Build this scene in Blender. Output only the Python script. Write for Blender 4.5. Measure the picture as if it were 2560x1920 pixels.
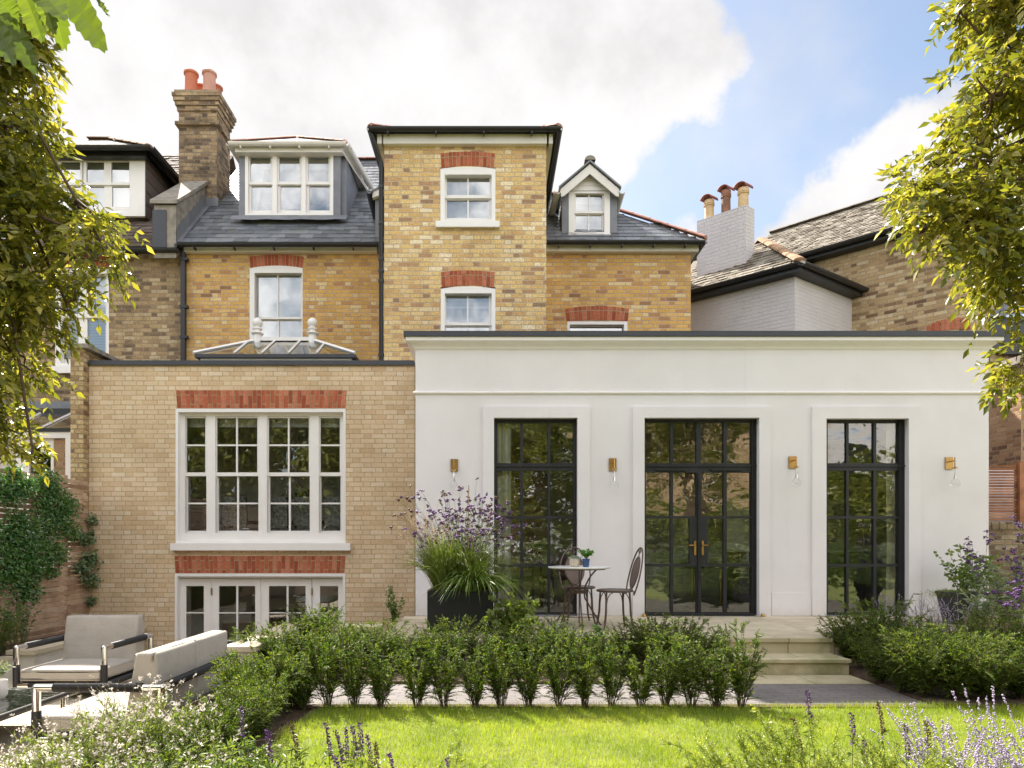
import bpy, math, random
import numpy as np
from mathutils import Vector, Matrix
R = math.radians
random.seed(11)
rng = np.random.default_rng(7)
for o in list(bpy.data.objects):
    bpy.data.objects.remove(o)
scene = bpy.context.scene
COL = scene.collection

# ------------------------------------------------------------------ camera, sky, sun, exposure
EYE = 0.98                      # eye height above the terrace (z = 0); lens 24 mm shift lens
F, VX, VY = 1707.0, 1230.0, 1362.0
cam_d = bpy.data.cameras.new("camera")
cam_d.lens = 24; cam_d.sensor_width = 36
cam_d.shift_x = (1280 - VX) / 2560; cam_d.shift_y = (VY - 960) / 2560
cam_d.clip_start = 0.05; cam_d.clip_end = 600
cam = bpy.data.objects.new("camera", cam_d); COL.objects.link(cam)
cam.location = (0, 0, EYE); cam.rotation_euler = (R(90), 0, 0)
scene.camera = cam

SUN = Vector((-0.42, 0.55, 0.80)).normalized()
SUN_EL = math.asin(SUN.z); SUN_AZ = math.atan2(SUN.x, SUN.y)
sun_d = bpy.data.lights.new("sun", 'SUN'); sun_d.energy = 4.4; sun_d.angle = R(0.55); sun_d.color = (1.0, 0.94, 0.84)
sun = bpy.data.objects.new("sun", sun_d); COL.objects.link(sun)
sun.rotation_euler = SUN.to_track_quat('Z', 'Y').to_euler()
scene.view_settings.view_transform = 'Standard'; scene.view_settings.look = 'None'
scene.view_settings.gamma = 1; scene.view_settings.exposure = 1.52
scene.render.engine = 'CYCLES'
scene.cycles.use_denoising = True
scene.cycles.max_bounces = 8; scene.cycles.transparent_max_bounces = 12
scene.cycles.caustics_reflective = False; scene.cycles.caustics_refractive = False
scene.cycles.sample_clamp_indirect = 8

class NT:
    """small node helper"""
    def __init__(s, tree): s.t = tree; s.n = tree.nodes; s.l = tree.links
    def new(s, typ, **kw):
        n = s.n.new(typ)
        for k, v in kw.items():
            if k.startswith('i_'): n.inputs[k[2:].replace('_', ' ')].default_value = v
            else: setattr(n, k, v)
        return n
    def put(s, sock, v):
        if hasattr(v, 'default_value') or hasattr(v, 'is_linked'): s.l.new(v, sock)
        elif v is not None: sock.default_value = v
    def m(s, op, a, b=None, c=None):
        n = s.n.new('ShaderNodeMath'); n.operation = op
        s.put(n.inputs[0], a); s.put(n.inputs[1], b)
        if c is not None: s.put(n.inputs[2], c)
        return n.outputs[0]
    def vm(s, op, a, b=None, out=0):
        n = s.n.new('ShaderNodeVectorMath'); n.operation = op
        s.put(n.inputs[0], a); s.put(n.inputs[1], b)
        return n.outputs[out]
    def sm(s, x, lo, hi, a=0.0, b=1.0):
        n = s.n.new('ShaderNodeMapRange'); n.interpolation_type = 'SMOOTHSTEP'
        s.put(n.inputs[0], x); n.inputs[1].default_value = lo; n.inputs[2].default_value = hi
        n.inputs[3].default_value = a; n.inputs[4].default_value = b
        return n.outputs[0]
    def mix(s, fac, a, b, typ='RGBA', blend='MIX'):
        n = s.n.new('ShaderNodeMix'); n.data_type = typ
        if typ == 'RGBA': n.blend_type = blend; ia, ib, o = 6, 7, 2
        else: ia, ib, o = 2, 3, 0
        s.put(n.inputs[0], fac); s.put(n.inputs[ia], a); s.put(n.inputs[ib], b)
        return n.outputs[o]
    def noise(s, vec, scale, detail=3.0, rough=0.55, out=0):
        n = s.n.new('ShaderNodeTexNoise'); n.inputs['Scale'].default_value = scale
        n.inputs['Detail'].default_value = detail; n.inputs['Roughness'].default_value = rough
        if vec is not None: s.l.new(vec, n.inputs['Vector'])
        return n.outputs[out]
    def ramp(s, fac, stops, interp='LINEAR'):
        n = s.n.new('ShaderNodeValToRGB'); n.color_ramp.interpolation = interp
        e = n.color_ramp.elements
        while len(e) < len(stops): e.new(0.5)
        for k, (p, c) in enumerate(stops):
            e[k].position = p; e[k].color = (c[0], c[1], c[2], 1)
        s.put(n.inputs[0], fac)
        return n.outputs[0]

def rgba(c): return (c[0], c[1], c[2], 1.0)

# world: Nishita sky with procedural clouds laid on the sphere of directions
w = bpy.data.worlds.new("World"); scene.world = w; w.use_nodes = True
W_ = NT(w.node_tree); W_.n.clear()
out = W_.new('ShaderNodeOutputWorld'); bg = W_.new('ShaderNodeBackground')
sky = W_.new('ShaderNodeTexSky'); sky.sky_type = 'NISHITA'; sky.sun_disc = False
sky.sun_elevation = SUN_EL; sky.sun_rotation = SUN_AZ
sky.air_density = 1.0; sky.dust_density = 1.6; sky.ozone_density = 1.0
tc = W_.new('ShaderNodeTexCoord'); d = tc.outputs['Generated']
n1 = W_.noise(d, 3.2, 9, 0.60); n2 = W_.noise(d, 14.0, 6, 0.6); n3 = W_.noise(d, 2.2, 4, 0.5)
def sdir(px, py):
    v = Vector(((px - VX) / F, 1, (VY - py) / F)); return v.normalized()
blobs = [(-300, 200, .70), (500, 100, .50), (900, 120, .34), (1220, 60, .25), (1500, 110, .14), (1300, 300, .11), (1700, 165, .085), (1100, 380, .16), (1580, 190, .10),
         (1440, 270, .08), (2120, 620, .11), (2080, 540, .075), (2160, 440, .065), (2240, 400, .075), (2330, 400, .08), (1985, 650, .07), (1725, 590, .035), (2500, 480, .12)]
acc = None
for (px, py, r) in blobs:
    dist = W_.vm('DISTANCE', d, tuple(sdir(px, py)), out=1)
    v = W_.m('MULTIPLY', W_.m('SUBTRACT', 1.0, W_.m('DIVIDE', dist, r)), r * 6)
    acc = v if acc is None else W_.m('MAXIMUM', acc, v)
dens = W_.m('ADD', acc, W_.m('MULTIPLY', W_.m('SUBTRACT', n1, 0.5), 0.62))
dens = W_.m('ADD', dens, W_.m('MULTIPLY', W_.m('SUBTRACT', n2, 0.5), 0.55))
m1 = W_.sm(dens, 0.0, 0.16)
thin = W_.m('MULTIPLY', W_.sm(W_.m('ADD', n3, W_.m('MULTIPLY', W_.m('SUBTRACT', n1, .5), .5)), 0.42, 0.68), 0.60)                    # thin high cloud, also behind the camera
sepy = W_.new('ShaderNodeSeparateXYZ'); W_.l.new(d, sepy.inputs[0])
back = W_.sm(sepy.outputs[1], 0.25, -0.25)                              # behind the viewer: broken cloud
back = W_.m('MULTIPLY', back, W_.sm(n1, 0.42, 0.56))
high = W_.m('MULTIPLY', W_.sm(sepy.outputs[2], 0.55, 0.8), W_.sm(n1, 0.40, 0.60))
cm = W_.m('MAXIMUM', W_.m('MAXIMUM', m1, thin), W_.m('MAXIMUM', back, high))
shade = W_.sm(W_.noise(d, 5.0, 6, 0.6), 0.32, 0.62, 0.285, 0.355)
cloud = W_.mix(1.0, (1.0, 0.985, 0.985, 1), W_.m('MULTIPLY', shade, W_.sm(sepy.outputs[1], 0.3, -0.3, 1.0, 2.8)), blend='MULTIPLY')
skyc = W_.mix(1.0, sky.outputs[0], (0.088, 0.083, 0.076, 1), blend='MULTIPLY')
W_.l.new(W_.mix(cm, skyc, cloud), bg.inputs[0]); bg.inputs[1].default_value = 1.0
W_.l.new(bg.outputs[0], out.inputs[0])

# ------------------------------------------------------------------ materials
def mat(name):
    m = bpy.data.materials.new(name); m.use_nodes = True
    t = NT(m.node_tree); b = m.node_tree.nodes['Principled BSDF']
    return m, t, b

def plain(name, col, rough=0.6, metal=0.0, var=0.08, scale=6.0, bump=0.0, bscale=80.0, spec=0.5, grime=0.0):
    m, t, b = mat(name)
    g = t.new('ShaderNodeTexCoord').outputs['Object']
    n = t.noise(g, scale, 5)
    f = t.sm(n, 0.25, 0.75, 1 - var, 1 + var)
    c = t.mix(1.0, rgba(col), f, blend='MULTIPLY')
    if grime:
        c = t.mix(t.m('MULTIPLY', t.sm(t.noise(g, 2.3, 7, 0.65), 0.5, 0.75), grime), c, (0.10, 0.09, 0.06, 1))
    t.put(b.inputs['Base Color'], c)
    t.put(b.inputs['Roughness'], t.sm(n, 0.2, 0.8, max(0.02, rough - 0.06), min(1, rough + 0.06)))
    b.inputs['Metallic'].default_value = metal
    b.inputs['Specular IOR Level'].default_value = spec
    if bump:
        bm = t.new('ShaderNodeBump', i_Strength=bump, i_Distance=0.004)
        t.put(bm.inputs['Height'], t.noise(g, bscale, 4)); t.put(b.inputs['Normal'], bm.outputs[0])
    return m

def brick(name, stops, mortar, mw=0.010, h=0.075, per=0.34, rough=0.85, soot=0.0, wob=0.006, bump=0.6, blotch=0.25, painted=None, sootcol=(0.03, 0.028, 0.025), mortvar=0.15):
    m, t, b = mat(name)
    uv = t.new('ShaderNodeTexCoord').outputs['UV']
    wn = t.noise(uv, 9.0, 3, 0.6, out=1)
    wv = t.vm('SCALE', t.vm('SUBTRACT', wn, (0.5, 0.5, 0.5)), None)
    wv.node.inputs['Scale'].default_value = wob * 2.2
    uvw = t.vm('ADD', uv, wv)
    sp = t.new('ShaderNodeSeparateXYZ'); t.l.new(uvw, sp.inputs[0])
    u, v = sp.outputs[0], sp.outputs[1]
    vr = t.m('DIVIDE', v, h); row = t.m('FLOOR', vr); fv = t.m('FRACT', vr)
    wr = t.new('ShaderNodeTexWhiteNoise', noise_dimensions='1D'); t.put(wr.inputs['W'], row)
    us = t.m('ADD', t.m('DIVIDE', u, per), t.m('ADD', t.m('MULTIPLY', t.m('FLOORED_MODULO', row, 2.0), 0.5), t.m('MULTIPLY', wr.outputs[0], 0.12)))
    cell = t.m('FLOOR', us); fu = t.m('FRACT', us)
    hd = t.m('GREATER_THAN', fu, 0.6667)
    a = t.m('MULTIPLY', t.m('SUBTRACT', fu, t.m('MULTIPLY', hd, 0.6667)), per)
    wd = t.m('SUBTRACT', per * 0.6667, t.m('MULTIPLY', hd, per / 3))
    du = t.m('MINIMUM', a, t.m('SUBTRACT', wd, a))
    dv = t.m('MULTIPLY', t.m('MINIMUM', fv, t.m('SUBTRACT', 1.0, fv)), h)
    dd = t.m('MINIMUM', du, dv)
    mask = t.sm(dd, mw * 0.5 - 0.0025, mw * 0.5 + 0.0035)
    cv = t.new('ShaderNodeCombineXYZ'); t.put(cv.inputs[0], t.m('ADD', t.m('MULTIPLY', cell, 2.0), hd)); t.put(cv.inputs[1], row)
    wn2 = t.new('ShaderNodeTexWhiteNoise', noise_dimensions='2D'); t.l.new(cv.outputs[0], wn2.inputs['Vector'])
    # regional drift so that patches of wall differ
    drift = t.m('MULTIPLY', t.m('SUBTRACT', t.noise(uv, 0.45, 3), 0.5), 0.24)
    rnd = t.m('ADD', wn2.outputs[0], drift)
    bc = t.ramp(rnd, stops)
    inner = t.noise(uvw, 38.0, 5, 0.7)
    f = t.sm(inner, 0.25, 0.75, 1 - blotch, 1 + blotch)
    bc = t.mix(1.0, bc, f, blend='MULTIPLY')
    # dark inclusions and burnt ends
    pit = t.sm(t.noise(uvw, 60.0, 2, 0.5), 0.66, 0.74, 0, 0.55)
    bc = t.mix(pit, bc, (0.06, 0.04, 0.03, 1))
    mc = t.mix(1.0, rgba(mortar), t.sm(t.noise(uv, 5.0, 4), 0.3, 0.7, 1 - mortvar, 1 + mortvar), blend='MULTIPLY')
    c = t.mix(mask, mc, bc)
    c = t.mix(1.0, c, t.sm(t.noise(uv, .9, 6, .65), .25, .75, .86, 1.12), blend='MULTIPLY')
    if soot:
        sf = t.m('MULTIPLY', t.sm(t.noise(uv, 1.6, 6, 0.7), 0.45, 0.68), soot)
        c = t.mix(sf, c, rgba(sootcol))
    if painted:
        pf = t.sm(t.noise(uv, 1.2, 5, 0.6), 0.3, 0.7, 0.93, 1.04)
        c = t.mix(1.0, rgba(painted), pf, blend='MULTIPLY')
        c = t.mix(t.m('MULTIPLY', t.m('SUBTRACT', 1.0, mask), 0.12), c, (painted[0] * .6, painted[1] * .6, painted[2] * .6, 1))
    t.put(b.inputs['Base Color'], c); b.inputs['Roughness'].default_value = rough
    b.inputs['Specular IOR Level'].default_value = 0.25
    hgt = t.m('ADD', mask, t.m('MULTIPLY', inner, 0.6))
    hgt = t.m('ADD', hgt, t.m('MULTIPLY', wn2.outputs[0], 0.35))
    bm = t.new('ShaderNodeBump', i_Strength=bump, i_Distance=0.006)
    t.put(bm.inputs['Height'], hgt); t.put(b.inputs['Normal'], bm.outputs[0])
    return m

def island(name, stops, rough=0.6, spec=0.4, noise=0.2, nscale=12.0, lichen=None, bump=0.3, rv=0.1):
    m, t, b = mat(name)
    gi = t.new('ShaderNodeNewGeometry'); ri = gi.outputs['Random Per Island']
    ob = t.new('ShaderNodeTexCoord').outputs['Object']
    n = t.noise(ob, nscale, 5, 0.6)
    c = t.mix(1.0, t.ramp(ri, stops), t.sm(n, 0.25, 0.75, 1 - noise, 1 + noise), blend='MULTIPLY')
    if lichen:
        c = t.mix(t.m('MULTIPLY', t.sm(t.noise(ob, lichen[1], 7, 0.7), 0.52, 0.64), lichen[2]), c, rgba(lichen[0]))
    t.put(b.inputs['Base Color'], c)
    t.put(b.inputs['Roughness'], t.sm(n, 0.2, 0.8, rough - rv, rough + rv)); b.inputs['Specular IOR Level'].default_value = spec
    bm = t.new('ShaderNodeBump', i_Strength=bump, i_Distance=0.003)
    t.put(bm.inputs['Height'], t.noise(ob, nscale * 5, 4)); t.put(b.inputs['Normal'], bm.outputs[0])
    return m

def leaf(name, stops, trans=0.45, rough=0.42, spec=0.45, tcol=None, wn=.25, nsc=3.0):
    m, t, b = mat(name); t.n.remove(b)
    gi = t.new('ShaderNodeNewGeometry'); ri = gi.outputs['Random Per Island']
    ob = t.new('ShaderNodeTexCoord').outputs['Object']
    n = t.noise(ob, nsc, 4)
    rr = t.m('ADD', t.m('MULTIPLY', ri, 1 - wn), t.m('MULTIPLY', t.sm(n, 0.3, 0.7), wn))
    c = t.ramp(rr, stops)
    pb = t.new('ShaderNodeBsdfPrincipled'); t.put(pb.inputs['Base Color'], c)
    pb.inputs['Roughness'].default_value = rough; pb.inputs['Specular IOR Level'].default_value = spec
    tr = t.new('ShaderNodeBsdfTranslucent')
    tc_ = t.mix(1.0, c, rgba(tcol or (1.35, 1.45, 0.55)), blend='MULTIPLY')
    t.put(tr.inputs[0], tc_)
    mx = t.new('ShaderNodeMixShader'); mx.inputs[0].default_value = trans
    t.l.new(pb.outputs[0], mx.inputs[1]); t.l.new(tr.outputs[0], mx.inputs[2])
    o = [x for x in t.n if x.type == 'OUTPUT_MATERIAL'][0]; t.l.new(mx.outputs[0], o.inputs[0])
    return m

def glass(name, refl=0.16, tint=(0.92, 0.95, 0.94), wave=0.0, wscale=1.5, rough=0.0, fres=1.0):
    m, t, b = mat(name); t.n.remove(b)
    tr = t.new('ShaderNodeBsdfTransparent'); tr.inputs[0].default_value = rgba(tint)
    gl = t.new('ShaderNodeBsdfGlossy'); gl.inputs['Roughness'].default_value = rough
    gl.inputs[0].default_value = (0.95, 0.96, 0.96, 1)
    fr = t.new('ShaderNodeFresnel'); fr.inputs[0].default_value = 1.5
    fac = t.m('ADD', t.m('MULTIPLY', fr.outputs[0], fres), refl - 0.04)
    if wave:
        ob = t.new('ShaderNodeTexCoord').outputs['Object']
        mp = t.new('ShaderNodeMapping'); t.l.new(ob, mp.inputs[0]); mp.inputs['Scale'].default_value = (1, 1, 1.5)
        bm = t.new('ShaderNodeBump', i_Strength=1.0, i_Distance=wave)
        h = t.m('ADD', t.noise(mp.outputs[0], wscale, 1.5, 0.4), t.m('MULTIPLY', t.noise(mp.outputs[0], wscale * 4, 1, 0.4), 0.10))
        t.put(bm.inputs['Height'], h)
        t.l.new(bm.outputs[0], gl.inputs['Normal'])
    mx = t.new('ShaderNodeMixShader'); t.put(mx.inputs[0], fac)
    t.l.new(tr.outputs[0], mx.inputs[1]); t.l.new(gl.outputs[0], mx.inputs[2])
    o = [x for x in t.n if x.type == 'OUTPUT_MATERIAL'][0]; t.l.new(mx.outputs[0], o.inputs[0])
    return m

M = {}
ST_y = [(0.0, (.26, .145, .08)), (.04, (.39, .21, .10)), (.11, (.47, .28, .11)), (.28, (.53, .32, .10)), (.6, (.58, .365, .115)), (.82, (.57, .38, .16)), (.97, (.62, .49, .28))]
ST_y = [(p, (min(1, c[0] * 1.16), c[1] * 1.12, c[2] * 1.05)) for p, c in ST_y]
M['brick_main'] = brick('main_yellow_brick', ST_y, (.44, .34, .27), mw=.012)
ST_t = [(0.0, (.26, .17, .11)), (.05, (.40, .24, .13)), (.14, (.52, .33, .15)), (.4, (.60, .42, .185)), (.65, (.64, .47, .215)), (.85, (.63, .48, .27)), (.97, (.70, .60, .42))]
ST_t = [(p, (c[0] * 1.14, c[1] * 1.12, c[2] * 1.08)) for p, c in ST_t]
M['brick_tower'] = brick('tower_yellow_brick', ST_t, (.50, .39, .27), mw=.014, wob=.010, blotch=.32)
ST_n = [(0.0, (.58, .41, .25)), (.25, (.63, .465, .305)), (.5, (.66, .50, .335)), (.8, (.68, .525, .36)), (1.0, (.71, .58, .43))]
M['brick_new'] = brick('new_pale_brick', ST_n, (.47, .355, .19), mw=.0115, per=.342, h=.0757, wob=.005, blotch=.10, bump=.4)
ST_o = [(0.0, (.16, .11, .07)), (.2, (.26, .17, .10)), (.45, (.36, .245, .13)), (.7, (.42, .30, .16)), (1.0, (.50, .39, .25))]
M['brick_old'] = brick('sooty_old_brick', ST_o, (.28, .22, .15), mw=.013, wob=.010, soot=.30, blotch=.35)
M['brick_pier'] = brick('pier_stock_brick', [(0, (.2, .11, .06)), (.3, (.40, .27, .14)), (.7, (.50, .36, .18)), (1, (.56, .45, .27))], (.30, .23, .14), mw=.018, wob=.016, blotch=.35, bump=1.0)
M['brick_chim'] = brick('chimney_sooty_brick', [(0, (.13, .09, .06)), (.3, (.24, .16, .10)), (.6, (.36, .25, .14)), (1, (.44, .32, .19))], (.27, .22, .16), mw=.013, wob=.012, soot=.65, blotch=.4, bump=1.0)
M['brick_side'] = brick('side_wing_brick', [(0, (.16, .09, .05)), (.25, (.40, .26, .13)), (.7, (.52, .37, .2)), (1, (.58, .45, .28))], (.33, .28, .2), mw=.012, wob=.008, soot=.12)
M['brick_garden'] = brick('garden_old_brick', [(0, (.07, .05, .04)), (.3, (.20, .13, .08)), (.7, (.30, .21, .12)), (1, (.38, .30, .2))], (.25, .22, .15), mw=.016, wob=.014, soot=.5, sootcol=(.07, .065, .04), blotch=.4, bump=1.0)
M['brick_redbrown'] = brick('red_brown_brick', [(0, (.16, .08, .05)), (.4, (.34, .19, .10)), (1, (.42, .26, .15))], (.30, .25, .19), mw=.012, wob=.008)
M['brick_white'] = brick('painted_brick', ST_y, (.7, .7, .7), painted=(.60, .565, .565), wob=.014, bump=.9)
M['brick_far'] = brick('far_garden_brick', [(0, (.34, .20, .11)), (.5, (.60, .40, .22)), (1, (.70, .52, .32))], (.3, .25, .2))
M['red_arch'] = island('red_gauged_brick', [(0, (.30, .075, .04)), (.5, (.42, .12, .06)), (1, (.52, .20, .12))], rough=.85, spec=.2, noise=.25, nscale=25)
M['arch_joint'] = plain('lime_joint', (.42, .33, .2), .9)
M['white'] = plain('white_gloss_paint', (.84, .81, .785), .38, var=.02, spec=.45)
M['white_wall'] = plain('white_render', (.80, .768, .785), .88, var=.035, scale=1.1, bump=.35, bscale=160, spec=.2)
def weather(m):
    t = NT(m.node_tree); b = m.node_tree.nodes['Principled BSDF']; src = b.inputs['Base Color'].links[0].from_socket
    g = t.new('ShaderNodeNewGeometry').outputs['Position']; mp = t.new('ShaderNodeMapping'); t.l.new(g, mp.inputs[0]); mp.inputs['Scale'].default_value = (7, 7, .35)
    st = t.sm(t.noise(mp.outputs[0], 1.0, 6, .65), .52, .82, 0, .11)                    # rain streaks
    sp = t.new('ShaderNodeSeparateXYZ'); t.l.new(g, sp.inputs[0])
    splash = t.m('MULTIPLY', t.sm(t.m('ADD', sp.outputs[2], t.m('MULTIPLY', t.noise(g, 5.0, 6, .7), .35)), .42, .14), .22)   # mud splash at the foot
    cloudy = t.sm(t.noise(g, .8, 5, .6), .40, .75, 0, .10)
    c = t.mix(t.m('MAXIMUM', t.m('MAXIMUM', st, splash), cloudy), src, (.40, .35, .28, 1))
    t.l.new(c, b.inputs['Base Color'])
weather(M['white_wall'])
M['fascia'] = plain('cream_fascia_paint', (.74, .71, .65), .5, var=.03)
M['black'] = plain('black_iron', (.018, .018, .02), .42, var=.2)
M['steel'] = plain('black_steel_frame', (.018, .019, .023), .45, var=.2, spec=.45)
M['coping'] = plain('dark_grey_coping', (.045, .048, .058), .5, var=.12)
M['lead'] = plain('lead_sheet', (.19, .195, .215), .55, var=.16, scale=4, bump=.4, bscale=20, metal=.15)
M['slate'] = island('blue_grey_slate', [(0, (.10, .105, .12)), (.5, (.15, .16, .18)), (1, (.21, .22, .24))], rough=.36, spec=.5, noise=.18, nscale=10, lichen=((.15, .17, .09), 3.0, .30))
M['tile_old'] = island('old_brown_tile', [(0, (.075, .055, .045)), (.5, (.14, .105, .09)), (1, (.20, .16, .14))], rough=.85, spec=.2, noise=.3, lichen=((.10, .085, .04), 4.0, .7))
M['tile_side'] = island('weathered_roof_tile', [(0, (.13, .105, .08)), (.5, (.21, .18, .145)), (1, (.29, .26, .21))], rough=.85, spec=.2, noise=.3, lichen=((.32, .30, .25), 5.0, .4))
M['terracotta'] = plain('terracotta', (.50, .16, .085), .75, var=.18, scale=5, grime=.25)
M['terra_pale'] = plain('terracotta_pale', (.58, .30, .22), .75, var=.15, scale=4, grime=.15)
M['buff'] = plain('buff_pot', (.60, .42, .22), .7, var=.18, scale=8, grime=.25)
M['buff_dark'] = plain('burnt_pot', (.25, .12, .07), .75, var=.3, scale=8, grime=.5)
M['hip'] = plain('hip_tile_pink', (.50, .25, .19), .8, var=.2, scale=7, grime=.15)
M['hip_brown'] = plain('hip_tile_brown', (.36, .22, .13), .85, var=.3, scale=7, grime=.4)
M['stone'] = plain('cream_stone', (.60, .52, .38), .75, var=.10, scale=2.5, bump=.2, spec=.3, grime=.10)
M['stone_grey'] = plain('weathered_stone', (.27, .24, .20), .9, var=.3, scale=7, grime=.5, bump=.6)
M['soil'] = plain('soil', (.085, .055, .035), .95, var=.5, scale=18, bump=1.0, bscale=40)
M['wall_white'] = plain('white_garden_wall', (.68, .65, .58), .85, var=.06, grime=.12)
M['wood_fence'] = island('weathered_cedar', [(0, (.30, .19, .125)), (.5, (.42, .28, .19)), (1, (.52, .38, .27))], rough=.8, spec=.2, noise=.28, nscale=5)
M['wood_red'] = island('warm_cedar', [(0, (.22, .09, .05)), (.5, (.33, .15, .08)), (1, (.42, .22, .13))], rough=.75, spec=.2, noise=.35, nscale=5)
M['fabric'] = None
M['chrome'] = plain('polished_nickel', (.78, .76, .72), .07, metal=1.0, var=.02)
M['brass'] = plain('aged_brass', (.50, .31, .11), .32, metal=1.0, var=.15)
M['bronze'] = plain('bronze_paint', (.085, .052, .036), .38, var=.3, scale=14, spec=.6)
M['mesh_brown'] = plain('woven_brown_panel', (.15, .105, .09), .6, var=.2)
M['marble'] = plain('white_marble', (.80, .79, .77), .25, var=.05)
M['blue_pot'] = plain('blue_glaze', (.035, .085, .22), .2, var=.15, scale=20)
M['cream_pot'] = plain('cream_textured_pot', (.62, .53, .43), .7, var=.2, scale=40, bump=1.0, bscale=60)
M['planter'] = plain('black_planter', (.012, .012, .014), .55, var=.2)
M['planter_grey'] = plain('charcoal_planter', (.03, .03, .032), .55, var=.3)
M['curtain'] = plain('linen_curtain', (.88, .84, .75), .9, var=.06)
M['blind'] = plain('pale_blind', (.66, .66, .63), .85, var=.03)
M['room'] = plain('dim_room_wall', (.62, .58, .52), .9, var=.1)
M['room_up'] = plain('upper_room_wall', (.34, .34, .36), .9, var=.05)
M['navy'] = plain('dark_cabinet', (.02, .023, .03), .5)
M['wood_dark'] = plain('dark_wood', (.09, .04, .02), .4, var=.3, scale=9)
M['floor_in'] = plain('indoor_floor', (.22, .17, .12), .5)
M['patterned'] = plain('patterned_fabric', (.28, .27, .28), .9, var=.6, scale=28)
M['glass_up'] = glass('upper_window_glass', .34, wave=.0015, wscale=1.2)
M['glass_new'] = glass('garden_window_glass', .15, wave=.0012, wscale=1.6)
M['glass_door'] = glass('wavy_steel_door_glass', .20, wave=.008, wscale=2.4)
M['glass_roof'] = glass('rooflight_glass', .30, tint=(.9, .95, .95))
M['glass_bulb'] = glass('clear_bulb_glass', .09, tint=(.95, .95, .95), fres=.25)
M['glass_table'] = glass('textured_table_glass', .30, tint=(.55, .62, .62), wave=.012, wscale=14)
M['wrap'] = None
def fabric_mat():
    m, t, b = mat('greige_woven_fabric')
    ob = t.new('ShaderNodeTexCoord').outputs['Object']
    n = t.noise(ob, 260.0, 2, 0.6); n2_ = t.noise(ob, 5.0, 4)
    c = t.mix(1.0, t.ramp(n, [(0.3, (.34, .31, .27)), (.7, (.58, .53, .47))]), t.sm(n2_, .3, .7, .94, 1.05), blend='MULTIPLY')
    t.put(b.inputs['Base Color'], c); b.inputs['Roughness'].default_value = .95; b.inputs['Specular IOR Level'].default_value = .15
    bm = t.new('ShaderNodeBump', i_Strength=.6, i_Distance=.012); mw = t.new('ShaderNodeMapping'); t.l.new(ob, mw.inputs[0]); mw.inputs['Scale'].default_value = (1.0, 1.0, 2.2); t.put(bm.inputs['Height'], t.m('ADD', t.m('MULTIPLY', n, .12), t.noise(mw.outputs[0], 5.5, 3, .5))); t.put(b.inputs['Normal'], bm.outputs[0])
    return m
M['fabric'] = fabric_mat()
def wrap_mat():
    m, t, b = mat('black_leather_wrap')
    b.inputs['Base Color'].default_value = (.014, .012, .012, 1); b.inputs['Roughness'].default_value = .42
    return m
M['wrap'] = wrap_mat()
def paving_mat(name, cols, joint, sx, sy, jw, spec=.3, rough=.75, moss=0.0, bond=0.5):
    m, t, b = mat(name)
    ob = t.new('ShaderNodeTexCoord').outputs['Object']
    br = t.new('ShaderNodeTexBrick'); t.l.new(ob, br.inputs['Vector'])
    br.offset = bond; br.inputs['Scale'].default_value = 1.0
    br.inputs['Color1'].default_value = rgba(cols[0]); br.inputs['Color2'].default_value = rgba(cols[1]); br.inputs['Mortar'].default_value = rgba(joint)
    br.inputs['Mortar Size'].default_value = jw; br.inputs['Mortar Smooth'].default_value = .1
    br.inputs['Brick Width'].default_value = sx; br.inputs['Row Height'].default_value = sy
    c = t.mix(1.0, br.outputs[0], t.sm(t.noise(ob, 3.0, 7, .65), .25, .75, .84, 1.12), blend='MULTIPLY')
    if moss: c = t.mix(t.m('MULTIPLY', t.sm(t.noise(ob, 2.0, 7, .7), .48, .68), moss), c, (.20, .21, .08, 1))
    t.put(b.inputs['Base Color'], c); b.inputs['Roughness'].default_value = rough; b.inputs['Specular IOR Level'].default_value = spec
    bm = t.new('ShaderNodeBump', i_Strength=.4, i_Distance=.004)
    t.put(bm.inputs['Height'], t.m('SUBTRACT', t.m('MULTIPLY', t.noise(ob, 20, 4), .3), br.outputs[1])); t.put(b.inputs['Normal'], bm.outputs[0])
    return m
M['paving'] = paving_mat('cream_porcelain_paving', ((.66, .58, .45), (.58, .50, .38)), (.30, .25, .18), 1.1, .6, .006)
M['terrace'] = paving_mat('terrace_stone_paving', ((.60, .52, .38), (.54, .46, .33)), (.25, .21, .14), 1.2, .6, .006, moss=.25)
M['pavers'] = paving_mat('dark_clay_pavers', ((.19, .17, .165), (.225, .20, .195)), (.14, .125, .12), .2, .065, .006)
M['step'] = paving_mat('mossy_step_stone', ((.55, .48, .32), (.50, .43, .29)), (.18, .16, .08), 1.0, 2.0, .005, moss=.6)
M['lawn'] = plain('lawn_soil_green', (.15, .17, .04), .95, var=.35, scale=9, bump=1, bscale=50)
M['ground'] = plain('ground_earth', (.13, .11, .07), .95, var=.3, scale=1)
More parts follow.
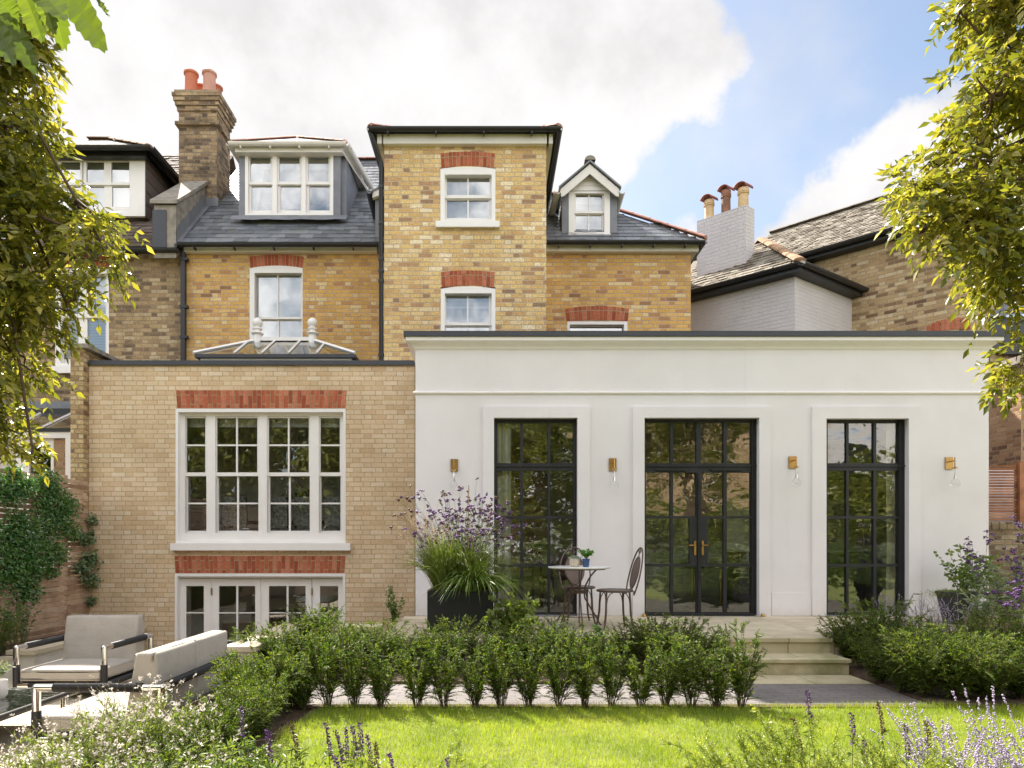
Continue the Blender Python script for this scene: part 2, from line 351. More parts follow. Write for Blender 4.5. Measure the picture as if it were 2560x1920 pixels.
# greens
G = {}
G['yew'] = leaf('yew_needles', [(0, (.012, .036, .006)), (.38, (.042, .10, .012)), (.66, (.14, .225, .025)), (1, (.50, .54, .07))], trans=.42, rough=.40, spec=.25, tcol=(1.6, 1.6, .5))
G['tree'] = leaf('tree_leaf', [(0, (.09, .115, .025)), (.35, (.19, .21, .035)), (.75, (.36, .34, .07)), (1, (.55, .48, .16))], trans=.50, rough=.33, spec=.7, tcol=(1.35, 1.3, .5))
G['tree_far'] = leaf('far_tree_leaf', [(0, (.08, .11, .02)), (.5, (.17, .20, .035)), (1, (.34, .32, .07))], trans=.3)
G['big'] = leaf('chestnut_leaf', [(0, (.09, .13, .025)), (1, (.17, .21, .04))], trans=.5, rough=.45)
G['grass'] = leaf('lawn_blade', [(0, (.17, .26, .03)), (.4, (.31, .42, .04)), (.85, (.46, .53, .075)), (1, (.60, .54, .20))], trans=.45, rough=.55, spec=.2, wn=.5, nsc=2.2, tcol=(1.25, 1.2, .5))
G['reed'] = leaf('ornamental_grass_blade', [(0, (.05, .085, .02)), (.5, (.11, .15, .035)), (1, (.27, .27, .08))], trans=.4, rough=.4)
G['jasmine'] = leaf('jasmine_leaf', [(0, (.035, .11, .028)), (.6, (.085, .20, .045)), (1, (.22, .34, .09))], trans=.3, rough=.3, spec=.6)
G['ivy'] = leaf('variegated_ivy_leaf', [(0, (.06, .11, .05)), (.5, (.13, .19, .09)), (1, (.42, .46, .28))], trans=.3)
G['lime'] = leaf('lime_leaf', [(0, (.14, .20, .05)), (1, (.29, .33, .10))], trans=.45)
G['herb'] = leaf('herb_leaf', [(0, (.07, .13, .03)), (.6, (.15, .22, .05)), (1, (.32, .36, .11))], trans=.4)
G['grey'] = leaf('grey_green_leaf', [(0, (.16, .20, .13)), (1, (.34, .38, .28))], trans=.35)
G['succ'] = leaf('succulent_leaf', [(0, (.24, .33, .28)), (1, (.42, .50, .44))], trans=.15)
G['stem'] = leaf('green_stem', [(0, (.10, .14, .04)), (1, (.20, .22, .09))], trans=.1)
G['stem_tan'] = leaf('tan_stem', [(0, (.30, .22, .12)), (1, (.45, .33, .2))], trans=.2)
G['bark'] = plain('bark', (.10, .065, .045), .9, var=.4, scale=20, bump=1)
G['purple'] = leaf('purple_flower', [(0, (.06, .02, .08)), (.5, (.14, .055, .20)), (1, (.32, .17, .45))], trans=.15, tcol=(1.2, 1, 1.2))
G['brownhead'] = leaf('seed_head', [(0, (.08, .035, .025)), (1, (.19, .09, .07))], trans=.15, tcol=(1, 1, 1))
G['lav'] = leaf('lavender_flower', [(0, (.46, .37, .55)), (1, (.76, .67, .82))], trans=.3, tcol=(1.1, 1, 1.2))
G['pinkw'] = leaf('white_pink_flower', [(0, (.74, .66, .60)), (1, (.90, .86, .82))], trans=.35, tcol=(1, .97, .95))
G['plume'] = leaf('grass_plume', [(0, (.42, .30, .20)), (1, (.62, .48, .36))], trans=.5, tcol=(1.1, 1, .85))

# ------------------------------------------------------------------ geometry helpers
def Wp(px, py, D):
    return Vector(((px - VX) * D / F, D, EYE - (py - VY) * D / F))
def X(px, D): return (px - VX) * D / F
def Z(py, D): return EYE - (py - VY) * D / F

class MB:
    def __init__(s): s.v = []; s.f = []; s.uv = []; s.mi = []; s.cur = 0
    def quad(s, pts, uv=None):
        k = len(s.v); s.v.extend([tuple(p) for p in pts]); s.f.append(tuple(range(k, k + len(pts))))
        s.uv.append(uv or [(0.0, 0.0)] * len(pts)); s.mi.append(s.cur)
    def box(s, a, b):
        x0, y0, z0 = [min(p, q) for p, q in zip(a, b)]; x1, y1, z1 = [max(p, q) for p, q in zip(a, b)]
        s.quad([(x0, y0, z0), (x1, y0, z0), (x1, y0, z1), (x0, y0, z1)], [(x0, z0), (x1, z0), (x1, z1), (x0, z1)])
        s.quad([(x1, y1, z0), (x0, y1, z0), (x0, y1, z1), (x1, y1, z1)], [(x1, z0), (x0, z0), (x0, z1), (x1, z1)])
        s.quad([(x0, y1, z0), (x0, y0, z0), (x0, y0, z1), (x0, y1, z1)], [(y1, z0), (y0, z0), (y0, z1), (y1, z1)])
        s.quad([(x1, y0, z0), (x1, y1, z0), (x1, y1, z1), (x1, y0, z1)], [(y0, z0), (y1, z0), (y1, z1), (y0, z1)])
        s.quad([(x0, y0, z1), (x1, y0, z1), (x1, y1, z1), (x0, y1, z1)], [(x0, y0), (x1, y0), (x1, y1), (x0, y1)])
        s.quad([(x0, y1, z0), (x1, y1, z0), (x1, y0, z0), (x0, y0, z0)], [(x0, y1), (x1, y1), (x1, y0), (x0, y0)])
        return s
    def pbox(s, px0, py0, px1, py1, D, back):
        """box whose front face at depth D covers the given photo rectangle"""
        a = Wp(px0, py1, D); b = Wp(px1, py0, D); return s.box((a.x, D, a.z), (b.x, D + back, b.z))
    def prism(s, poly, y0, y1):
        """poly: (x,z) counterclockwise seen from -y"""
        n = len(poly)
        s.quad([(x, y0, z) for x, z in poly], [(x, z) for x, z in poly])
        s.quad([(x, y1, z) for x, z in reversed(poly)], [(x, z) for x, z in reversed(poly)])
        for k in range(n):
            (xa, za), (xb, zb) = poly[k], poly[(k + 1) % n]
            s.quad([(xa, y0, za), (xa, y1, za), (xb, y1, zb), (xb, y0, zb)], [(y0, za), (y1, za), (y1, zb), (y0, zb)])
        return s
    def wallseg(s, p0, p1, z0, z1, u0=0.0):
        L = math.hypot(p1[0] - p0[0], p1[1] - p0[1])
        s.quad([(p0[0], p0[1], z0), (p1[0], p1[1], z0), (p1[0], p1[1], z1), (p0[0], p0[1], z1)], [(u0, z0), (u0 + L, z0), (u0 + L, z1), (u0, z1)])
    def plate(s, rect, holes, y, th):
        """front plate in world x/z at depth y with rectangular holes and their reveals. rect=(x0,z0,x1,z1)"""
        xs = sorted({rect[0], rect[2]} | {h[0] for h in holes} | {h[2] for h in holes})
        zs = sorted({rect[1], rect[3]} | {h[1] for h in holes} | {h[3] for h in holes})
        xs = [x for x in xs if rect[0] <= x <= rect[2]]; zs = [z for z in zs if rect[1] <= z <= rect[3]]
        for i in range(len(xs) - 1):
            for j in range(len(zs) - 1):
                cx, cz = (xs[i] + xs[i + 1]) / 2, (zs[j] + zs[j + 1]) / 2
                if any(h[0] < cx < h[2] and h[1] < cz < h[3] for h in holes): continue
                a, b, c, e = xs[i], xs[i + 1], zs[j], zs[j + 1]
                s.quad([(a, y, c), (b, y, c), (b, y, e), (a, y, e)], [(a, c), (b, c), (b, e), (a, e)])
                s.quad([(b, y + th, c), (a, y + th, c), (a, y + th, e), (b, y + th, e)], [(b, c), (a, c), (a, e), (b, e)])
        def ring(h, inward):
            x0, z0, x1, z1 = h; q = [((x0, z0), (x1, z0)), ((x1, z0), (x1, z1)), ((x1, z1), (x0, z1)), ((x0, z1), (x0, z0))]
            for (a, b) in q:
                if inward: a, b = b, a
                hz = abs(a[1] - b[1]) < 1e-6
                uvq = [(a[0], a[1]), (b[0], b[1]), (b[0], b[1] + th), (a[0], a[1] + th)] if hz else [(y, a[1]), (y, b[1]), (y + th, b[1]), (y + th, a[1])]
                s.quad([(a[0], y + th, a[1]), (b[0], y + th, b[1]), (b[0], y, b[1]), (a[0], y, a[1])][::-1] if False else [(a[0], y, a[1]), (a[0], y + th, a[1]), (b[0], y + th, b[1]), (b[0], y, b[1])], uvq)
        ring(rect, False)
        for h in holes: ring((max(h[0], rect[0]), max(h[1], rect[1]), min(h[2], rect[2]), min(h[3], rect[3])), True)
        return s
    def pplate(s, prect, pholes, D, th):
        def cv(r): a = Wp(r[0], r[3], D); b = Wp(r[2], r[1], D); return (a.x, a.z, b.x, b.z)
        return s.plate(cv(prect), [cv(h) for h in pholes], D, th)
    def tube(s, pts, r, n=8, r2=None, caps=True):
        pts = [Vector(p) for p in pts]; m = len(pts); k0 = len(s.v); prev = None
        for i, p in enumerate(pts):
            t = (pts[min(i + 1, m - 1)] - pts[max(i - 1, 0)]).normalized()
            if prev is None:
                a = Vector((0, 0, 1)) if abs(t.z) < .9 else Vector((1, 0, 0)); u = t.cross(a).normalized()
            else: u = (prev - t * prev.dot(t)).normalized()
            prev = u; v = t.cross(u)
            rr = r if r2 is None else r + (r2 - r) * i / (m - 1)
            if isinstance(r, (list, tuple)): rr = r[i]
            for k in range(n):
                an = 2 * math.pi * k / n; q = p + (u * math.cos(an) + v * math.sin(an)) * rr; s.v.append(tuple(q))
        for i in range(m - 1):
            for k in range(n):
                a = k0 + i * n + k; b = k0 + i * n + (k + 1) % n
                s.f.append((a, b, b + n, a + n)); s.uv.append([(0, 0)] * 4); s.mi.append(s.cur)
        if caps:
            s.f.append(tuple(k0 + k for k in reversed(range(n)))); s.uv.append([(0, 0)] * n); s.mi.append(s.cur)
            s.f.append(tuple(k0 + (m - 1) * n + k for k in range(n))); s.uv.append([(0, 0)] * n); s.mi.append(s.cur)
        return s
    def lathe(s, c, prof, n=20):
        """prof: (radius, z) from bottom to top"""
        k0 = len(s.v); m = len(prof)
        for (r, z) in prof:
            for k in range(n):
                an = 2 * math.pi * k / n; s.v.append((c[0] + r * math.cos(an), c[1] + r * math.sin(an), c[2] + z))
        for i in range(m - 1):
            for k in range(n):
                a = k0 + i * n + k; b = k0 + i * n + (k + 1) % n
                s.f.append((a, b, b + n, a + n)); s.uv.append([(0, 0)] * 4); s.mi.append(s.cur)
        s.f.append(tuple(k0 + k for k in reversed(range(n)))); s.uv.append([(0, 0)] * n); s.mi.append(s.cur)
        s.f.append(tuple(k0 + (m - 1) * n + k for k in range(n))); s.uv.append([(0, 0)] * n); s.mi.append(s.cur)
        return s

def meta(o, label=None, cat=None, group=None, kind=None):
    if label: o['label'] = label
    if cat: o['category'] = cat
    if group: o['group'] = group
    if kind: o['kind'] = kind
    return o
WLOC = {}
def thing(name, label, cat, loc=(0, 0, 0), group=None):
    o = bpy.data.objects.new(name, None); COL.objects.link(o); o.location = loc; o.empty_display_size = .2
    WLOC[o.name] = Vector(loc); return meta(o, label, cat, group)

def mk(name, mb, m, parent=None, smooth=False, local=False, bevel=0.0, label=None):
    me = bpy.data.meshes.new(name)
    off = Vector((0, 0, 0)) if (parent is None or local) else WLOC.get(parent.name, Vector((0, 0, 0)))
    vs = [(x - off.x, y - off.y, z - off.z) for x, y, z in mb.v] if off.length > 0 else mb.v
    me.from_pydata(vs, [], mb.f)
    if any(u != (0.0, 0.0) for q in mb.uv[:3] for u in q) or any(max(map(abs, q[0])) > 0 for q in mb.uv[:50]):
        uvl = me.uv_layers.new(name='uv'); uvl.data.foreach_set('uv', [c for q in mb.uv for u in q for c in u])
    for mm in (m if isinstance(m, (list, tuple)) else [m]): me.materials.append(mm)
    if isinstance(m, (list, tuple)): me.polygons.foreach_set('material_index', mb.mi)
    if smooth: me.polygons.foreach_set('use_smooth', [True] * len(me.polygons))
    me.update()
    o = bpy.data.objects.new(name, me); COL.objects.link(o)
    if parent is not None: o.parent = parent; WLOC[o.name] = WLOC.get(parent.name, Vector((0, 0, 0)))
    if bevel:
        b = o.modifiers.new('bevel', 'BEVEL'); b.width = bevel; b.segments = 2; b.limit_method = 'ANGLE'
    if smooth:
        try:
            me.set_sharp_from_angle(angle=R(40))
        except Exception: pass
    if label: o['label'] = label
    return o

def copy_tree(o, parent=None):
    c = o.copy(); COL.objects.link(c); c.parent = parent
    if parent is not None: c.matrix_parent_inverse = o.matrix_parent_inverse.copy()
    for ch in list(o.children): copy_tree(ch, c)
    return c

def npmesh(name, V, Fq, m, parent=None, nper=3, smooth=False, local=False):
    """V (n,3) numpy, Fq (k,nper) int"""
    me = bpy.data.meshes.new(name)
    if parent is not None and not local:
        V = V - np.array(WLOC.get(parent.name, Vector((0, 0, 0))))
    me.vertices.add(len(V)); me.vertices.foreach_set('co', np.ascontiguousarray(V, dtype=np.float32).ravel())
    k = len(Fq); me.loops.add(k * nper); me.loops.foreach_set('vertex_index', np.ascontiguousarray(Fq, dtype=np.int32).ravel())
    me.polygons.add(k); me.polygons.foreach_set('loop_start', np.arange(0, k * nper, nper, dtype=np.int32))
    me.update(calc_edges=True); me.validate()
    if smooth: me.polygons.foreach_set('use_smooth', np.ones(len(me.polygons), dtype=bool))
    me.materials.append(m)
    o = bpy.data.objects.new(name, me); COL.objects.link(o)
    if parent is not None: o.parent = parent; WLOC[o.name] = WLOC.get(parent.name, Vector((0, 0, 0)))
    return o

def nrm(a): return a / np.maximum(np.linalg.norm(a, axis=-1, keepdims=True), 1e-9)
def leaves(P, Dr, L, Wd, fold=.25, N=None, droop=0.0):
    """n leaves as folded 4-point blades -> V, F (2 triangles each)"""
    P = np.asarray(P, float); Dr = nrm(np.asarray(Dr, float)); n = len(P)
    L = np.broadcast_to(np.asarray(L, float), (n,))[:, None]; Wd = np.broadcast_to(np.asarray(Wd, float), (n,))[:, None]
    if N is None: N = rng.normal(size=(n, 3)) + np.array([0, 0, 0.8])
    S = nrm(np.cross(Dr, N)); U = nrm(np.cross(S, Dr))
    mid = P + Dr * L * .45
    tip = P + Dr * L - U * L * droop
    l = mid + S * Wd * .5 + U * Wd * fold; r = mid - S * Wd * .5 + U * Wd * fold
    V = np.stack([P, l, tip, r], 1).reshape(-1, 3)
    b = np.arange(n)[:, None] * 4
    Fq = np.concatenate([b + np.array([0, 2, 1]), b + np.array([0, 3, 2])], 1).reshape(-1, 3)
    return V, Fq
def join(parts):
    Vs, Fs, o = [], [], 0
    for V, Fq in parts:
        Vs.append(V); Fs.append(Fq + o); o += len(V)
    return np.concatenate(Vs), np.concatenate(Fs)
def ntube(lines, r0, r1=None, n=3):
    """many polylines (k, m, 3) as thin tapering tubes -> V, F(tri)"""
    Lr = np.asarray(lines, float); k, m, _ = Lr.shape
    r1 = r0 if r1 is None else r1
    T = nrm(np.gradient(Lr, axis=1)); a = np.array([.31, .17, .93]); U = nrm(np.cross(T, a)); Vv = np.cross(T, U)
    rr = np.linspace(r0, r1, m)[None, :, None]
    rings = [Lr + (U * math.cos(2 * math.pi * j / n) + Vv * math.sin(2 * math.pi * j / n)) * rr for j in range(n)]
    V = np.stack(rings, 2).reshape(-1, 3)          # k,m,n
    idx = np.arange(k * m * n).reshape(k, m, n)
    A = idx[:, :-1, :]; B = np.roll(idx, -1, axis=2)[:, :-1, :]; C = np.roll(idx, -1, axis=2)[:, 1:, :]; Dd = idx[:, 1:, :]
    Fq = np.concatenate([np.stack([A, B, C], -1).reshape(-1, 3), np.stack([A, C, Dd], -1).reshape(-1, 3)])
    return V, Fq
def balls(P, r, sq=1.0):
    """small octahedral flower heads"""
    P = np.asarray(P, float); n = len(P); r = np.broadcast_to(np.asarray(r, float), (n,))[:, None, None]
    o = np.array([[1, 0, 0], [0, 1, 0], [-1, 0, 0], [0, -1, 0], [0, 0, sq], [0, 0, -sq]], float)
    ang = rng.uniform(0, 3, n); c, s_ = np.cos(ang), np.sin(ang)
    Rm = np.zeros((n, 3, 3)); Rm[:, 0, 0] = c; Rm[:, 0, 1] = -s_; Rm[:, 1, 0] = s_; Rm[:, 1, 1] = c; Rm[:, 2, 2] = 1
    V = (np.einsum('nij,kj->nki', Rm, o) * r + P[:, None, :]).reshape(-1, 3)
    f = np.array([[0, 1, 4], [1, 2, 4], [2, 3, 4], [3, 0, 4], [1, 0, 5], [2, 1, 5], [3, 2, 5], [0, 3, 5]])
    Fq = (np.arange(n)[:, None, None] * 6 + f[None]).reshape(-1, 3)
    return V, Fq
# ================================================================== BUILDINGS
def slates(name, O, u, v, inside, ulen, vlen, m, parent, w=.25, g=.19, th=.009, jit=.003, local=False):
    O, u, v = Vector(O), Vector(u).normalized(), Vector(v).normalized(); n = u.cross(v).normalized()
    if n.z < 0: n = -n
    mb = MB(); rows = int(vlen / g) + 1
    for r in range(rows):
        v0 = r * g; off = (r % 2) * w / 2
        k = -1
        while k * w + off < ulen + w:
            u0 = k * w + off + .002; u1 = u0 + w - .005; k += 1
            if not inside((u0 + u1) / 2, v0 + g / 2): continue
            a, b = max(u0, 0), min(u1, ulen)
            if b - a < .03: continue
            h = th + random.uniform(-jit, jit) + .006; h2 = .004 + random.uniform(0, jit); dv = random.uniform(-.004, .004)
            tl = random.uniform(-jit, jit)
            P = lambda uu, vv, hh: O + u * uu + v * vv + n * hh
            A = P(a, v0 + dv, h + tl); B = P(b, v0 + dv, h - tl); C = P(b, v0 + g + .015, h2); Dd = P(a, v0 + g + .015, h2)
            A0 = P(a, v0 + dv, -.002); B0 = P(b, v0 + dv, -.002)
            k0 = len(mb.v); mb.v.extend([tuple(q) for q in (A, B, C, Dd, A0, B0, P(b, v0 + g, -.003), P(a, v0 + g, -.003))])
            for f in ((0, 1, 2, 3), (4, 5, 1, 0), (1, 5, 6, 2), (4, 0, 3, 7)):
                mb.f.append(tuple(k0 + i for i in f)); mb.uv.append([(0, 0)] * 4); mb.mi.append(0)
    return mk(name, mb, m, parent, local=local)

def arch(parent, x0, x1, top_e, top_c, bot_e, bot_c, D, n, mode='one', splay=.96, red='red_arch', th=.10):
    """segmental or flat arch of separate red bricks on the photo rectangle x0..x1"""
    cx = (x0 + x1) / 2; hw = (x1 - x0) / 2
    def pt(t, s):          # t -1..1 along, s 0 bottom .. 1 top
        tb = t * (splay + (1 - splay) * s)
        yb = bot_e - (bot_e - bot_c) * (1 - t * t); yt = top_e - (top_e - top_c) * (1 - t * t)
        return cx + tb * hw, yb + (yt - yb) * s
    mb = MB()
    def vous(t0, t1, s0, s1, y, back):
        c = [Wp(*pt(t, s), D) for t, s in ((t0, s0), (t1, s0), (t1, s1), (t0, s1))]
        mb.prism([(p.x, p.z) for p in c], D + y, D + back)
    mb.cur = 0
    N = 12
    for i in range(N): vous(-1 + 2 * i / N, -1 + 2 * (i + 1) / N, 0.01, .99, -.0025, th - .003)
    mb.cur = 1; j = .010 * F / D / hw / 2; js = .028
    for i in range(n):
        t0 = -1 + 2 * i / n + j; t1 = -1 + 2 * (i + 1) / n - j
        if mode == 'one': segs = [(0, 1)]
        elif mode == 'two': segs = [(0, .70), (.70, 1)]
        else: segs = [(0, .22), (.22, 1)] if i % 2 else [(0, .74), (.74, 1)]
        for (a, b) in segs:
            z = -.006 - random.uniform(0, .003)
            vous(t0, t1, a + (js if a else .0), b - (js if b < 1 else 0), z, th)
    return mk('brick_arch', mb, [M['arch_joint'], M[red]], parent)

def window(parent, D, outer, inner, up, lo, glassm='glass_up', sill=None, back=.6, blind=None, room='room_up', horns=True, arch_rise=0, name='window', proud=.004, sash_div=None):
    """sliding sash window set in a white lined opening: window frame > pane, sill, blind"""
    mb = MB(); mb.pplate(outer, [inner], D - proud, .13)
    if arch_rise:    # curved white head filling the segmental top
        x0, y0, x1, y1 = outer; n = 12
        for k in range(n):
            ta, tb = -1 + 2 * k / n, -1 + 2 * (k + 1) / n
            ya = y0 - arch_rise * (1 - ta * ta); yb = y0 - arch_rise * (1 - tb * tb)
            c = [Wp((x0 + x1) / 2 + ta * (x1 - x0) / 2, y0, D), Wp((x0 + x1) / 2 + tb * (x1 - x0) / 2, y0, D), Wp((x0 + x1) / 2 + tb * (x1 - x0) / 2, yb, D), Wp((x0 + x1) / 2 + ta * (x1 - x0) / 2, ya, D)]
            mb.prism([(p.x, p.z) for p in c], D - proud, D + .10)
    ymid = sash_div if sash_div else ((up[0][3] + lo[0][1]) / 2 if up and lo else None)
    groups = {}
    D1, D2 = D + .095, D + .135
    ix0, iy0, ix1, iy1 = inner
    if up and lo:
        mb.pplate((ix0 - 2, iy0 - 2, ix1 + 2, ymid + 1.5), up, D1, .04)
        mb.pplate((ix0 - 2, ymid - 2.5, ix1 + 2, iy1 + 2), lo, D2, .04)
    elif up: mb.pplate((ix0 - 2, iy0 - 2, ix1 + 2, iy1 + 2), up, D1, .04)
    wn = mk(name, mb, M['white'], parent)
    g = MB()
    for (rs, DD) in ((up, D1 + .022), (lo, D2 + .022)):
        if not rs: continue
        x0 = min(r[0] for r in rs) - 1; x1 = max(r[2] for r in rs) + 1; y0 = min(r[1] for r in rs) - 1; y1 = max(r[3] for r in rs) + 1
        a, b = Wp(x0, y1, DD), Wp(x1, y0, DD)
        g.quad([(a.x, DD, a.z), (b.x, DD, a.z), (b.x, DD, b.z), (a.x, DD, b.z)])
    mk('pane', g, M[glassm], wn)
    if sill:
        s = MB(); s.pbox(sill[0], sill[1], sill[2], sill[3], D - .07, .16); mk('sill', s, M['white'], wn, bevel=.006)
    if blind:
        b = MB(); DD = D + .21
        for (x0, y0, x1, y1, folds) in blind:
            if folds:
                k = 0; yy = y0
                while yy < y1: b.pbox(x0, yy, x1, min(yy + folds * .86, y1), DD + .004 * (k % 2), .004); yy += folds; k += 1
            else: b.pbox(x0, y0, x1, y1, DD, .012)
        mk('blind', b, M['blind'], wn)
    if back:
        r = MB(); a, c = Wp(outer[0], outer[3], D), Wp(outer[2], outer[1], D)
        x0, x1, z0, z1 = a.x + .02, c.x - .02, a.z + .02, c.z - .02; y0, y1 = D + .19, D + .19 + back
        e = .25
        r.quad([(x0 - e, y1, z0 - e), (x1 + e, y1, z0 - e), (x1 + e, y1, z1 + .1), (x0 - e, y1, z1 + .1)])
        r.quad([(x0 - e, y0, z0 - e), (x0 - e, y1, z0 - e), (x0 - e, y1, z1 + .1), (x0 - e, y0, z1 + .1)])
        r.quad([(x1 + e, y0, z0 - e), (x1 + e, y1, z0 - e), (x1 + e, y1, z1 + .1), (x1 + e, y0, z1 + .1)])
        r.quad([(x0 - e, y0, z0 - e), (x1 + e, y0, z0 - e), (x1 + e, y1, z0 - e), (x0 - e, y1, z0 - e)])
        r.quad([(x0 - e, y0, z1 + .1), (x1 + e, y0, z1 + .1), (x1 + e, y1, z1 + .1), (x0 - e, y1, z1 + .1)])
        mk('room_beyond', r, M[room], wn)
    return wn

def gutter(name, parent, p0, p1, r=.06, m='black', brackets=0, sag=False):
    mb = MB(); p0, p1 = Vector(p0), Vector(p1); t = (p1 - p0).normalized(); side = t.cross(Vector((0, 0, 1))).normalized()
    k0 = len(mb.v); n = 8
    for p in (p0, p1):
        for rr in (r, r * .82):
            for k in range(n + 1):
                an = math.pi + math.pi * k / n; q = p + side * math.cos(an) * rr + Vector((0, 0, 1)) * math.sin(an) * rr; mb.v.append(tuple(q))
    w_ = n + 1
    for k in range(n):
        for layer in (0, w_):
            a = k0 + layer + k; b = a + 2 * w_
            mb.f.append((a, a + 1, b + 1, b)); mb.uv.append([(0, 0)] * 4); mb.mi.append(0)
        for e in (0, 2 * w_):
            a = k0 + e + k; mb.f.append((a, a + 1, a + 1 + w_, a + w_)); mb.uv.append([(0, 0)] * 4); mb.mi.append(0)
    for e in (0, n):
        a = k0 + e; mb.f.append((a, a + w_, a + 3 * w_, a + 2 * w_)); mb.uv.append([(0, 0)] * 4); mb.mi.append(0)
    L = (p1 - p0).length
    for i in range(brackets):
        q = p0 + t * (L * (i + .4) / brackets)
        mb.box((q.x - .012, q.y - .02, q.z - r - .035), (q.x + .012, q.y + r + .03, q.z - r + .01))
    return mk(name, mb, M[m], parent)

def ridge_tiles(name, parent, p0, p1, m, r=.09, L=.32, flat=.5):
    mb = MB(); p0, p1 = Vector(p0), Vector(p1); t = (p1 - p0); n = max(1, int(t.length / L)); d = t.normalized()
    side = d.cross(Vector((0, 0, 1))).normalized(); up = side.cross(d).normalized()
    for i in range(n):
        a = p0 + t * (i / n); b = p0 + t * ((i + 1) / n) + d * .012
        k0 = len(mb.v); q = 7
        for p, rr in ((a, r * 1.05), (b, r * .95)):
            for k in range(q):
                an = math.pi * k / (q - 1); mb.v.append(tuple(p + side * math.cos(an) * rr + up * math.sin(an) * rr * flat))
        for k in range(q - 1): mb.f.append((k0 + k, k0 + k + 1, k0 + q + k + 1, k0 + q + k)); mb.uv.append([(0, 0)] * 4); mb.mi.append(0)
        mb.f.append(tuple(k0 + k for k in range(q))); mb.uv.append([(0, 0)] * q); mb.mi.append(0)
    return mk(name, mb, m, parent)

# ------------------------------------------------------------------ the terraced house
DM, DT = 13.23, 11.40           # main rear wall, projecting tower
H = thing('terraced_house', 'tall yellow brick terraced house with slate roof, dormers and a projecting central tower', 'house', (-2.0, 13.3, -1.6))
xL, xR = X(453, DM), X(1727, DM); zE = Z(612, DM)
mb = MB()
win_l = (624.5, 664, 756, 853)
def cvr(r, D): a = Wp(r[0], r[3], D); b = Wp(r[2], r[1], D); return (a.x, a.z, b.x, b.z)
hl = cvr(win_l, DM); hr = cvr((1419, 803, 1568.5, 960), DM)
mb.plate((xL, -1.6, xR, zE), [hl, hr], DM, .12)
mb.wallseg((xR, DM), (xR, 20), -1.6, zE); mb.wallseg((xL, 20), (xL, DM), -1.6, zE)
mk('main_wall', mb, M['brick_main'], H)
mb = MB(); xa, xb = X(960.5, DT), X(1365.6, DT); zT = Z(345, DT)
t1, t2 = (1101, 418, 1238.5, 551), (1102, 717, 1238.5, 880)
mb.plate((xa, 0, xb, zT), [cvr(t1, DT), cvr(t2, DT)], DT, .12)
mb.wallseg((xb, DT), (xb, 17), 0, zT); mb.wallseg((xa, 17), (xa, DT), 0, zT)
mk('tower_wall', mb, M['brick_tower'], H)
# tower eaves, gutter, roof
mb = MB(); mb.pbox(954.6, 331, 1372, 358.5, DT - .10, .10)
mb.box((xa - .10, DT - .10, Z(358.5, DT - .1)), (xa - .003, 14.2, Z(331, DT - .1))); mb.box((xb + .003, DT - .10, Z(358.5, DT - .1)), (xb + .10, 14.2, Z(331, DT - .1)))
mk('fascia', mb, M['fascia'], H)
mb = MB(); zs = Z(326, DT - .2); mb.box((xa - .14, DT - .14, zs + .0), (xb + .14, 17, zs + .03)); mk('soffit', mb, M['black'], H)
gz = zs - .0
gutter('gutter', H, (xa - .22, DT - .22, gz + .03), (xb + .22, DT - .22, gz + .03), r=.055, brackets=4)
gutter('gutter', H, (xa - .20, DT - .22, gz + .03), (xa - .20, 14.2, gz + .03), r=.055)
gutter('gutter', H, (xb + .20, DT - .22, gz + .03), (xb + .20, 14.2, gz + .03), r=.055)
apx = Vector(((xa + xb) / 2, 13.05, gz + .95)); c1 = Vector((xa - .2, DT - .2, gz + .07)); c2 = Vector((xb + .2, DT - .2, gz + .07)); c3 = Vector((xb + .2, 17, gz + .07)); c4 = Vector((xa - .2, 17, gz + .07)); ap2 = Vector((apx.x, 15.5, apx.z))
mb = MB(); mb.quad([c1, c2, apx]); mb.quad([c2, c3, ap2, apx]); mb.quad([c3, c4, ap2]); mb.quad([c4, c1, apx, ap2]); mk('tower_roof', mb, M['slate'], H)
ridge_tiles('hip_tiles', H, c1, apx, M['hip'], r=.08); ridge_tiles('hip_tiles', H, c2, apx, M['hip'], r=.08)
# windows in the tower
w1 = window(H, DT, (1101, 422, 1238.5, 552), (1112, 436, 1229, 549), [(1117, 440.5, 1168.5, 487.4), (1172, 440.5, 1223.7, 487.4)], [(1117, 500, 1168.5, 545), (1172, 500, 1222, 545)], sill=(1089, 551.5, 1249, 566.5), arch_rise=5, blind=[(1108, 430, 1232, 470, 0), (1108, 470, 1232, 549, 0)], glassm='glass_up')
arch(H, 1101, 1237.6, 384, 379, 421, 414.5, DT, 14, 'two')
w2 = window(H, DT, (1102, 722, 1238.5, 880), (1112, 733, 1229, 876), [(1115.6, 738, 1167.5, 806), (1171, 738, 1222, 806)], [(1115.6, 817, 1167.5, 870), (1171, 817, 1222, 870)], arch_rise=6, blind=[(1108, 728, 1232, 772, 9)])
arch(H, 1102, 1237.6, 681, 676, 719, 713, DT, 13, 'two')
# windows in the main wall
w3 = window(H, DM, (624, 670, 756.5, 856), (636, 682, 755, 853), [(638.6, 687, 692.5, 792), (696, 687, 751.5, 792)], [(646, 801, 694, 849), (697.5, 801, 752, 849)], arch_rise=6, blind=[(630, 680, 760, 852, 3.2)], sash_div=796)
arch(H, 623.5, 760, 642, 637, 670, 664, DM, 15, 'one')
w4 = window(H, DM, (1418.6, 803.5, 1568.8, 960), (1424, 811, 1560, 955), [(1425, 817, 1556.6, 945)], [], blind=None)
arch(H, 1412.5, 1573, 772, 765, 803, 800, DM, 15, 'two')
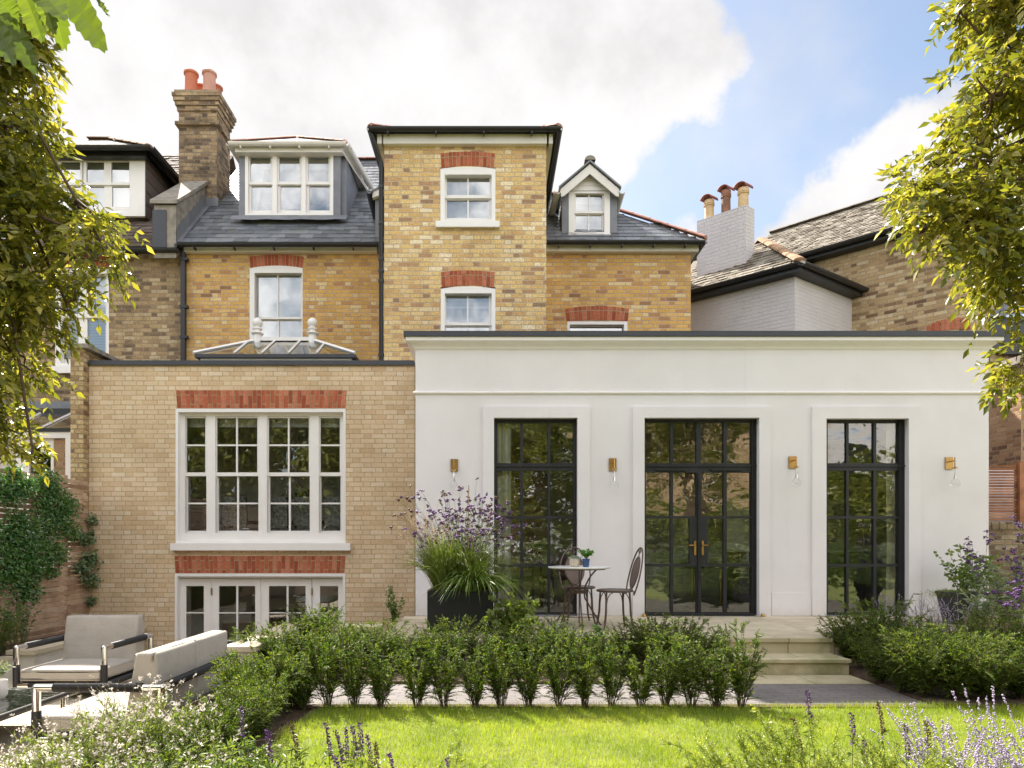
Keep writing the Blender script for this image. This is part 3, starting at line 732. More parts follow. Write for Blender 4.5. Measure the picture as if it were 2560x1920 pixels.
# fascia boards, gutters of the main roof
DE = DM - .25
mb = MB(); mb.pbox(453, 614, 941, 629, DM - .12, .12); mk('fascia', mb, M['fascia'], H)
mb = MB(); mb.pbox(1366, 609, 1747, 628, DM - .12, .12)
zf = Z(628, DM - .12); xe = X(1747, DM - .12); mb.box((xR, DM - .119, zf + .01), (xe - .002, 17, Z(610, DM - .12)))
mk('fascia', mb, M['fascia'], H)
gutter('gutter', H, (X(445, DE), DE, Z(609, DE)), (X(941, DE), DE, Z(609, DE)), r=.062, brackets=5)
gutter('gutter', H, (X(1366, DE), DE, Z(603, DE)), (X(1762, DE), DE, Z(603, DE)), r=.062, brackets=5)
gutter('gutter', H, (X(1760, DE), DE, Z(603, DE)), (X(1760, DE), 17, Z(603, DE)), r=.062)
# main roof, left of tower
D0 = DM - .22; zR = Z(606, D0); s2 = math.sqrt(.5); run = 3.56
mb = MB(); xl0, xr0 = X(440, D0), X(1010, 13.2)
mb.quad([(xl0, D0, zR - .02), (xr0, D0, zR - .02), (xr0, D0 + run, zR + run - .02), (xl0, D0 + run, zR + run - .02)])
mb.quad([(xl0, D0 + run, zR + run - .02), (xr0, D0 + run, zR + run - .02), (xr0, 20, zR - .2), (xl0, 20, zR - .2)])
rb = mk('roof', mb, M['slate'], H)
slates('slate_courses', (xl0, D0, zR), (1, 0, 0), (0, s2, s2), lambda u, v: True, xr0 - xl0, run / s2, M['slate'], rb, w=.27, g=.20)
ridge_tiles('ridge_tiles', rb, (xl0, D0 + run, zR + run + .02), (xr0, D0 + run, zR + run + .02), M['hip'], r=.10)
# hipped roof, right of tower
run2 = 1.72; ye = D0; zR2 = Z(601, ye); xe0 = X(1366, DT + .3) ; xe0 = .95; xe1 = X(1763, ye)
rid = Wp(1425, 483, ye + run2); rz = zR2 + run2
mb = MB(); mb.quad([(xe0, ye, zR2 - .02), (xe1, ye, zR2 - .02), (rid.x, ye + run2, rz - .02), (xe0, ye + run2, rz - .02)])
mb.quad([(xe1, ye, zR2 - .02), (xe1, 18, zR2 - .02), (rid.x, 16.6, rz - .02), (rid.x, ye + run2, rz - .02)]); mb.quad([(xe0, ye + run2, rz - .02), (rid.x, ye + run2, rz - .02), (rid.x, 16.6, rz - .02), (xe0, 16.6, rz - .02)])
rb2 = mk('roof', mb, M['slate'], H)
sl = run2 / s2
slates('slate_courses', (xe0, ye, zR2), (1, 0, 0), (0, s2, s2), lambda u, v: u < (xe1 - xe0) - (xe1 - rid.x) * v / sl - .05, xe1 - xe0, sl, M['slate'], rb2, w=.27, g=.17)
ridge_tiles('hip_tiles', rb2, (xe1, ye, zR2 + .04), (rid.x, ye + run2, rz + .03), M['hip'], r=.10, L=.42)
ridge_tiles('ridge_tiles', rb2, (xe0, ye + run2, rz + .03), (rid.x, ye + run2, rz + .03), M['hip'], r=.10)
# --- wide flat fronted dormer with three sashes
DD = 13.70
dm = MB(); a, b = Wp(597, 540, DD), Wp(851, 368, DD)
wr = (612.5, 382, 833, 537.5)
dm.plate((a.x, a.z, b.x, b.z), [cvr(wr, DD)], DD, .10)
dm.box((b.x - .05, DD + .10, a.z), (b.x + .10, DD + 2.2, b.z)); dm.box((a.x, DD + .10, a.z), (a.x + .05, DD + 2.2, b.z))
dorm = mk('dormer', dm, M['lead'], H)
G1 = [(625.4, 676.3), (698, 749), (770, 821)]
mbw = MB(); mbw.pplate(wr, [(620, 388, 681, 533), (692, 388, 754, 533), (764, 388, 826, 533)], DD - .004, .10)
gl = MB()
for (x0, x1) in G1:
    mbw.pplate((x0 - 6, 386, x1 + 6, 461), [(x0, 390.4, x1, 453.8)], DD + .05, .04)
    mbw.pplate((x0 - 4, 456, x1 + 8, 535), [(x0 + 3.3, 465, x1 + 2.7, 526)], DD + .092, .04)
    for (q, e) in (((x0 - 1, 389.5, x1 + 1, 454.5), .07), ((x0 + 2.5, 464, x1 + 3.5, 527), .11)):
        p, r_ = Wp(q[0], q[3], DD + e), Wp(q[2], q[1], DD + e); gl.quad([(p.x, DD + e, p.z), (r_.x, DD + e, p.z), (r_.x, DD + e, r_.z), (p.x, DD + e, r_.z)])
mk('window', mbw, M['white'], dorm); mk('pane', gl, M['glass_up'], dorm)
bb = MB()
for (x0, x1) in G1: bb.pbox(x0 - 3, 385, x1 + 3, 424, DD + .2, .01)
bb.prism([(p.x, p.z) for p in (Wp(626, 535, DD + .2), Wp(642, 535, DD + .2), Wp(660, 425, DD + .2), Wp(626, 425, DD + .2))], DD + .2, DD + .22)
mk('blind', bb, M['blind'], dorm)
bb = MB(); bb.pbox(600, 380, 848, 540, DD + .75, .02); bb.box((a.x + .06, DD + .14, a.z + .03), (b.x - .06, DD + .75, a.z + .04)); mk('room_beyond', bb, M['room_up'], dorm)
f = MB(); f.pbox(587, 367.5, 855, 380, DD - .14, .14)
f.box((X(587, DD - .14), DD - .001, Z(380, DD - .14)), (a.x - .002, DD + 1.6, Z(368, DD - .14)))
f.quad([(X(855, DD - .14), DD - .14, Z(380, DD - .14)), (X(855, DD - .14) + .25, DD + 1.5, Z(380, DD - .14)), (X(855, DD - .14) + .25, DD + 1.5, Z(368, DD - .14)), (X(855, DD - .14), DD - .14, Z(368, DD - .14))])
f.box((a.x - .15, DD - .12, Z(368, DD - .14)), (b.x + .25, DD + 1.9, Z(367.3, DD - .14) + .01)); mk('fascia', f, M['fascia'], dorm)
gd = DD - .22; gz = Z(357, gd)
gp0, gp1 = Vector((X(572, gd), gd, gz)), Vector((X(866, gd), gd, gz))
gutter('gutter', dorm, gp0, gp1, r=.065, m='fascia', brackets=4); gutter('gutter', dorm, gp1, (X(866, gd) + .22, gd + 1.55, gz - .06), r=.06, m='fascia'); gutter('gutter', dorm, gp0, (gp0.x, gd + 1.3, gz - .03), r=.06, m='fascia')
ap = Wp(742, 344, DD + .75); mr = MB(); q1, q2 = gp0 + Vector((.03, .05, .05)), gp1 + Vector((-.03, .05, .05)); q3 = Vector((q2.x + .2, 16.0, q2.z)); q4 = Vector((q1.x, 16.0, q1.z)); apb = Vector((ap.x, 16.0, ap.z))
mr.quad([q1, q2, ap]); mr.quad([q2, q3, apb, ap]); mr.quad([q4, q1, ap, apb]); mk('dormer_roof', mr, M['slate'], dorm)
ridge_tiles('hip_tiles', dorm, q1, ap, M['terra_pale'], r=.07); ridge_tiles('hip_tiles', dorm, q2, ap, M['terra_pale'], r=.07)
fl = MB()
for k in range(10):
    x0 = X(575 + k * 29, 13.55); x1 = X(575 + (k + 1) * 29, 13.55); fl.quad([(x0, 13.55, Z(551 + (k % 3), 13.55) + .03), (x1, 13.55, Z(551 + ((k + 1) % 3), 13.55) + .03), (x1, DD - .005, Z(538, DD)), (x0, DD - .005, Z(538, DD))])
mk('flashing', fl, M['lead'], dorm)
# --- small gabled dormer on the right
DG = 13.25
gm = MB(); a, b = Wp(1405, 592, DG), Wp(1543, 475, DG); wq = (1422, 478, 1524.8, 584.6)
gm.plate((a.x, a.z, b.x, b.z), [cvr(wq, DG)], DG, .10); gm.box((a.x, DG + .1, a.z), (a.x + .05, DG + 1.7, b.z)); gm.box((b.x - .05, DG + .1, a.z), (b.x, DG + 1.7, b.z))
gdm = mk('dormer', gm, M['lead'], H)
mbw = MB(); mbw.pplate(wq, [(1436, 483, 1511, 580)], DG - .006, .1)
pu = [(1439.8, 487, 1471, 527), (1474, 487, 1505.6, 527)]; pl = [(1439.8, 538, 1470, 576), (1473, 538, 1504, 576)]
mbw.pplate((1434, 481, 1513, 533), pu, DG + .05, .04); mbw.pplate((1434, 529, 1513, 582), pl, DG + .092, .04); mbw.pbox(1421, 583.5, 1527, 587, DG - .05, .08)
mk('window', mbw, M['white'], gdm)
gl = MB()
for (q, e) in (((1438, 486, 1507, 528), .07), ((1438, 537, 1507, 577), .11)):
    p, r_ = Wp(q[0], q[3], DG + e), Wp(q[2], q[1], DG + e); gl.quad([(p.x, DG + e, p.z), (r_.x, DG + e, p.z), (r_.x, DG + e, r_.z), (p.x, DG + e, r_.z)])
mk('pane', gl, M['glass_up'], gdm)
bb = MB(); bb.pbox(1437, 484, 1508, 511, DG + .2, .01); mk('blind', bb, M['blind'], gdm)
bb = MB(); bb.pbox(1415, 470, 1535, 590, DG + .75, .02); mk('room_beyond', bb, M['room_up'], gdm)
gb = MB()    # boarded gable
L0, R0, A0 = Wp(1427, 477, DG), Wp(1520, 477, DG), Wp(1474.8, 428, DG)
for k in range(4):
    s0, s1 = k / 4, (k + 1) / 4 - .03
    l0, r0, l1, r1 = L0.lerp(A0, s0), R0.lerp(A0, s0), L0.lerp(A0, s1), R0.lerp(A0, s1)
    gb.prism([(l0.x, l0.z), (r0.x, r0.z), (r1.x, r1.z), (l1.x, l1.z)], DG - .012, DG + .05)
gb.prism([(L0.x - .1, L0.z), (R0.x + .1, R0.z), (A0.x, A0.z + .05)], DG - .001, DG + .04)
mk('gable_boards', gb, M['white'], gdm)
bg_ = MB(); ya = DG - .16
AP, AI = Wp(1474.8, 410, ya), Wp(1474.8, 434, ya); LO, LI = Wp(1402, 472, ya), Wp(1402.5, 491, ya); RO, RI = Wp(1547.5, 472, ya), Wp(1547, 491, ya); LI2, RI2 = Wp(1409, 490, ya), Wp(1541, 490, ya)
bg_.prism([(LI.x, LI.z), (LI2.x, LI2.z), (AI.x, AI.z), (AP.x, AP.z), (LO.x, LO.z)], ya, ya + .03); bg_.prism([(RI2.x, RI2.z), (RI.x, RI.z), (RO.x, RO.z), (AP.x, AP.z), (AI.x, AI.z)], ya, ya + .029)
mk('bargeboards', bg_, M['fascia'], gdm)
rf = MB(); AT = AP + Vector((0, 0, .03)); yb = 15.0
for (Q, sg) in ((LO, -1), (RO, 1)):
    E = Vector((Q.x + sg * .04, Q.y, Q.z - .0)); t_ = .035
    for dz in (0, t_):
        rf.quad([(AT.x, ya - .04, AT.z + dz), (E.x, ya - .04, E.z + dz), (E.x, yb, E.z + dz), (AT.x, yb, AT.z + dz)])
    rf.quad([(AT.x, ya - .04, AT.z), (E.x, ya - .04, E.z), (E.x, ya - .04, E.z + t_), (AT.x, ya - .04, AT.z + t_)]); rf.quad([(E.x, ya - .04, E.z), (E.x, yb, E.z), (E.x, yb, E.z + t_), (E.x, ya - .04, E.z + t_)])
mk('dormer_roof', rf, M['slate'], gdm)
ridge_tiles('ridge_tiles', gdm, (AT.x, ya - .05, AT.z + .03), (AT.x, yb, AT.z + .03), M['stone_grey'], r=.10, flat=.8)
gutter('gutter', gdm, (LO.x - .06, ya - .02, Z(477, ya)), (LO.x - .12, ya + 1.1, Z(477, ya) - .05), r=.065, m='fascia'); gutter('gutter', gdm, (RO.x + .06, ya - .02, Z(477, ya)), (RO.x + .09, ya + 1.1, Z(477, ya) - .05), r=.065, m='fascia')
# --- little dormer tucked against the tower flank
DS = 13.05
s_ = MB(); s_.pbox(938, 497, 958, 628, DS + .1, 1.2); sd = mk('dormer', s_, M['lead'], H)
s_ = MB(); p = [Wp(x, y, DS) for x, y in ((931, 494), (958, 484), (958, 464), (931, 478))]; s_.prism([(q.x, q.z) for q in p], DS, DS + .1); mk('bargeboard', s_, M['fascia'], sd)
s_ = MB(); p = [Wp(x, y, DS - .02) for x, y in ((927, 476), (960, 458), (960, 464), (927, 480))]; s_.prism([(q.x, q.z) for q in p], DS - .02, 15); mk('dormer_roof', s_, M['slate'], sd)
gutter('gutter', sd, (X(924, DS), DS - .05, Z(479, DS)), (X(924, DS) - .02, DS + .9, Z(479, DS) - .1), r=.07)
# --- chimney stack
DC = 14.35
cz0 = Z(500, DC) - .8
ch = MB(); x0, x1 = X(447, DC), X(542, DC); yb = DC + .72
ch.box((x0, DC, cz0), (x1, yb, Z(278, DC)))
ch.box((x0 - .06, DC - .06, Z(315, DC)), (x1 + .06, yb + .06, Z(306, DC)))
for k, (ya_, yb_, e) in enumerate(((278, 266, .03), (266, 256, .06), (256, 246, .085), (246, 237, .105), (237, 229, .07))): ch.box((x0 - e, DC - e, Z(ya_, DC)), (x1 + e, yb + e, Z(yb_, DC)))
chim = mk('chimney', ch, M['brick_chim'], H)
zt = Z(229, DC)
def pot(parent, x, y, z, h, r, m, prof=None):
    q = MB(); prof = prof or [(r * 1.08, 0), (r * 1.0, h * .08), (r * .93, h * .55), (r * .93, h * .86), (r * 1.12, h * .9), (r * 1.12, h * .97), (r * 1.0, h), (r * .8, h), (r * .8, h * .7)]
    q.lathe((x, y, z), prof, 18); return mk('chimney_pot', q, m, parent, smooth=True)
pot(chim, X(478, DC + .2), DC + .2, zt - .02, .56, .135, M['terracotta']); pot(chim, X(523.5, DC + .2), DC + .2, zt - .02, .56, .135, M['terra_pale'])
pot(chim, X(503, DC + .55), DC + .56, zt - .02, .50, .13, M['terracotta']); pot(chim, X(546, DC + .55) - .06, DC + .56, zt - .02, .50, .13, M['terracotta'])
fb = MB(); fb.box((x1 - .38, DC - .03, Z(517, DC)), (x1 + .04, DC - .004, Z(496, DC))); mk('flashing', fb, M['lead'], chim)
# party wall parapet with weathered coping
xw0, xw1 = X(440, 13.0) - .42, X(440, 13.0)
pw = MB(); y0, y1 = 13.0, DC + .05
za, zb = Z(512, 13.0), Z(462, DC) + .05
for (xx) in (xw0, xw1): pw.quad([(xx, y0, zR - .3), (xx, y1, zR + 1.0), (xx, y1, zb), (xx, y0, za)])
pw.quad([(xw0, y0, zR - .3), (xw1, y0, zR - .3), (xw1, y0, za), (xw0, y0, za)]); mk('party_wall', pw, M['stone_grey'], H)
cp = MB(); o_ = .05
A_ = [(xw0 - o_, y0 - .06, za), (xw1 + o_, y0 - .06, za), (xw1 + o_, y1, zb), (xw0 - o_, y1, zb)]
cp.quad([(x, y, z + .07) for x, y, z in A_]); cp.quad(A_); cp.quad([A_[0], A_[1], (A_[1][0], A_[1][1], za + .07), (A_[0][0], A_[0][1], za + .07)]); cp.quad([A_[1], A_[2], (A_[2][0], A_[2][1], zb + .07), (A_[1][0], A_[1][1], za + .07)])
mk('coping', cp, M['stone_grey'], H)
fb = MB(); e = .012; fb.quad([(xw1 + e, y0, zR + .02), (xw1 + .10, y0, zR + .02), (xw1 + .10, y1, zR + y1 - y0 + .03), (xw1 + e, y1, zR + y1 - y0 + .03)]); fb.quad([(xw1 + e, y0, zR + .02), (xw1 + e, y1, zR + y1 - y0 + .02), (xw1 + e, y1, zR + y1 - y0 + .28), (xw1 + e, y0, zR + .28)])
mk('flashing', fb, M['lead'], H)
fb = MB(); fb.box((xw0 - .02, y0 - .02, zR - .1), (xw0 + .24, y0 - .004, za - .1)); mk('flashing', fb, M['coping'], H)
# downpipes
dp = MB(); xd = X(458, DM - .1); dp.box((xd - .04, DM - .13, -1.5), (xd + .04, DM - .05, Z(640, DM))); dp.tube([(xd, DM - .09, Z(642, DM)), (xd - .02, DM - .12, Z(625, DM)), (xd - .08, DE, Z(613, DE))], .04, 8)
for yy in (657, 775, 850): dp.box((xd - .055, DM - .14, Z(yy, DM)), (xd + .09, DM - .045, Z(yy, DM) + .05))
mk('downpipe', dp, M['black'], H)
dp = MB(); xd = xa - .055; yd = DT + .02
dp.tube([(xd, yd, .3), (xd, yd, Z(405, DT)), (xd - .02, yd - .03, Z(395, DT)), (xd - .14, yd - .18, Z(345, DT)), (xd - .15, yd - .2, Z(330, DT))], .038, 10)
for yy in (470, 560, 650, 680, 705, 890): dp.tube([(xd, yd, Z(yy, DT)), (xd, yd, Z(yy, DT) + .05)], .048, 10)
mk('downpipe', dp, M['black'], H, smooth=True)

# ------------------------------------------------------------------ neighbouring house on the left
NL = thing('neighbour_house', 'sooty brown brick neighbouring house with mossy tiled roof behind the left tree', 'house', (-8, 13.3, -1.6))
mb = MB(); nx0 = -14.0; nx1 = xL - .002
nw = (138, 672, 272, 918)
mb.plate((nx0, -1.6, nx1, Z(618, DM)), [cvr(nw, DM)], DM - .003, .12); mb.wallseg((nx0, 20), (nx0, DM), -1.6, zE); mk('rear_wall', mb, M['brick_old'], NL)
window(NL, DM, (138, 672, 272, 918), (150, 684, 268, 908), [(158, 690, 196, 785), (218, 690, 264, 785)], [(158, 800, 196, 898), (218, 797, 264, 898)], sill=(127, 915, 285, 932), blind=[(140, 680, 275, 905, 7)])
arch(NL, 134, 278, 641, 636, 669, 664, DM, 14, 'one')
mb = MB(); zN = Z(617, D0); xn0, xn1 = -14.0, xw0 - .01; rN = 4.0
mb.quad([(xn0, D0, zN - .02), (xn1, D0, zN - .02), (xn1, D0 + rN, zN + rN - .02), (xn0, D0 + rN, zN + rN - .02)]); mb.quad([(xn0, D0 + rN, zN + rN), (xn1, D0 + rN, zN + rN), (xn1, 20.5, zN), (xn0, 20.5, zN)])
rn = mk('roof', mb, M['tile_old'], NL)
slates('tile_courses', (-11.5, D0, zN), (1, 0, 0), (0, s2, s2), lambda u, v: True, xn1 + 11.5, rN / s2, M['tile_old'], rn, w=.27, g=.17, th=.014, jit=.007)
gutter('gutter', NL, (-11.5, DE, Z(622, DE)), (X(445, DE), DE, Z(622, DE)), r=.07, brackets=4)
mb = MB(); mb.pbox(-300, 618, 440, 629, DM - .1, .1); mk('fascia', mb, M['black'], NL)
# its dormer
DN = 13.75
mb = MB(); a, b = Wp(60, 540, DN), Wp(362, 388, DN)
wq = (120, 392, 325, 533); mb.plate((a.x, a.z, b.x, b.z), [cvr(wq, DN)], DN, .08); dn = mk('dormer', mb, M['white'], NL)
mb = MB()
BCM = plain('brown_cheek_boards', (.13, .095, .085), .8)
for xx in (a.x, b.x): mb = MB(); mb.box((xx - .02, DN + .01, a.z), (xx + .012, DN + 2.2, b.z)); mk('cheek', mb, BCM, dn)
cb = MB()
for k in range(5): zz = a.z + .25 * (k + 1); cb.box((b.x + .012, DN + .02, zz), (b.x + .018, DN + 2.1, zz + .012))
mk('board_joint', cb, M['black'], dn)
mbw = MB(); gl = MB()
for (x0, x1) in ((152, 200), (216, 260), (278, 323)):
    mbw.pplate((x0 - 10, 392, x1 + 8, 462), [(x0, 404, x1, 456)], DN + .03, .04); mbw.pplate((x0 - 10, 458, x1 + 8, 533), [(x0 + 2, 466, x1 + 1, 517)], DN + .07, .04)
    for (q, e) in (((x0 - 1, 403, x1 + 1, 457), .05), ((x0, 465, x1 + 2, 518), .09)):
        p, r_ = Wp(q[0], q[3], DN + e), Wp(q[2], q[1], DN + e); gl.quad([(p.x, DN + e, p.z), (r_.x, DN + e, p.z), (r_.x, DN + e, r_.z), (p.x, DN + e, r_.z)])
mk('window', mbw, M['white'], dn); mk('pane', gl, M['glass_up'], dn)
bb = MB(); bb.pbox(125, 392, 325, 533, DN + .2, .02); mk('blind', bb, M['blind'], dn)
dr = MB(); gd = DN - .3; P0, P1 = Wp(20, 366, gd), Wp(372, 366, gd); ap1 = Wp(278, 349, gd + 1.0); P2 = Vector((P1.x + .05, 16.2, P1.z)); apq = Vector((ap1.x, 16.2, ap1.z)); P3 = Vector((P0.x, 16.2, P0.z))
ap0 = Vector((P0.x + 1.0, ap1.y, ap1.z))
dr.quad([P0, P1, ap1, ap0]); dr.quad([P1, P2, apq, ap1]); dr.quad([P3, P0, ap0]); mk('dormer_roof', dr, M['tile_side'], dn)
ridge_tiles('hip_tiles', dn, P1, ap1, M['hip_brown'], r=.09); ridge_tiles('ridge_tiles', dn, ap0, ap1, M['hip_brown'], r=.09)
mb = MB(); mb.pbox(40, 374, 366, 391, DN - .15, .15); mb.quad([(b.x + .18, DN - .15, Z(391, DN - .15)), (b.x + .18, DN + 1.9, Z(391, DN - .15)), (b.x + .18, DN + 1.9, Z(374, DN - .15)), (b.x + .18, DN - .15, Z(374, DN - .15))]); mb.box((a.x, DN - .14, Z(375, DN - .15)), (b.x + .18, DN + 2, Z(375, DN - .15) + .02)); mk('fascia', mb, M['black'], dn)
gutter('gutter', dn, P0, P1 + Vector((.06, 0, 0)), r=.07); gutter('gutter', dn, P1 + Vector((.04, 0, 0)), P2 + Vector((.04, -.8, -.05)), r=.07)
# conservatory lean-to of the neighbour
LT = thing('lean_to', 'small white framed glass-roofed lean-to behind the slatted fence', 'lean-to', (X(80, 11.6), 11.6, -1.0))
mb = MB(); mb.pbox(-160, 1003, 176, 1021, 12.9, .2); mb.quad([Wp(-160, 1021, 12.9), Wp(176, 1021, 12.9), Wp(176, 1029, 12.6), Wp(-160, 1029, 12.6)]); mk('flashing', mb, M['lead'], LT)
mb = MB(); mb.pbox(-160, 1021, 176, 1034, 12.6, .1); mb.pbox(-160, 1071, 176, 1079, 11.6, .08); mk('gutter', mb, M['black'], LT)
mb = MB(); A_, B_, C_, E_ = Wp(-160, 1070, 11.6), Wp(176, 1070, 11.6), Wp(176, 1034, 12.55), Wp(-160, 1034, 12.55); mb.quad([A_, B_, C_, E_]); mk('glass_roof', mb, M['glass_roof'], LT)
mb = MB()
for (xt, xb_) in ((20, -60), (100, 35), (180, 105)): mb.tube([Wp(xb_, 1068, 11.6), Wp(xt, 1033, 12.55)], .025, 4)
mb.pbox(-160, 1079, 176, 1095, 11.62, .05); mb.pbox(163, 1095, 176, 1420, 11.62, .08); mk('frame', mb, M['white'], LT)
mb = MB(); mb.pbox(135, 1095, 163, 1420, 11.66, .2); mk('brick_pier', mb, M['brick_redbrown'], LT)
mb = MB(); mb.pplate((40, 1097, 134, 1420), [(73, 1112, 127, 1400)], 11.68, .05); dlt = mk('door', mb, M['white'], LT)
mb = MB(); mb.pbox(70, 1110, 130, 1405, 11.74, .01); mk('pane', mb, glass('dark_door_glass', .3, tint=(.12, .12, .11)), dlt)
mb = MB(); mb.pbox(-160, 1095, 60, 1420, 11.9, .05); mb.pbox(30, 1095, 170, 1420, 12.3, .05); mk('room_wall', mb, M['room'], LT)

# ------------------------------------------------------------------ brick extension
DB = 10.74
BE = thing('brick_extension', 'pale new brick flat-roofed extension with large white sash window and red arches', 'extension', (-4, 10.8, -1.6))
bx0, bx1 = X(222, DB), X(1037, DB); zB = Z(905, DB)
wo = (438.6, 1021, 864, 1358); do = (436.7, 1433, 863, 1773)
mb = MB(); mb.plate((bx0, -1.6, bx1, zB), [cvr(wo, DB), cvr(do, DB)], DB, .12)
mb.wallseg((bx1, DB), (bx1, DM), -1.6, zB); mb.wallseg((bx0, DM), (bx0, DB), -1.6, zB); mk('wall', mb, M['brick_new'], BE)
mb = MB(); mb.box((bx0 + .01, DB + .01, zB - .08), (bx1 - .01, DM - .01, zB - .05)); mk('flat_roof', mb, M['coping'], BE)
mb = MB(); xs = [220, 383, 694, 860, 1037]
for k in range(4): a = Wp(xs[k] + .2, 912, DB - .04); b = Wp(xs[k + 1] - .2, 900.5, DB - .04); mb.box((a.x, DB - .04, a.z), (b.x, DB + .25, b.z))
mb.box((bx0 - .02, DB + .25, Z(912, DB)), (bx0 + .25, DM - .05, Z(901, DB))); mk('coping', mb, M['coping'], BE)
arch(BE, 440, 867, 976, 976, 1020, 1020, DB, 38, 'alt', splay=.985)
arch(BE, 436, 864, 1390, 1390, 1433, 1433, DB, 40, 'alt', splay=.985)
def rects(cols, rows): return [(c[0], r[0], c[1], r[1]) for c in cols for r in rows]
mb = MB(); mb.pplate((438.6, 1021.5, 864, 1358), [(445, 1030, 858, 1352)], DB - .012, .15)
mb.pplate((443, 1028, 860, 1356), [(462, 1040, 516, 1332), (538, 1040, 646, 1332), (667, 1040, 775, 1332), (797, 1040, 853, 1332)], DB + .085, .05)
cu = [[(465.6, 513)], [(542, 590), (594, 643)], [(671.6, 719.5), (723.5, 772)], [(801, 849.5)]]
cl = [[(469.5, 516)], [(546, 592.5), (597, 646)], [(675, 722), (726.5, 774)], [(803, 851)]]
pan = MB()
for k, (a, b) in enumerate(((459, 518), (536, 648), (665, 777), (795, 855))):
    mb.pplate((a, 1038, b, 1190), rects(cu[k], [(1045, 1111), (1115, 1181)]), DB + .12, .04)
    mb.pplate((a + 2, 1183, b + 1, 1336), rects(cl[k], [(1191, 1256.5), (1260.5, 1327)]), DB + .165, .04)
    for (c, y0, y1, e) in ((cu[k], 1044, 1182, .14), (cl[k], 1190, 1328, .185)):
        p, q = Wp(c[0][0] - 1, y1, DB + e), Wp(c[-1][1] + 1, y0, DB + e); pan.quad([(p.x, DB + e, p.z), (q.x, DB + e, p.z), (q.x, DB + e, q.z), (p.x, DB + e, q.z)])
    for xx in (a + 1.5, b - 2.5):
        mb.pbox(xx, 1189, xx + 3, 1202, DB + .125, .04)
bw = mk('window', mb, M['white'], BE); mk('pane', pan, M['glass_new'], bw)
mb = MB(); mb.pbox(425, 1358, 875, 1376, DB - .09, .2); mk('sill', mb, M['white'], bw, bevel=.006)
# french doors below
mb = MB(); mb.pplate((436.7, 1433.5, 863, 1775), [(443, 1441, 857, 1774)], DB - .012, .15)
dcols = [[(465, 509.5)], [(547, 590.5), (595, 638)], [(672, 716.5), (721, 764)], [(800, 845.5)]]
drows = [(1465, 1531), (1533.5, 1600), (1603, 1668), (1671, 1735)]
mb.pplate((441, 1439, 859, 1775), [(450, 1446, 527, 1775), (529, 1446, 652, 1775), (654, 1446, 779, 1775), (781, 1446, 855, 1775)], DB + .10, .05)
mk('door_frame', mb, M['white'], BE)
pan_y = DB + .15
for k, (a, b) in enumerate(((449, 528), (530, 651.5), (653, 778), (782, 856))):
    mb = MB(); mb.pplate((a, 1447, b, 1772), rects(dcols[k], drows), DB + .112, .045); dd_ = mk('glazed_door', mb, M['white'], BE)
    g = MB(); p, q = Wp(dcols[k][0][0] - 1, 1737, pan_y - .02), Wp(dcols[k][-1][1] + 1, 1464, pan_y - .02); g.quad([(p.x, pan_y - .02, p.z), (q.x, pan_y - .02, p.z), (q.x, pan_y - .02, q.z), (p.x, pan_y - .02, q.z)]); mk('pane', g, M['glass_new'], dd_)
    if k in (1, 2):
        g = MB(); xx = 528 if k == 1 else 779
        g.pbox(xx - 1.4, 1471, xx + 1.8, 1488, DB + .09, .02); mk('hinge', g, M['brass'], dd_)
# room behind
mb = MB(); ym = 13.0; zc = Z(930, DB); zf_ = Z(1372, DB)
def room(mb, x0, x1, y0, y1, z0, z1):
    mb.quad([(x0, y1, z0), (x1, y1, z0), (x1, y1, z1), (x0, y1, z1)]); mb.quad([(x0, y0, z0), (x0, y1, z0), (x0, y1, z1), (x0, y0, z1)]); mb.quad([(x1, y0, z0), (x1, y1, z0), (x1, y1, z1), (x1, y0, z1)])
    mb.quad([(x0, y0, z1), (x1, y0, z1), (x1, y1, z1), (x0, y1, z1)])
    mb.quad([(x0, y0, z0), (x1, y0, z0), (x1, y1, z0), (x0, y1, z0)])
room(mb, bx0 + .1, bx1 - .1, DB + .2, ym, zf_ + .02, zc); room(mb, bx0 + .1, bx1 - .1, DB + .2, ym, -1.58, zf_ - .2); mk('interior', mb, M['room'], BE)
mb = MB()
for xx in (445, 861): mb.tube([Wp(xx + .0, 1030, DB + .32), Wp(xx, 1352, DB + .32)], .07, 8)
mb.tube([Wp(470, 1447, DB + .4), Wp(470, 1740, DB + .4)], .05, 8); mk('curtain', mb, M['curtain'], BE, smooth=True)
mb = MB(); mb.pbox(445, 1036, 862, 1068, DB + .3, .02); mk('blind', mb, M['blind'], BE)
# roof lantern
RL = thing('roof_lantern', 'white framed glass roof lantern with two ball finials', 'roof lantern', (X(685, 12), 12.1, zB))
mb = MB(); lx0, lx1 = X(497, 11.5), X(877, 11.5); zl = Z(893, 11.5); mb.box((lx0, 11.56, zB - .05), (lx1, 13.0, zl)); mk('kerb', mb, M['white'], RL)
mb = MB(); mb.box((X(486, 11.5), 11.50, zl), (X(888, 11.5), 13.06, zl + .055)); mk('rim', mb, M['coping'], RL)
e0 = zl + .056; ex0, ex1 = X(483, 11.5), X(887, 11.5); rl, rr_ = Vector((X(643.7, 12.25), 12.25, Z(852, 12.25))), Vector((X(781.5, 12.25), 12.25, Z(852, 12.25)))
fl_, fr_, bl_, br_ = Vector((ex0, 11.5, e0)), Vector((ex1, 11.5, e0)), Vector((ex0, 13.06, e0)), Vector((ex1, 13.06, e0))
mb = MB(); mb.quad([fl_, fr_, rr_, rl]); mb.quad([bl_, br_, rr_, rl]); mb.quad([fl_, bl_, rl]); mb.quad([fr_, br_, rr_]); mk('glazing', mb, M['glass_roof'], RL)
mb = MB(); up = Vector((0, 0, .018))
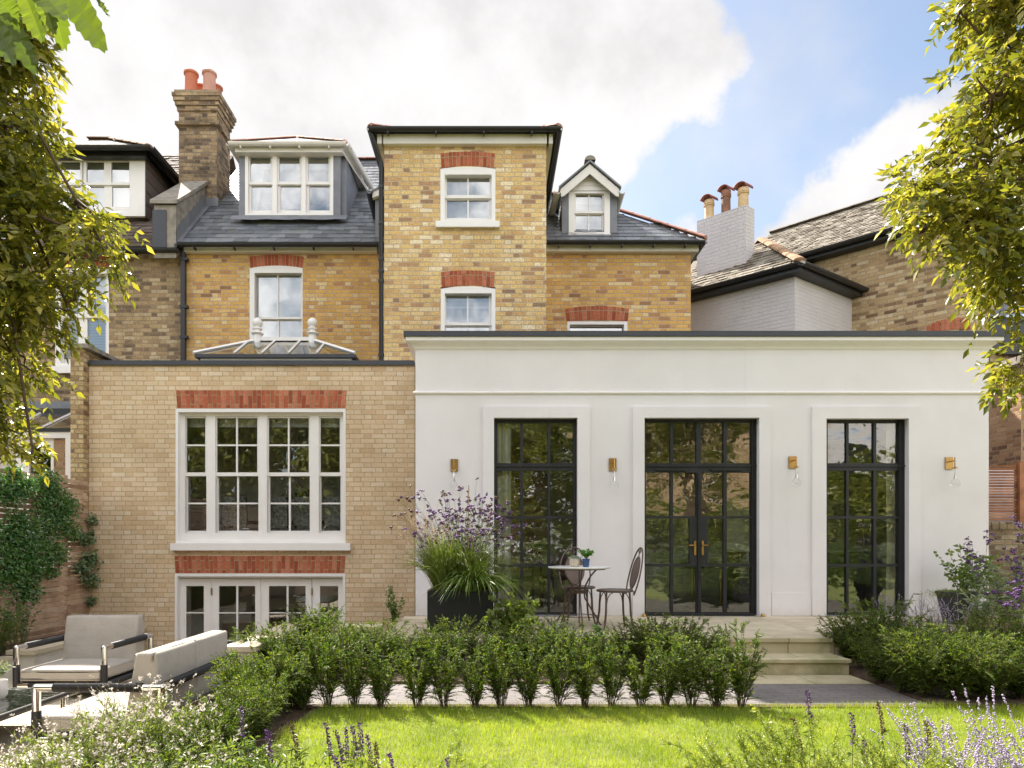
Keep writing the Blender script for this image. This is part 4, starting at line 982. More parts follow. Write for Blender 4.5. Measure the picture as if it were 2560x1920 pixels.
for (p, q) in ((fl_, rl), (fr_, rr_), (bl_, rl), (br_, rr_)): mb.tube([p + up, q + up], .030, 4)
for t_ in (.25, .42, .585, .76):
    p = fl_.lerp(fr_, t_); q = Vector((min(max(p.x, rl.x), rr_.x), 12.25, rl.z))
    if p.x < rl.x: s = (p.x - fl_.x) / (rl.x - fl_.x); q = fl_.lerp(rl, s); q = Vector((p.x, q.y, q.z))
    if p.x > rr_.x: s = (fr_.x - p.x) / (fr_.x - rr_.x); q = fr_.lerp(rr_, s); q = Vector((p.x, q.y, q.z))
    mb.tube([p + up, q + up], .022, 4); p2 = bl_.lerp(br_, t_); mb.tube([p2 + up, Vector((q.x, 13.06 - (q.y - 11.5), q.z)) + up], .022, 4)
mb.box((rl.x - .02, 12.2, rl.z - .01), (rr_.x + .02, 12.3, rl.z + .055)); mk('glazing_bars', mb, M['white'], RL)
for q in (rl, rr_):
    mb = MB(); mb.lathe((q.x, q.y, q.z - .12), [(.075, 0), (.085, .06), (.075, .10), (.07, .22), (.10, .235), (.11, .25), (.10, .265), (.06, .28), (.055, .31), (.085, .325), (.085, .345), (.05, .36)] + [(.09 * math.cos(a_), .44 + .09 * math.sin(a_)) for a_ in np.linspace(-1.0, 1.57, 9)], 20); mk('finial', mb, M['white'], RL, smooth=True)
# brick party pier on the left of it
mb = MB(); PW = thing('party_wall', 'old stock brick garden party wall end with stone coping beside the pale extension', 'wall', (X(198, 10.6), 10.6, -1.5))
px0, px1 = X(176, 10.6), bx0 - .003
mb.box((px0, 10.6, -1.6), (px1, 13.2, Z(872, 10.6))); mk('brickwork', mb, M['brick_pier'], PW)
mb = MB(); mb.box((px0 - .06, 10.54, Z(872, 10.6) + .001), (px1 + .10, 13.2, Z(866, 10.6) + .03)); mk('coping', mb, M['stone_grey'], PW, bevel=.01)

# ------------------------------------------------------------------ white rendered extension
DW = 9.38
WE = thing('white_extension', 'long white rendered single-storey extension with black steel doors and windows', 'extension', (2.6, 9.5, 0))
wx0, wx1 = X(1038.4, DW), X(2472, DW); zW = Z(845, DW)
O1, O2, O3 = (1235, 1044, 1444, 1539.5), (1611.5, 1044, 1898.6, 1541), (2066.5, 1046, 2273, 1539.5)
mb = MB(); mb.plate((wx0, -.05, wx1, zW), [cvr(O1, DW), cvr(O2, DW), cvr(O3, DW)], DW, .16)
mb.wallseg((wx1, DW), (wx1, DM), -.05, zW); mb.wallseg((wx0, 10.9), (wx0, DW), -.05, zW)
for (o_, t_) in ((O1, (1207, 1016, 1475, 1539.5)), (O2, (1582.6, 1016.5, 1927, 1541)), (O3, (2032, 1016, 2304, 1539.5))): mb.pplate(t_, [o_], DW - .036, .04)
mb.pbox(1930, 1482, 2029, 1539, DW - .008, .02); mb.pbox(1478, 1482, 1580, 1539, DW - .008, .02)
mb.pbox(1039.5, 1482, 1204, 1539, DW - .008, .02); mb.pbox(2307, 1482, 2471, 1539, DW - .008, .02)
mk('wall', mb, M['white_wall'], WE)
mb = MB(); prof = [(0.0, 876), (.02, 872), (.03, 868), (.055, 864), (.09, 860.5), (.12, 857), (.12, 848)]
zp = [Z(y, DW) for _, y in prof]
def sweep(mb, prof2, x0, x1, y, ends=.0):
    pts = prof2
    for k in range(len(pts) - 1):
        (e0_, z0_), (e1_, z1_) = pts[k], pts[k + 1]
        a_ = (x0 - e0_ * ends, y - e0_, z0_); b_ = (x1 + e0_ * ends, y - e0_, z0_); c_ = (x1 + e1_ * ends, y - e1_, z1_); d_ = (x0 - e1_ * ends, y - e1_, z1_)
        mb.quad([a_, b_, c_, d_])
        mb.quad([b_, (x1 + e0_ * ends, y + 1.5, z0_), (x1 + e1_ * ends, y + 1.5, z1_), c_]); mb.quad([a_, d_, (x0 - e1_ * ends, y + 1.3, z1_), (x0 - e0_ * ends, y + 1.3, z0_)])
sweep(mb, [(e, z) for (e, _), z in zip(prof, zp)], wx0, wx1, DW, 1.0); mk('cornice', mb, M['white'], WE)
mb = MB(); sc_ = [(0, Z(987, DW)), (.016, Z(986, DW)), (.03, Z(983.5, DW)), (.03, Z(980.5, DW)), (.016, Z(978.5, DW)), (0, Z(978, DW))]; sweep(mb, sc_, wx0, wx1, DW, 1.0); mk('string_course', mb, M['white'], WE)
mb = MB(); xs = [wx0 - .145, X(1380, DW), X(1705, DW), X(2052, DW), wx1 + .145]
for k in range(4): mb.box((xs[k] + .001, DW - .145, Z(847.5, DW)), (xs[k + 1] - .001, DW + .3, Z(835, DW)))
mb.box((wx0 + .0, DW + .3, Z(860, DW)), (wx1, DM - .005, Z(848, DW))); mk('coping', mb, M['coping'], WE)
def steel(name, opening, cols, rows_top, rows_bot, transom, door=False, D=DW + .10):
    """black steel window: frame with slim glazing bars > pane"""
    x0, y0, x1, y1 = opening
    mb = MB(); holes = rects(cols, rows_top) + rects(cols, rows_bot)
    if door:
        new = []
        for h in holes:
            if h[1] > 1290 and h[3] < 1415 and h[0] > 1660 and h[2] < 1820:
                h = (h[0], h[1], h[2] - 17, h[3]) if h[0] < 1720 else (h[0] + 17, h[1], h[2], h[3])
            new.append(h)
        holes = new
    mb.pplate((x0 - 1, y0 + 3, x1 - (0 if not door else 0), y1 - 1), holes, D, .05)
    mb.pbox(x0 - .5, y0 + 2, x0 + 3, y1 - 1, D - .02, .02); mb.pbox(x0 + 3, transom[0] + 5, x1 - 3, transom[0] + 8.5, D - .018, .018)
    mb.pbox(cols[-1][1] + 3, y0 + 4, cols[-1][1] + 6, y1 - 2, D - .02, .02)
    wn = mk(name, mb, M['steel'], WE)
    g = MB(); k = 0
    for c in cols:
        for r in (rows_top + rows_bot):
            dd = D + .03 + random.uniform(-.001, .001); p, q = Wp(c[0] - .6, r[1] + .6, dd), Wp(c[1] + .6, r[0] - .6, dd)
            t1_, t2_ = random.uniform(-.002, .002), random.uniform(-.002, .002)
            g.quad([(p.x, dd + t1_, p.z), (q.x, dd - t1_, p.z), (q.x, dd - t1_ + t2_, q.z), (p.x, dd + t1_ + t2_, q.z)])
    mk('pane', g, M['glass_door'], wn)
    return wn
s1 = steel('steel_window', O1, [(1244, 1301), (1308, 1369), (1376, 1433)], [(1057, 1158)], [(1176.5, 1290), (1297, 1410), (1417, 1531)], (1158, 1176))
s2_ = steel('steel_double_door', O2, [(1614, 1676), (1683, 1741), (1753, 1809), (1817, 1877)], [(1056, 1158)], [(1181, 1290), (1296, 1409.5), (1416.5, 1531)], (1158, 1181), door=True)
s3 = steel('steel_window', O3, [(2068, 2116), (2122, 2184), (2191, 2246)], [(1057, 1158)], [(1176.5, 1290), (1297, 1410), (1417, 1531)], (1158, 1176))
mb = MB(); mb.pbox(1745.6, 1181, 1747, 1537, DW + .078, .03)
mb.pbox(1640, 1172, 1717, 1176, DW + .07, .02); mb.pbox(1778, 1172, 1856, 1176, DW + .07, .02); mb.box((X(1612, DW), DW + .02, 0), (X(1888, DW), DW + .16, .03)); mk('meeting_stile', mb, M['steel'], s2_)
for (a, b, c, e) in ((1735.5, 1740.5, 1723, 1738), (1754.5, 1759.5, 1757, 1771)):
    mb = MB(); mb.pbox(a, 1352, b, 1388, DW + .085, .012); mb.pbox(c, 1361.5, e, 1364.5, DW + .045, .014); mb.pbox((a + b) / 2 - 1.2, 1361, (a + b) / 2 + 1.2, 1365, DW + .045, .04); mk('handle', mb, M['brass'], s2_, bevel=.002)
# interior room, curtains
mb = MB(); room(mb, wx0 + .15, wx1 - .15, DW + .2, 13.1, .0, 2.75); mk('interior', mb, M['room'], WE)
def curtain(parent, x0, x1, y, z0, z1, n):
    mb = MB(); m_ = n * 8; k0 = 0
    for j, z in enumerate(np.linspace(z1, z0, 9)):
        for i in range(m_ + 1):
            t_ = i / m_; mb.v.append((x0 + (x1 - x0) * (t_ + .0 * j), y + .035 * math.sin(t_ * n * 2 * math.pi + .25 * math.sin(j)), z))
    for j in range(8):
        for i in range(m_): a_ = j * (m_ + 1) + i; mb.f.append((a_, a_ + 1, a_ + m_ + 2, a_ + m_ + 1)); mb.uv.append([(0, 0)] * 4); mb.mi.append(0)
    return mk('curtain', mb, M['curtain'], parent, smooth=True)
curtain(WE, X(1232, 9.62), X(1278, 9.62), 9.62, .02, 2.7, 3); curtain(WE, X(2216, 9.62), X(2275, 9.62), 9.62, .02, 2.7, 3); curtain(WE, X(1880, 9.8), X(1905, 9.8), 9.8, .02, 2.7, 2)
# four brass wall lights
def wall_light(px0, px1, py0, py1, label):
    t = thing('wall_light', label, 'wall light', (X((px0 + px1) / 2, DW), DW, Z((py0 + py1) / 2, DW)), 'brass wall lights on the white extension')
    cx = X((px0 + px1) / 2, DW); hw_ = (px1 - px0) / 2 / F * DW; z0_, z1_ = Z(py1, DW), Z(py0, DW)
    mb = MB(); mb.box((cx - hw_, DW - .018, z0_), (cx + hw_, DW - .001, z1_)); mk('backplate', mb, M['brass'], t, bevel=.003)
    mb = MB(); zc_ = (z0_ + z1_) / 2 + .02; yo = DW - .13
    mb.tube([(cx, DW - .018, zc_), (cx, yo, zc_)], .008, 8); mb.tube([(cx, yo, zc_ + .045), (cx, yo, z0_ - .005)], .008, 8); mb.tube([(cx, yo, z0_ + .012), (cx, yo, z0_ - .006)], .032, 14); mk('arm', mb, M['brass'], t, smooth=True)
    mb = MB(); mb.tube([(cx, yo, z0_), (cx, yo, z0_ - .09)], .0035, 6); mb.tube([(cx, yo, z0_ - .09), (cx, yo, z0_ - .15)], .013, 8); mk('lamp_holder', mb, M['chrome'], t, smooth=True)
    mb = MB(); zz = z0_ - .27; prof = [(.012, 0), (.035, .008), (.058, .028), (.066, .055), (.058, .085), (.036, .115), (.024, .145), (.017, .175), (.014, .2)]
    k0 = 0; mb.lathe((cx, yo, zz), prof, 20); mb.f = mb.f[:-2]; mb.uv = mb.uv[:-2]; mb.mi = mb.mi[:-2]; mk('glass_bulb', mb, M['glass_bulb'], t, smooth=True)
wall_light(1126.7, 1145, 1148, 1179, 'brass wall light above the purple flowers, farthest left of four')
wall_light(1522, 1540.7, 1146, 1177.6, 'brass wall light with clear glass bulb between the left steel window and the double door')
wall_light(1971, 1990, 1141, 1171, 'brass wall light with clear glass bulb between the double door and the right steel window')
wall_light(2362, 2381, 1143, 1173, 'brass wall light near the right end of the white extension')

# ------------------------------------------------------------------ right hand neighbour: painted wing, chimney, long side wall
NR = thing('painted_neighbour_wing', 'white painted brick wing with dark eaves, tiled hip roof and stubby white chimney', 'house', (5.66, 13, 0))
cr = Vector((X(1986.9, 13.0), 13.0, 0)); dl = Vector((-.743, .669, 0)); dr_ = Vector((.819, .574, 0)); ztp = Z(683.6, 13.0)
Lp, Rp = cr + dl * 2.35, cr + dr_ * 2.3
mb = MB(); mb.wallseg((Lp.x, Lp.y), (cr.x, cr.y), -.5, ztp); mb.wallseg((cr.x, cr.y), (Rp.x, Rp.y), -.5, ztp, 2.35); mk('wall', mb, M['brick_white'], NR)
nl, nr_ = Vector((-.669, -.743, 0)), Vector((.574, -.819, 0)); ov = .2
ce = cr + (nl + nr_).normalized() * (ov / math.cos(math.acos(max(-1, min(1, nl.dot(nr_)))) / 2))
Le, Re = Lp + nl * ov, Rp + nr_ * ov
mb = MB(); zb_, zt_ = ztp - .06, ztp + .05
for (p, q, p2_, q2_) in ((Le, ce, Lp, cr), (ce, Re, cr, Rp)):
    mb.quad([(p.x, p.y, zb_ + .02), (q.x, q.y, zb_ + .02), (q.x, q.y, zt_), (p.x, p.y, zt_)]); mb.quad([(p.x, p.y, zb_ + .02), (q.x, q.y, zb_ + .02), (q2_.x, q2_.y, zb_ + .0), (p2_.x, p2_.y, zb_ + .0)])
mb.quad([(Le.x, Le.y, zt_), (ce.x, ce.y, zt_), (cr.x, cr.y, zt_ + .02), (Lp.x, Lp.y, zt_ + .02)]); mk('eaves_board', mb, M['black'], NR)
for (p, q) in ((Le + nl * .06, ce + nl * .06), (ce + nr_ * .06, Re + nr_ * .06)): gutter('gutter', NR, (p.x, p.y, zt_ + .04), (q.x, q.y, zt_ + .04), r=.065)
# hip roof
Pk = Vector((X(1905, 14.4), 14.4, Z(603, 14.4))); Lk = Pk + dl * 2.2 + Vector((0, 0, 0))
cE, lE, rE = Vector((ce.x, ce.y, zt_ + .06)), Vector((Le.x, Le.y, zt_ + .06)), Vector((Re.x, Re.y, zt_ + .06))
mb = MB(); mb.quad([lE, cE, Pk, Lk]); mb.quad([cE, rE, Pk + dr_ * 1.5, Pk]); rr3 = mk('roof', mb, M['tile_side'], NR)
uu = (lE - cE); ul = uu.length; vv = (Pk - cE) - uu.normalized() * (Pk - cE).dot(uu.normalized()); vl = vv.length; upk = (Pk - cE).dot(uu.normalized())
slates('tile_courses', cE, uu, vv, lambda u, v: u > upk * v / vl + .04, ul, vl, M['tile_side'], rr3, w=.17, g=.12, th=.016, jit=.008)
ridge_tiles('hip_tiles', rr3, cE + Vector((0, 0, .03)), Pk + Vector((0, 0, .03)), M['hip_brown'], r=.12, L=.4)
ridge_tiles('hip_tiles', rr3, Pk + Vector((0, 0, .03)), Wp(1880, 628, 14.6), M['hip_brown'], r=.10)
# chimney
def ray_x(px, D): return (px - VX) * D / F
cc = Vector((X(1864, 13.9), 13.9, 0)); w_l = 1.05; w_r = .30
ctop = Z(511.6, 13.9); cbot = Z(712, 13.0)
A_ = cc + dl * w_l; B_ = cc; C_ = cc + dr_ * w_r; D_ = A_ + dr_ * w_r
mb = MB()
for (p, q, u0) in ((A_, B_, 0), (B_, C_, w_l), (C_, D_, 0), (D_, A_, 0)): mb.wallseg((p.x, p.y), (q.x, q.y), cbot, ctop, u0)
mb.quad([(p.x, p.y, ctop) for p in (A_, B_, C_, D_)]); nch = mk('chimney', mb, M['brick_white'], NR)
def cowl_pot(t_, h, r, m, cap):
    c = cc.lerp(A_, t_) + dr_ * .13
    o = pot(nch, c.x, c.y, ctop - .02, h, r, m, [(r * 1.0, 0), (r * .95, h * .1), (r * .9, h * .7), (r * 1.08, h * .74), (r * .98, h * .78), (r * 1.08, h * .83), (r * 1.0, h * .88), (r * 1.0, h)])
    q = MB(); n = 8; k0 = 0; dd = dr_
    for s_v in (-1, 1):
        for k in range(n + 1):
            an = math.pi * k / n; p = c + dl * (math.cos(an) * r * 1.2) + dd * (s_v * r * 1.15); q.v.append((p.x, p.y, ctop + h * .98 + math.sin(an) * r * 1.0))
    for k in range(n): q.f.append((k, k + 1, n + 2 + k, n + 1 + k)); q.uv.append([(0, 0)] * 4); q.mi.append(0)
    mo = mk('pot_cowl', q, m if cap is None else cap, nch, smooth=True); sdm = mo.modifiers.new('thick', 'SOLIDIFY'); sdm.thickness = .02
CWM = plain('sooty_red_cowl', (.26, .085, .06), .7, var=.3, scale=12, grime=.4)
cowl_pot(.82, .42, .105, M['buff'], CWM); cowl_pot(.47, .50, .10, M['buff_dark'], CWM); cowl_pot(.12, .42, .11, M['buff'], CWM)
fb = MB(); p, q = A_ - dr_ * .01, B_ - dr_ * .01; n_ = nl * .012
fb.quad([(p.x + n_.x, p.y + n_.y, Z(722, p.y)), (q.x + n_.x, q.y + n_.y, Z(702, q.y)), (q.x + n_.x, q.y + n_.y, Z(684, q.y)), (p.x + n_.x, p.y + n_.y, Z(705, p.y))])
for k in range(5):
    s0 = k / 5; p = B_.lerp(C_, s0) + nr_ * .012; q = B_.lerp(C_, s0 + .2) + nr_ * .012; z_ = Z(690, 13.9) + .42 * s0; fb.quad([(p.x, p.y, z_ - .06), (q.x, q.y, z_ - .06), (q.x, q.y, z_ + .12), (p.x, p.y, z_ + .12)])
mk('flashing', fb, M['lead'], nch)
# far white dormer window seen past the chimney
mb = MB(); mb.pplate((1716, 640, 1790, 706), [(1736, 648, 1752, 690), (1762, 644, 1785, 690)], 16.4, .06); fw = mk('far_dormer_window', mb, M['white'], NR)
mb = MB(); mb.pbox(1734, 642, 1788, 692, 16.44, .01); mk('pane', mb, glass('far_pane', .3, tint=(.4, .42, .45)), fw)
mb = MB(); mb.pbox(1716, 628, 1800, 641, 16.2, .8); mk('dormer_roof', mb, M['black'], fw)
# long brick side wing
SW = thing('side_wing_house', 'long brown brick neighbouring house with weathered tiled roof receding behind the right tree', 'house', (8, 14, 0))
b0 = Vector((7.45, 14.25, 0)); db = Vector((.722, -.692, 0)); nb = Vector((.692, .722, 0)); S0, S1 = b0 - db * 2.2, b0 + db * 2.16
zg = Z(614, 14.2) - .12
mb = MB(); mb.wallseg((S0.x, S0.y), (S1.x, S1.y), -.5, zg); mb.wallseg((S1.x, S1.y), (S1.x + nb.x * 4, S1.y + nb.y * 4), -.5, zg, 4.36); mk('wall', mb, M['brick_side'], SW)
g0, g1 = S0 - nb * .22, S1 - nb * .22 + db * .3
mb = MB(); mb.quad([(g0.x, g0.y, zg), (g1.x, g1.y, zg), (g1.x, g1.y, zg + .13), (g0.x, g0.y, zg + .13)]); mb.quad([(g0.x, g0.y, zg), (g1.x, g1.y, zg), (S1.x + .2, S1.y - .2, zg - .02), (S0.x, S0.y, zg - .02)]); mk('eaves_board', mb, M['black'], SW)
gutter('gutter', SW, (g0.x - nb.x * .07, g0.y - nb.y * .07, zg + .13), (g1.x - nb.x * .07, g1.y - nb.y * .07, zg + .13), r=.07)
th_ = R(40); wv_ = 1.65; vup = Vector((nb.x * math.cos(th_), nb.y * math.cos(th_), math.sin(th_)))
e_0 = Vector((g0.x, g0.y, zg + .16)); e_1 = Vector((g1.x, g1.y, zg + .16))
mb = MB(); mb.quad([e_0, e_1, e_1 + vup * (wv_ / math.cos(th_)), e_0 + vup * (wv_ / math.cos(th_))]); top0, top1 = e_0 + vup * (wv_ / math.cos(th_)), e_1 + vup * (wv_ / math.cos(th_))
dn_ = Vector((nb.x * math.cos(th_), nb.y * math.cos(th_), -math.sin(th_))) * (wv_ / math.cos(th_)); mb.quad([top0, top1, top1 + dn_, top0 + dn_]); rs = mk('roof', mb, M['tile_side'], SW)
slates('tile_courses', e_0, e_1 - e_0, vup, lambda u, v: True, (e_1 - e_0).length, wv_ / math.cos(th_), M['tile_side'], rs, w=.16, g=.105, th=.016, jit=.008)
ridge_tiles('ridge_tiles', rs, top0 + Vector((0, 0, .02)), top1 + Vector((0, 0, .02)), M['stone_grey'], r=.10, L=.45)
# red window arch on its right end (a sliver above the white coping)
mb = MB(); pm = b0 + db * 1.75
for k in range(9):
    t_ = -.36 + .08 * k; p = pm + db * t_ - nb * .01; q = pm + db * (t_ + .068) - nb * .01; zc2 = Z(838, 12.9) + .16 - (t_ + .04) ** 2 * .6
    mb.quad([(p.x, p.y, zc2 - .02), (q.x, q.y, zc2 - .02), (q.x, q.y, zc2 + .20), (p.x, p.y, zc2 + .20)])
mk('brick_arch', mb, M['red_arch'], SW)
# dark slated building and pipe at the far right
FD = thing('slate_clad_house', 'dark slate clad building glimpsed behind the right tree above the white coping', 'house', (X(2510, 14), 14, 0))
mb = MB(); mb.pbox(2472, 792, 2760, 905, 14.0, 3); mk('cladding', mb, M['coping'], FD)
mb = MB(); mb.pbox(2455, 790, 2475, 960, 13.9, .1); mb.pbox(2500, 872, 2760, 885, 13.85, .2); mk('downpipe', mb, M['black'], FD)
mb = MB(); mb.pbox(2474, 886, 2760, 960, 13.95, .5); mk('brick_base', mb, M['brick_side'], FD)
mb = MB(); mb.quad([Wp(2465, 792, 13.9), Wp(2760, 770, 13.9), Wp(2760, 700, 16), Wp(2500, 730, 16)]); mk('roof', mb, M['lead'], FD)
# red brown brick outbuilding at right edge
OB = thing('brick_outbuilding', 'red-brown brick outbuilding wall with worn stone coping at the right edge', 'outbuilding', (X(2520, 11.8), 11.8, 0))
mb = MB(); p0_, p1_ = Vector((X(2440, 12.4), 12.4, 0)), Vector((X(2553, 11.4), 11.4, 0)); zz = Z(926, 11.8)
mb.wallseg((p0_.x, p0_.y), (p1_.x, p1_.y), -.5, zz); mb.wallseg((p1_.x, p1_.y), (p1_.x + 2, p1_.y + 1.2), -.5, zz, 1.3); mk('brickwork', mb, M['brick_redbrown'], OB)
mb = MB(); nn = Vector((-.1, -.12, 0)); a_, b_ = p0_ + nn, p1_ + nn
mb.quad([(a_.x, a_.y, zz), (b_.x, b_.y, zz), (b_.x, b_.y, zz + .12), (a_.x, a_.y, zz + .12)]); mb.quad([(a_.x, a_.y, zz + .12), (b_.x, b_.y, zz + .12), (p1_.x + .4, p1_.y + .5, zz + .14), (p0_.x + .4, p0_.y + .5, zz + .14)]); mb.quad([(b_.x, b_.y, zz), (b_.x + 2, b_.y + 1.2, zz), (b_.x + 2, b_.y + 1.2, zz + .12), (b_.x, b_.y, zz + .12)]); mk('coping', mb, M['stone_grey'], OB)
# garden wall with slatted screen on it, right of the extension
GW = thing('garden_wall', 'old brown brick garden wall beside the right end of the white extension', 'wall', (8, 10.0, -.4))
mb = MB(); mb.box((wx1 + .02, 10.0, -.5), (11, 10.23, Z(1306, 10.0))); mk('brickwork', mb, M['brick_garden'], GW)
mb = MB(); zz = Z(1306, 10.0)
for k in range(28): x_ = wx1 + .02 + k * .115; mb.box((x_ + .005, 9.985, zz - .105), (x_ + .11, 10.24, zz + .003 + random.uniform(0, .006)))
mk('brick_coping', mb, M['brick_garden'], GW)
SC = thing('slatted_screen', 'warm cedar slatted screen standing on top of the brick garden wall', 'fence', (8, 10.1, zz))
mb = MB(); n_s = 20; zt2 = Z(1158, 10.08)
for k in range(n_s): z_ = zz + .03 + (zt2 - zz - .05) * k / n_s; mb.box((wx1 + .04, 10.08, z_), (10.5, 10.10, z_ + (zt2 - zz) / n_s * .66))
mk('slats', mb, M['wood_red'], SC)
for xx in (2546, 2800):
    mb = MB(); x_ = X(xx, 10.06); mb.box((x_, 10.03, zz), (x_ + .09, 10.075, zt2 + .03)); mk('post', mb, M['wood_red'], SC)
mb = MB(); x_ = X(2531, 10.2); mb.box((x_ - .02, 10.102, zz), (x_ + .02, 10.14, zt2)); mk('batten', mb, M['wood_red'], SC)
# left fence
FX = bx0 - .0
FN = thing('slatted_fence', 'weathered horizontal cedar slat fence running back to the pale brick extension', 'fence', (FX, 8, -.4))
mb = MB(); ft = 2.02; k = 0; z_ = -.5
while z_ < ft - .05:
    y_ = 3.0
    while y_ < 10.7:
        L_ = random.uniform(1.7, 1.9); off = random.uniform(-.004, .004); mb.box((FX - .02 + off, y_, z_), (FX + off, min(y_ + 1.795, 10.72), z_ + .059)); y_ += 1.8
    z_ += .073
mk('slats', mb, M['wood_fence'], FN)
for y_ in (3.0, 4.8, 6.6, 8.4, 10.2): mb = MB(); mb.box((FX - .10, y_ - .04, -.6), (FX - .021, y_ + .04, ft)); mk('post', mb, M['wood_fence'], FN)
# ================================================================== GROUND
def struct(name, mb, m, **kw): o = mk(name, mb, m, None, **kw); o['kind'] = 'structure'; return o
ZL, ZP = EYE - 1.295, EYE - 1.58      # lower garden level, sunken patio level
mb = MB(); mb.quad([(-300, -300, -1.68), (300, -300, -1.68), (300, 400, -1.68), (-300, 400, -1.68)]); struct('ground', mb, M['ground'])
mb = MB(); mb.box((-1.42, 2.9, ZL - .6), (12, 5.45, ZL)); mb.box((-1.2, -16, ZL - .6), (14, 2.9, ZL - .002)); struct('lawn', mb, M['lawn'])
mb = MB(); mb.box((-8, 2, ZP - .3), (-2.45, 8.0, ZP)); struct('patio', mb, M['paving'])
mb = MB(); mb.box((-5.36, 8.0, -1.66), (-1.3, 10.74, -1.6)); mb.box((-5.36, 7.9, -1.66), (-2.6, 7.999, ZP - .01)); struct('courtyard_floor', mb, M['paving'])
mb = MB(); mb.box((-2.3, 5.5, ZL - .3), (3.54, 6.32, ZL + .004)); struct('path', mb, M['pavers'])
mb = MB(); mb.box((1.0, 6.321, ZL - .3), (3.54, 6.75, ZL + .008)); struct('path_apron', mb, M['step'])
mb = MB(); mb.box((wx0 + .0, 7.17, -.5), (11, DW + .3, 0)); mb.box((-1.2, 7.2, -.5), (wx0, 9.37, -.002)); struct('terrace', mb, M['terrace'])
mb = MB(); mb.box((-2.45, 5.0, ZL - .5), (-2.3, 6.6, ZL + .02)); mb.box((-2.6, -10, ZL - .6), (-1.42, 5.45, ZL - .01)); mb.box((-2.3, 6.33, ZL - .3), (1.0, 7.165, ZL + .03)); mb.box((-2.3, 7.165, -.6), (-1.2, 8.3, -.12)); mb.box((3.56, 5.46, ZL - .3), (11, 7.165, ZL + .02)); mb.box((-2.149, 5.40, ZL), (3.9, 5.499, ZL + .012))
mb.box((FX, 2, -.9), (-5.70, 10.7, -.33)); mb.box((-8, -6, ZP - .1), (-2.6, 2.0, ZP + .03)); struct('planting_bed', mb, M['soil'])
mb = MB(); mb.box((-60, -70, ZL - .9), (60, -16.001, ZL - .02)); mb.box((14.001, -16, ZL - .9), (60, 20, ZL - .02)); mb.box((-60, -16, ZL - .9), (-8.001, 2, ZL - .02)); mb.box((-8, -16, ZL - .9), (-1.2, -6.001, ZL - .02)); struct('garden_ground', mb, M['lawn'])
# steps
ST = thing('garden_steps', 'two mossy cream stone steps leading up from the path to the terrace', 'steps', (2.6, 6.9, ZL))
sx0, sx1 = 1.55, 3.54
mb = MB(); mb.box((sx0, 6.77, ZL), (sx1, 7.168, -.155 - .03)); mb.box((sx0 - .0, 6.74, -.155 - .03), (sx1 + .01, 7.169, -.155)); mk('step', mb, M['step'], ST, bevel=.004)
mb = MB(); mb.box((sx0, 7.150, -.155), (sx1 + .002, 7.169, -.036)); mb.box((sx0 - .2, 7.125, -.036), (sx1 + .015, 7.169, .003)); mk('step', mb, M['step'], ST, bevel=.004)
# retaining walls with stone copings
def rwall(label, boxes, caps):
    t = thing('retaining_wall', label, 'wall', tuple(boxes[0][0]))
    mb = MB(); [mb.box(*b) for b in boxes]; mk('rendered_face', mb, M['wall_white'], t)
    mb = MB(); [mb.box(*b) for b in caps]; mk('coping', mb, M['stone'], t, bevel=.006)
rwall('low white garden wall with stone coping behind the sofa, turning towards the white extension',
      [((-2.56, 6.6, -1.6), (-2.31, 8.45, -.05)), ((-2.31, 8.22, -1.6), (-1.36, 8.45, -.05))],
      [((-2.60, 6.56, -.05), (-2.27, 8.49, -.0)), ((-2.269, 8.18, -.05), (-1.34, 8.49, -.001))])
rwall('low white garden wall with stone coping on the left, behind the armchair', [((-5.66, 8.05, -1.6), (-5.40, 10.55, -.31))], [((-5.70, 8.0, -.31), (-5.36, 10.6, -.26))])
rwall('low edging wall of the left planting bed below the slatted fence', [((-5.70, 6.2, ZP), (-5.60, 7.99, -.36))], [((-5.72, 6.2, -.36), (-5.58, 7.99, -.32))])
for px in (1610, 1908):
    t = thing('ground_light', 'tiny brass spotlight on the terrace at the %s foot of the steel double door' % ('left' if px < 1700 else 'right'), 'spotlight', (X(px, 9.3), 9.3, 0))
    mb = MB(); mb.lathe((X(px, 9.3), 9.3, 0), [(.03, 0), (.03, .02), (.022, .035), (.022, .04)], 12); mk('lamp_body', mb, M['brass'], t, smooth=True)

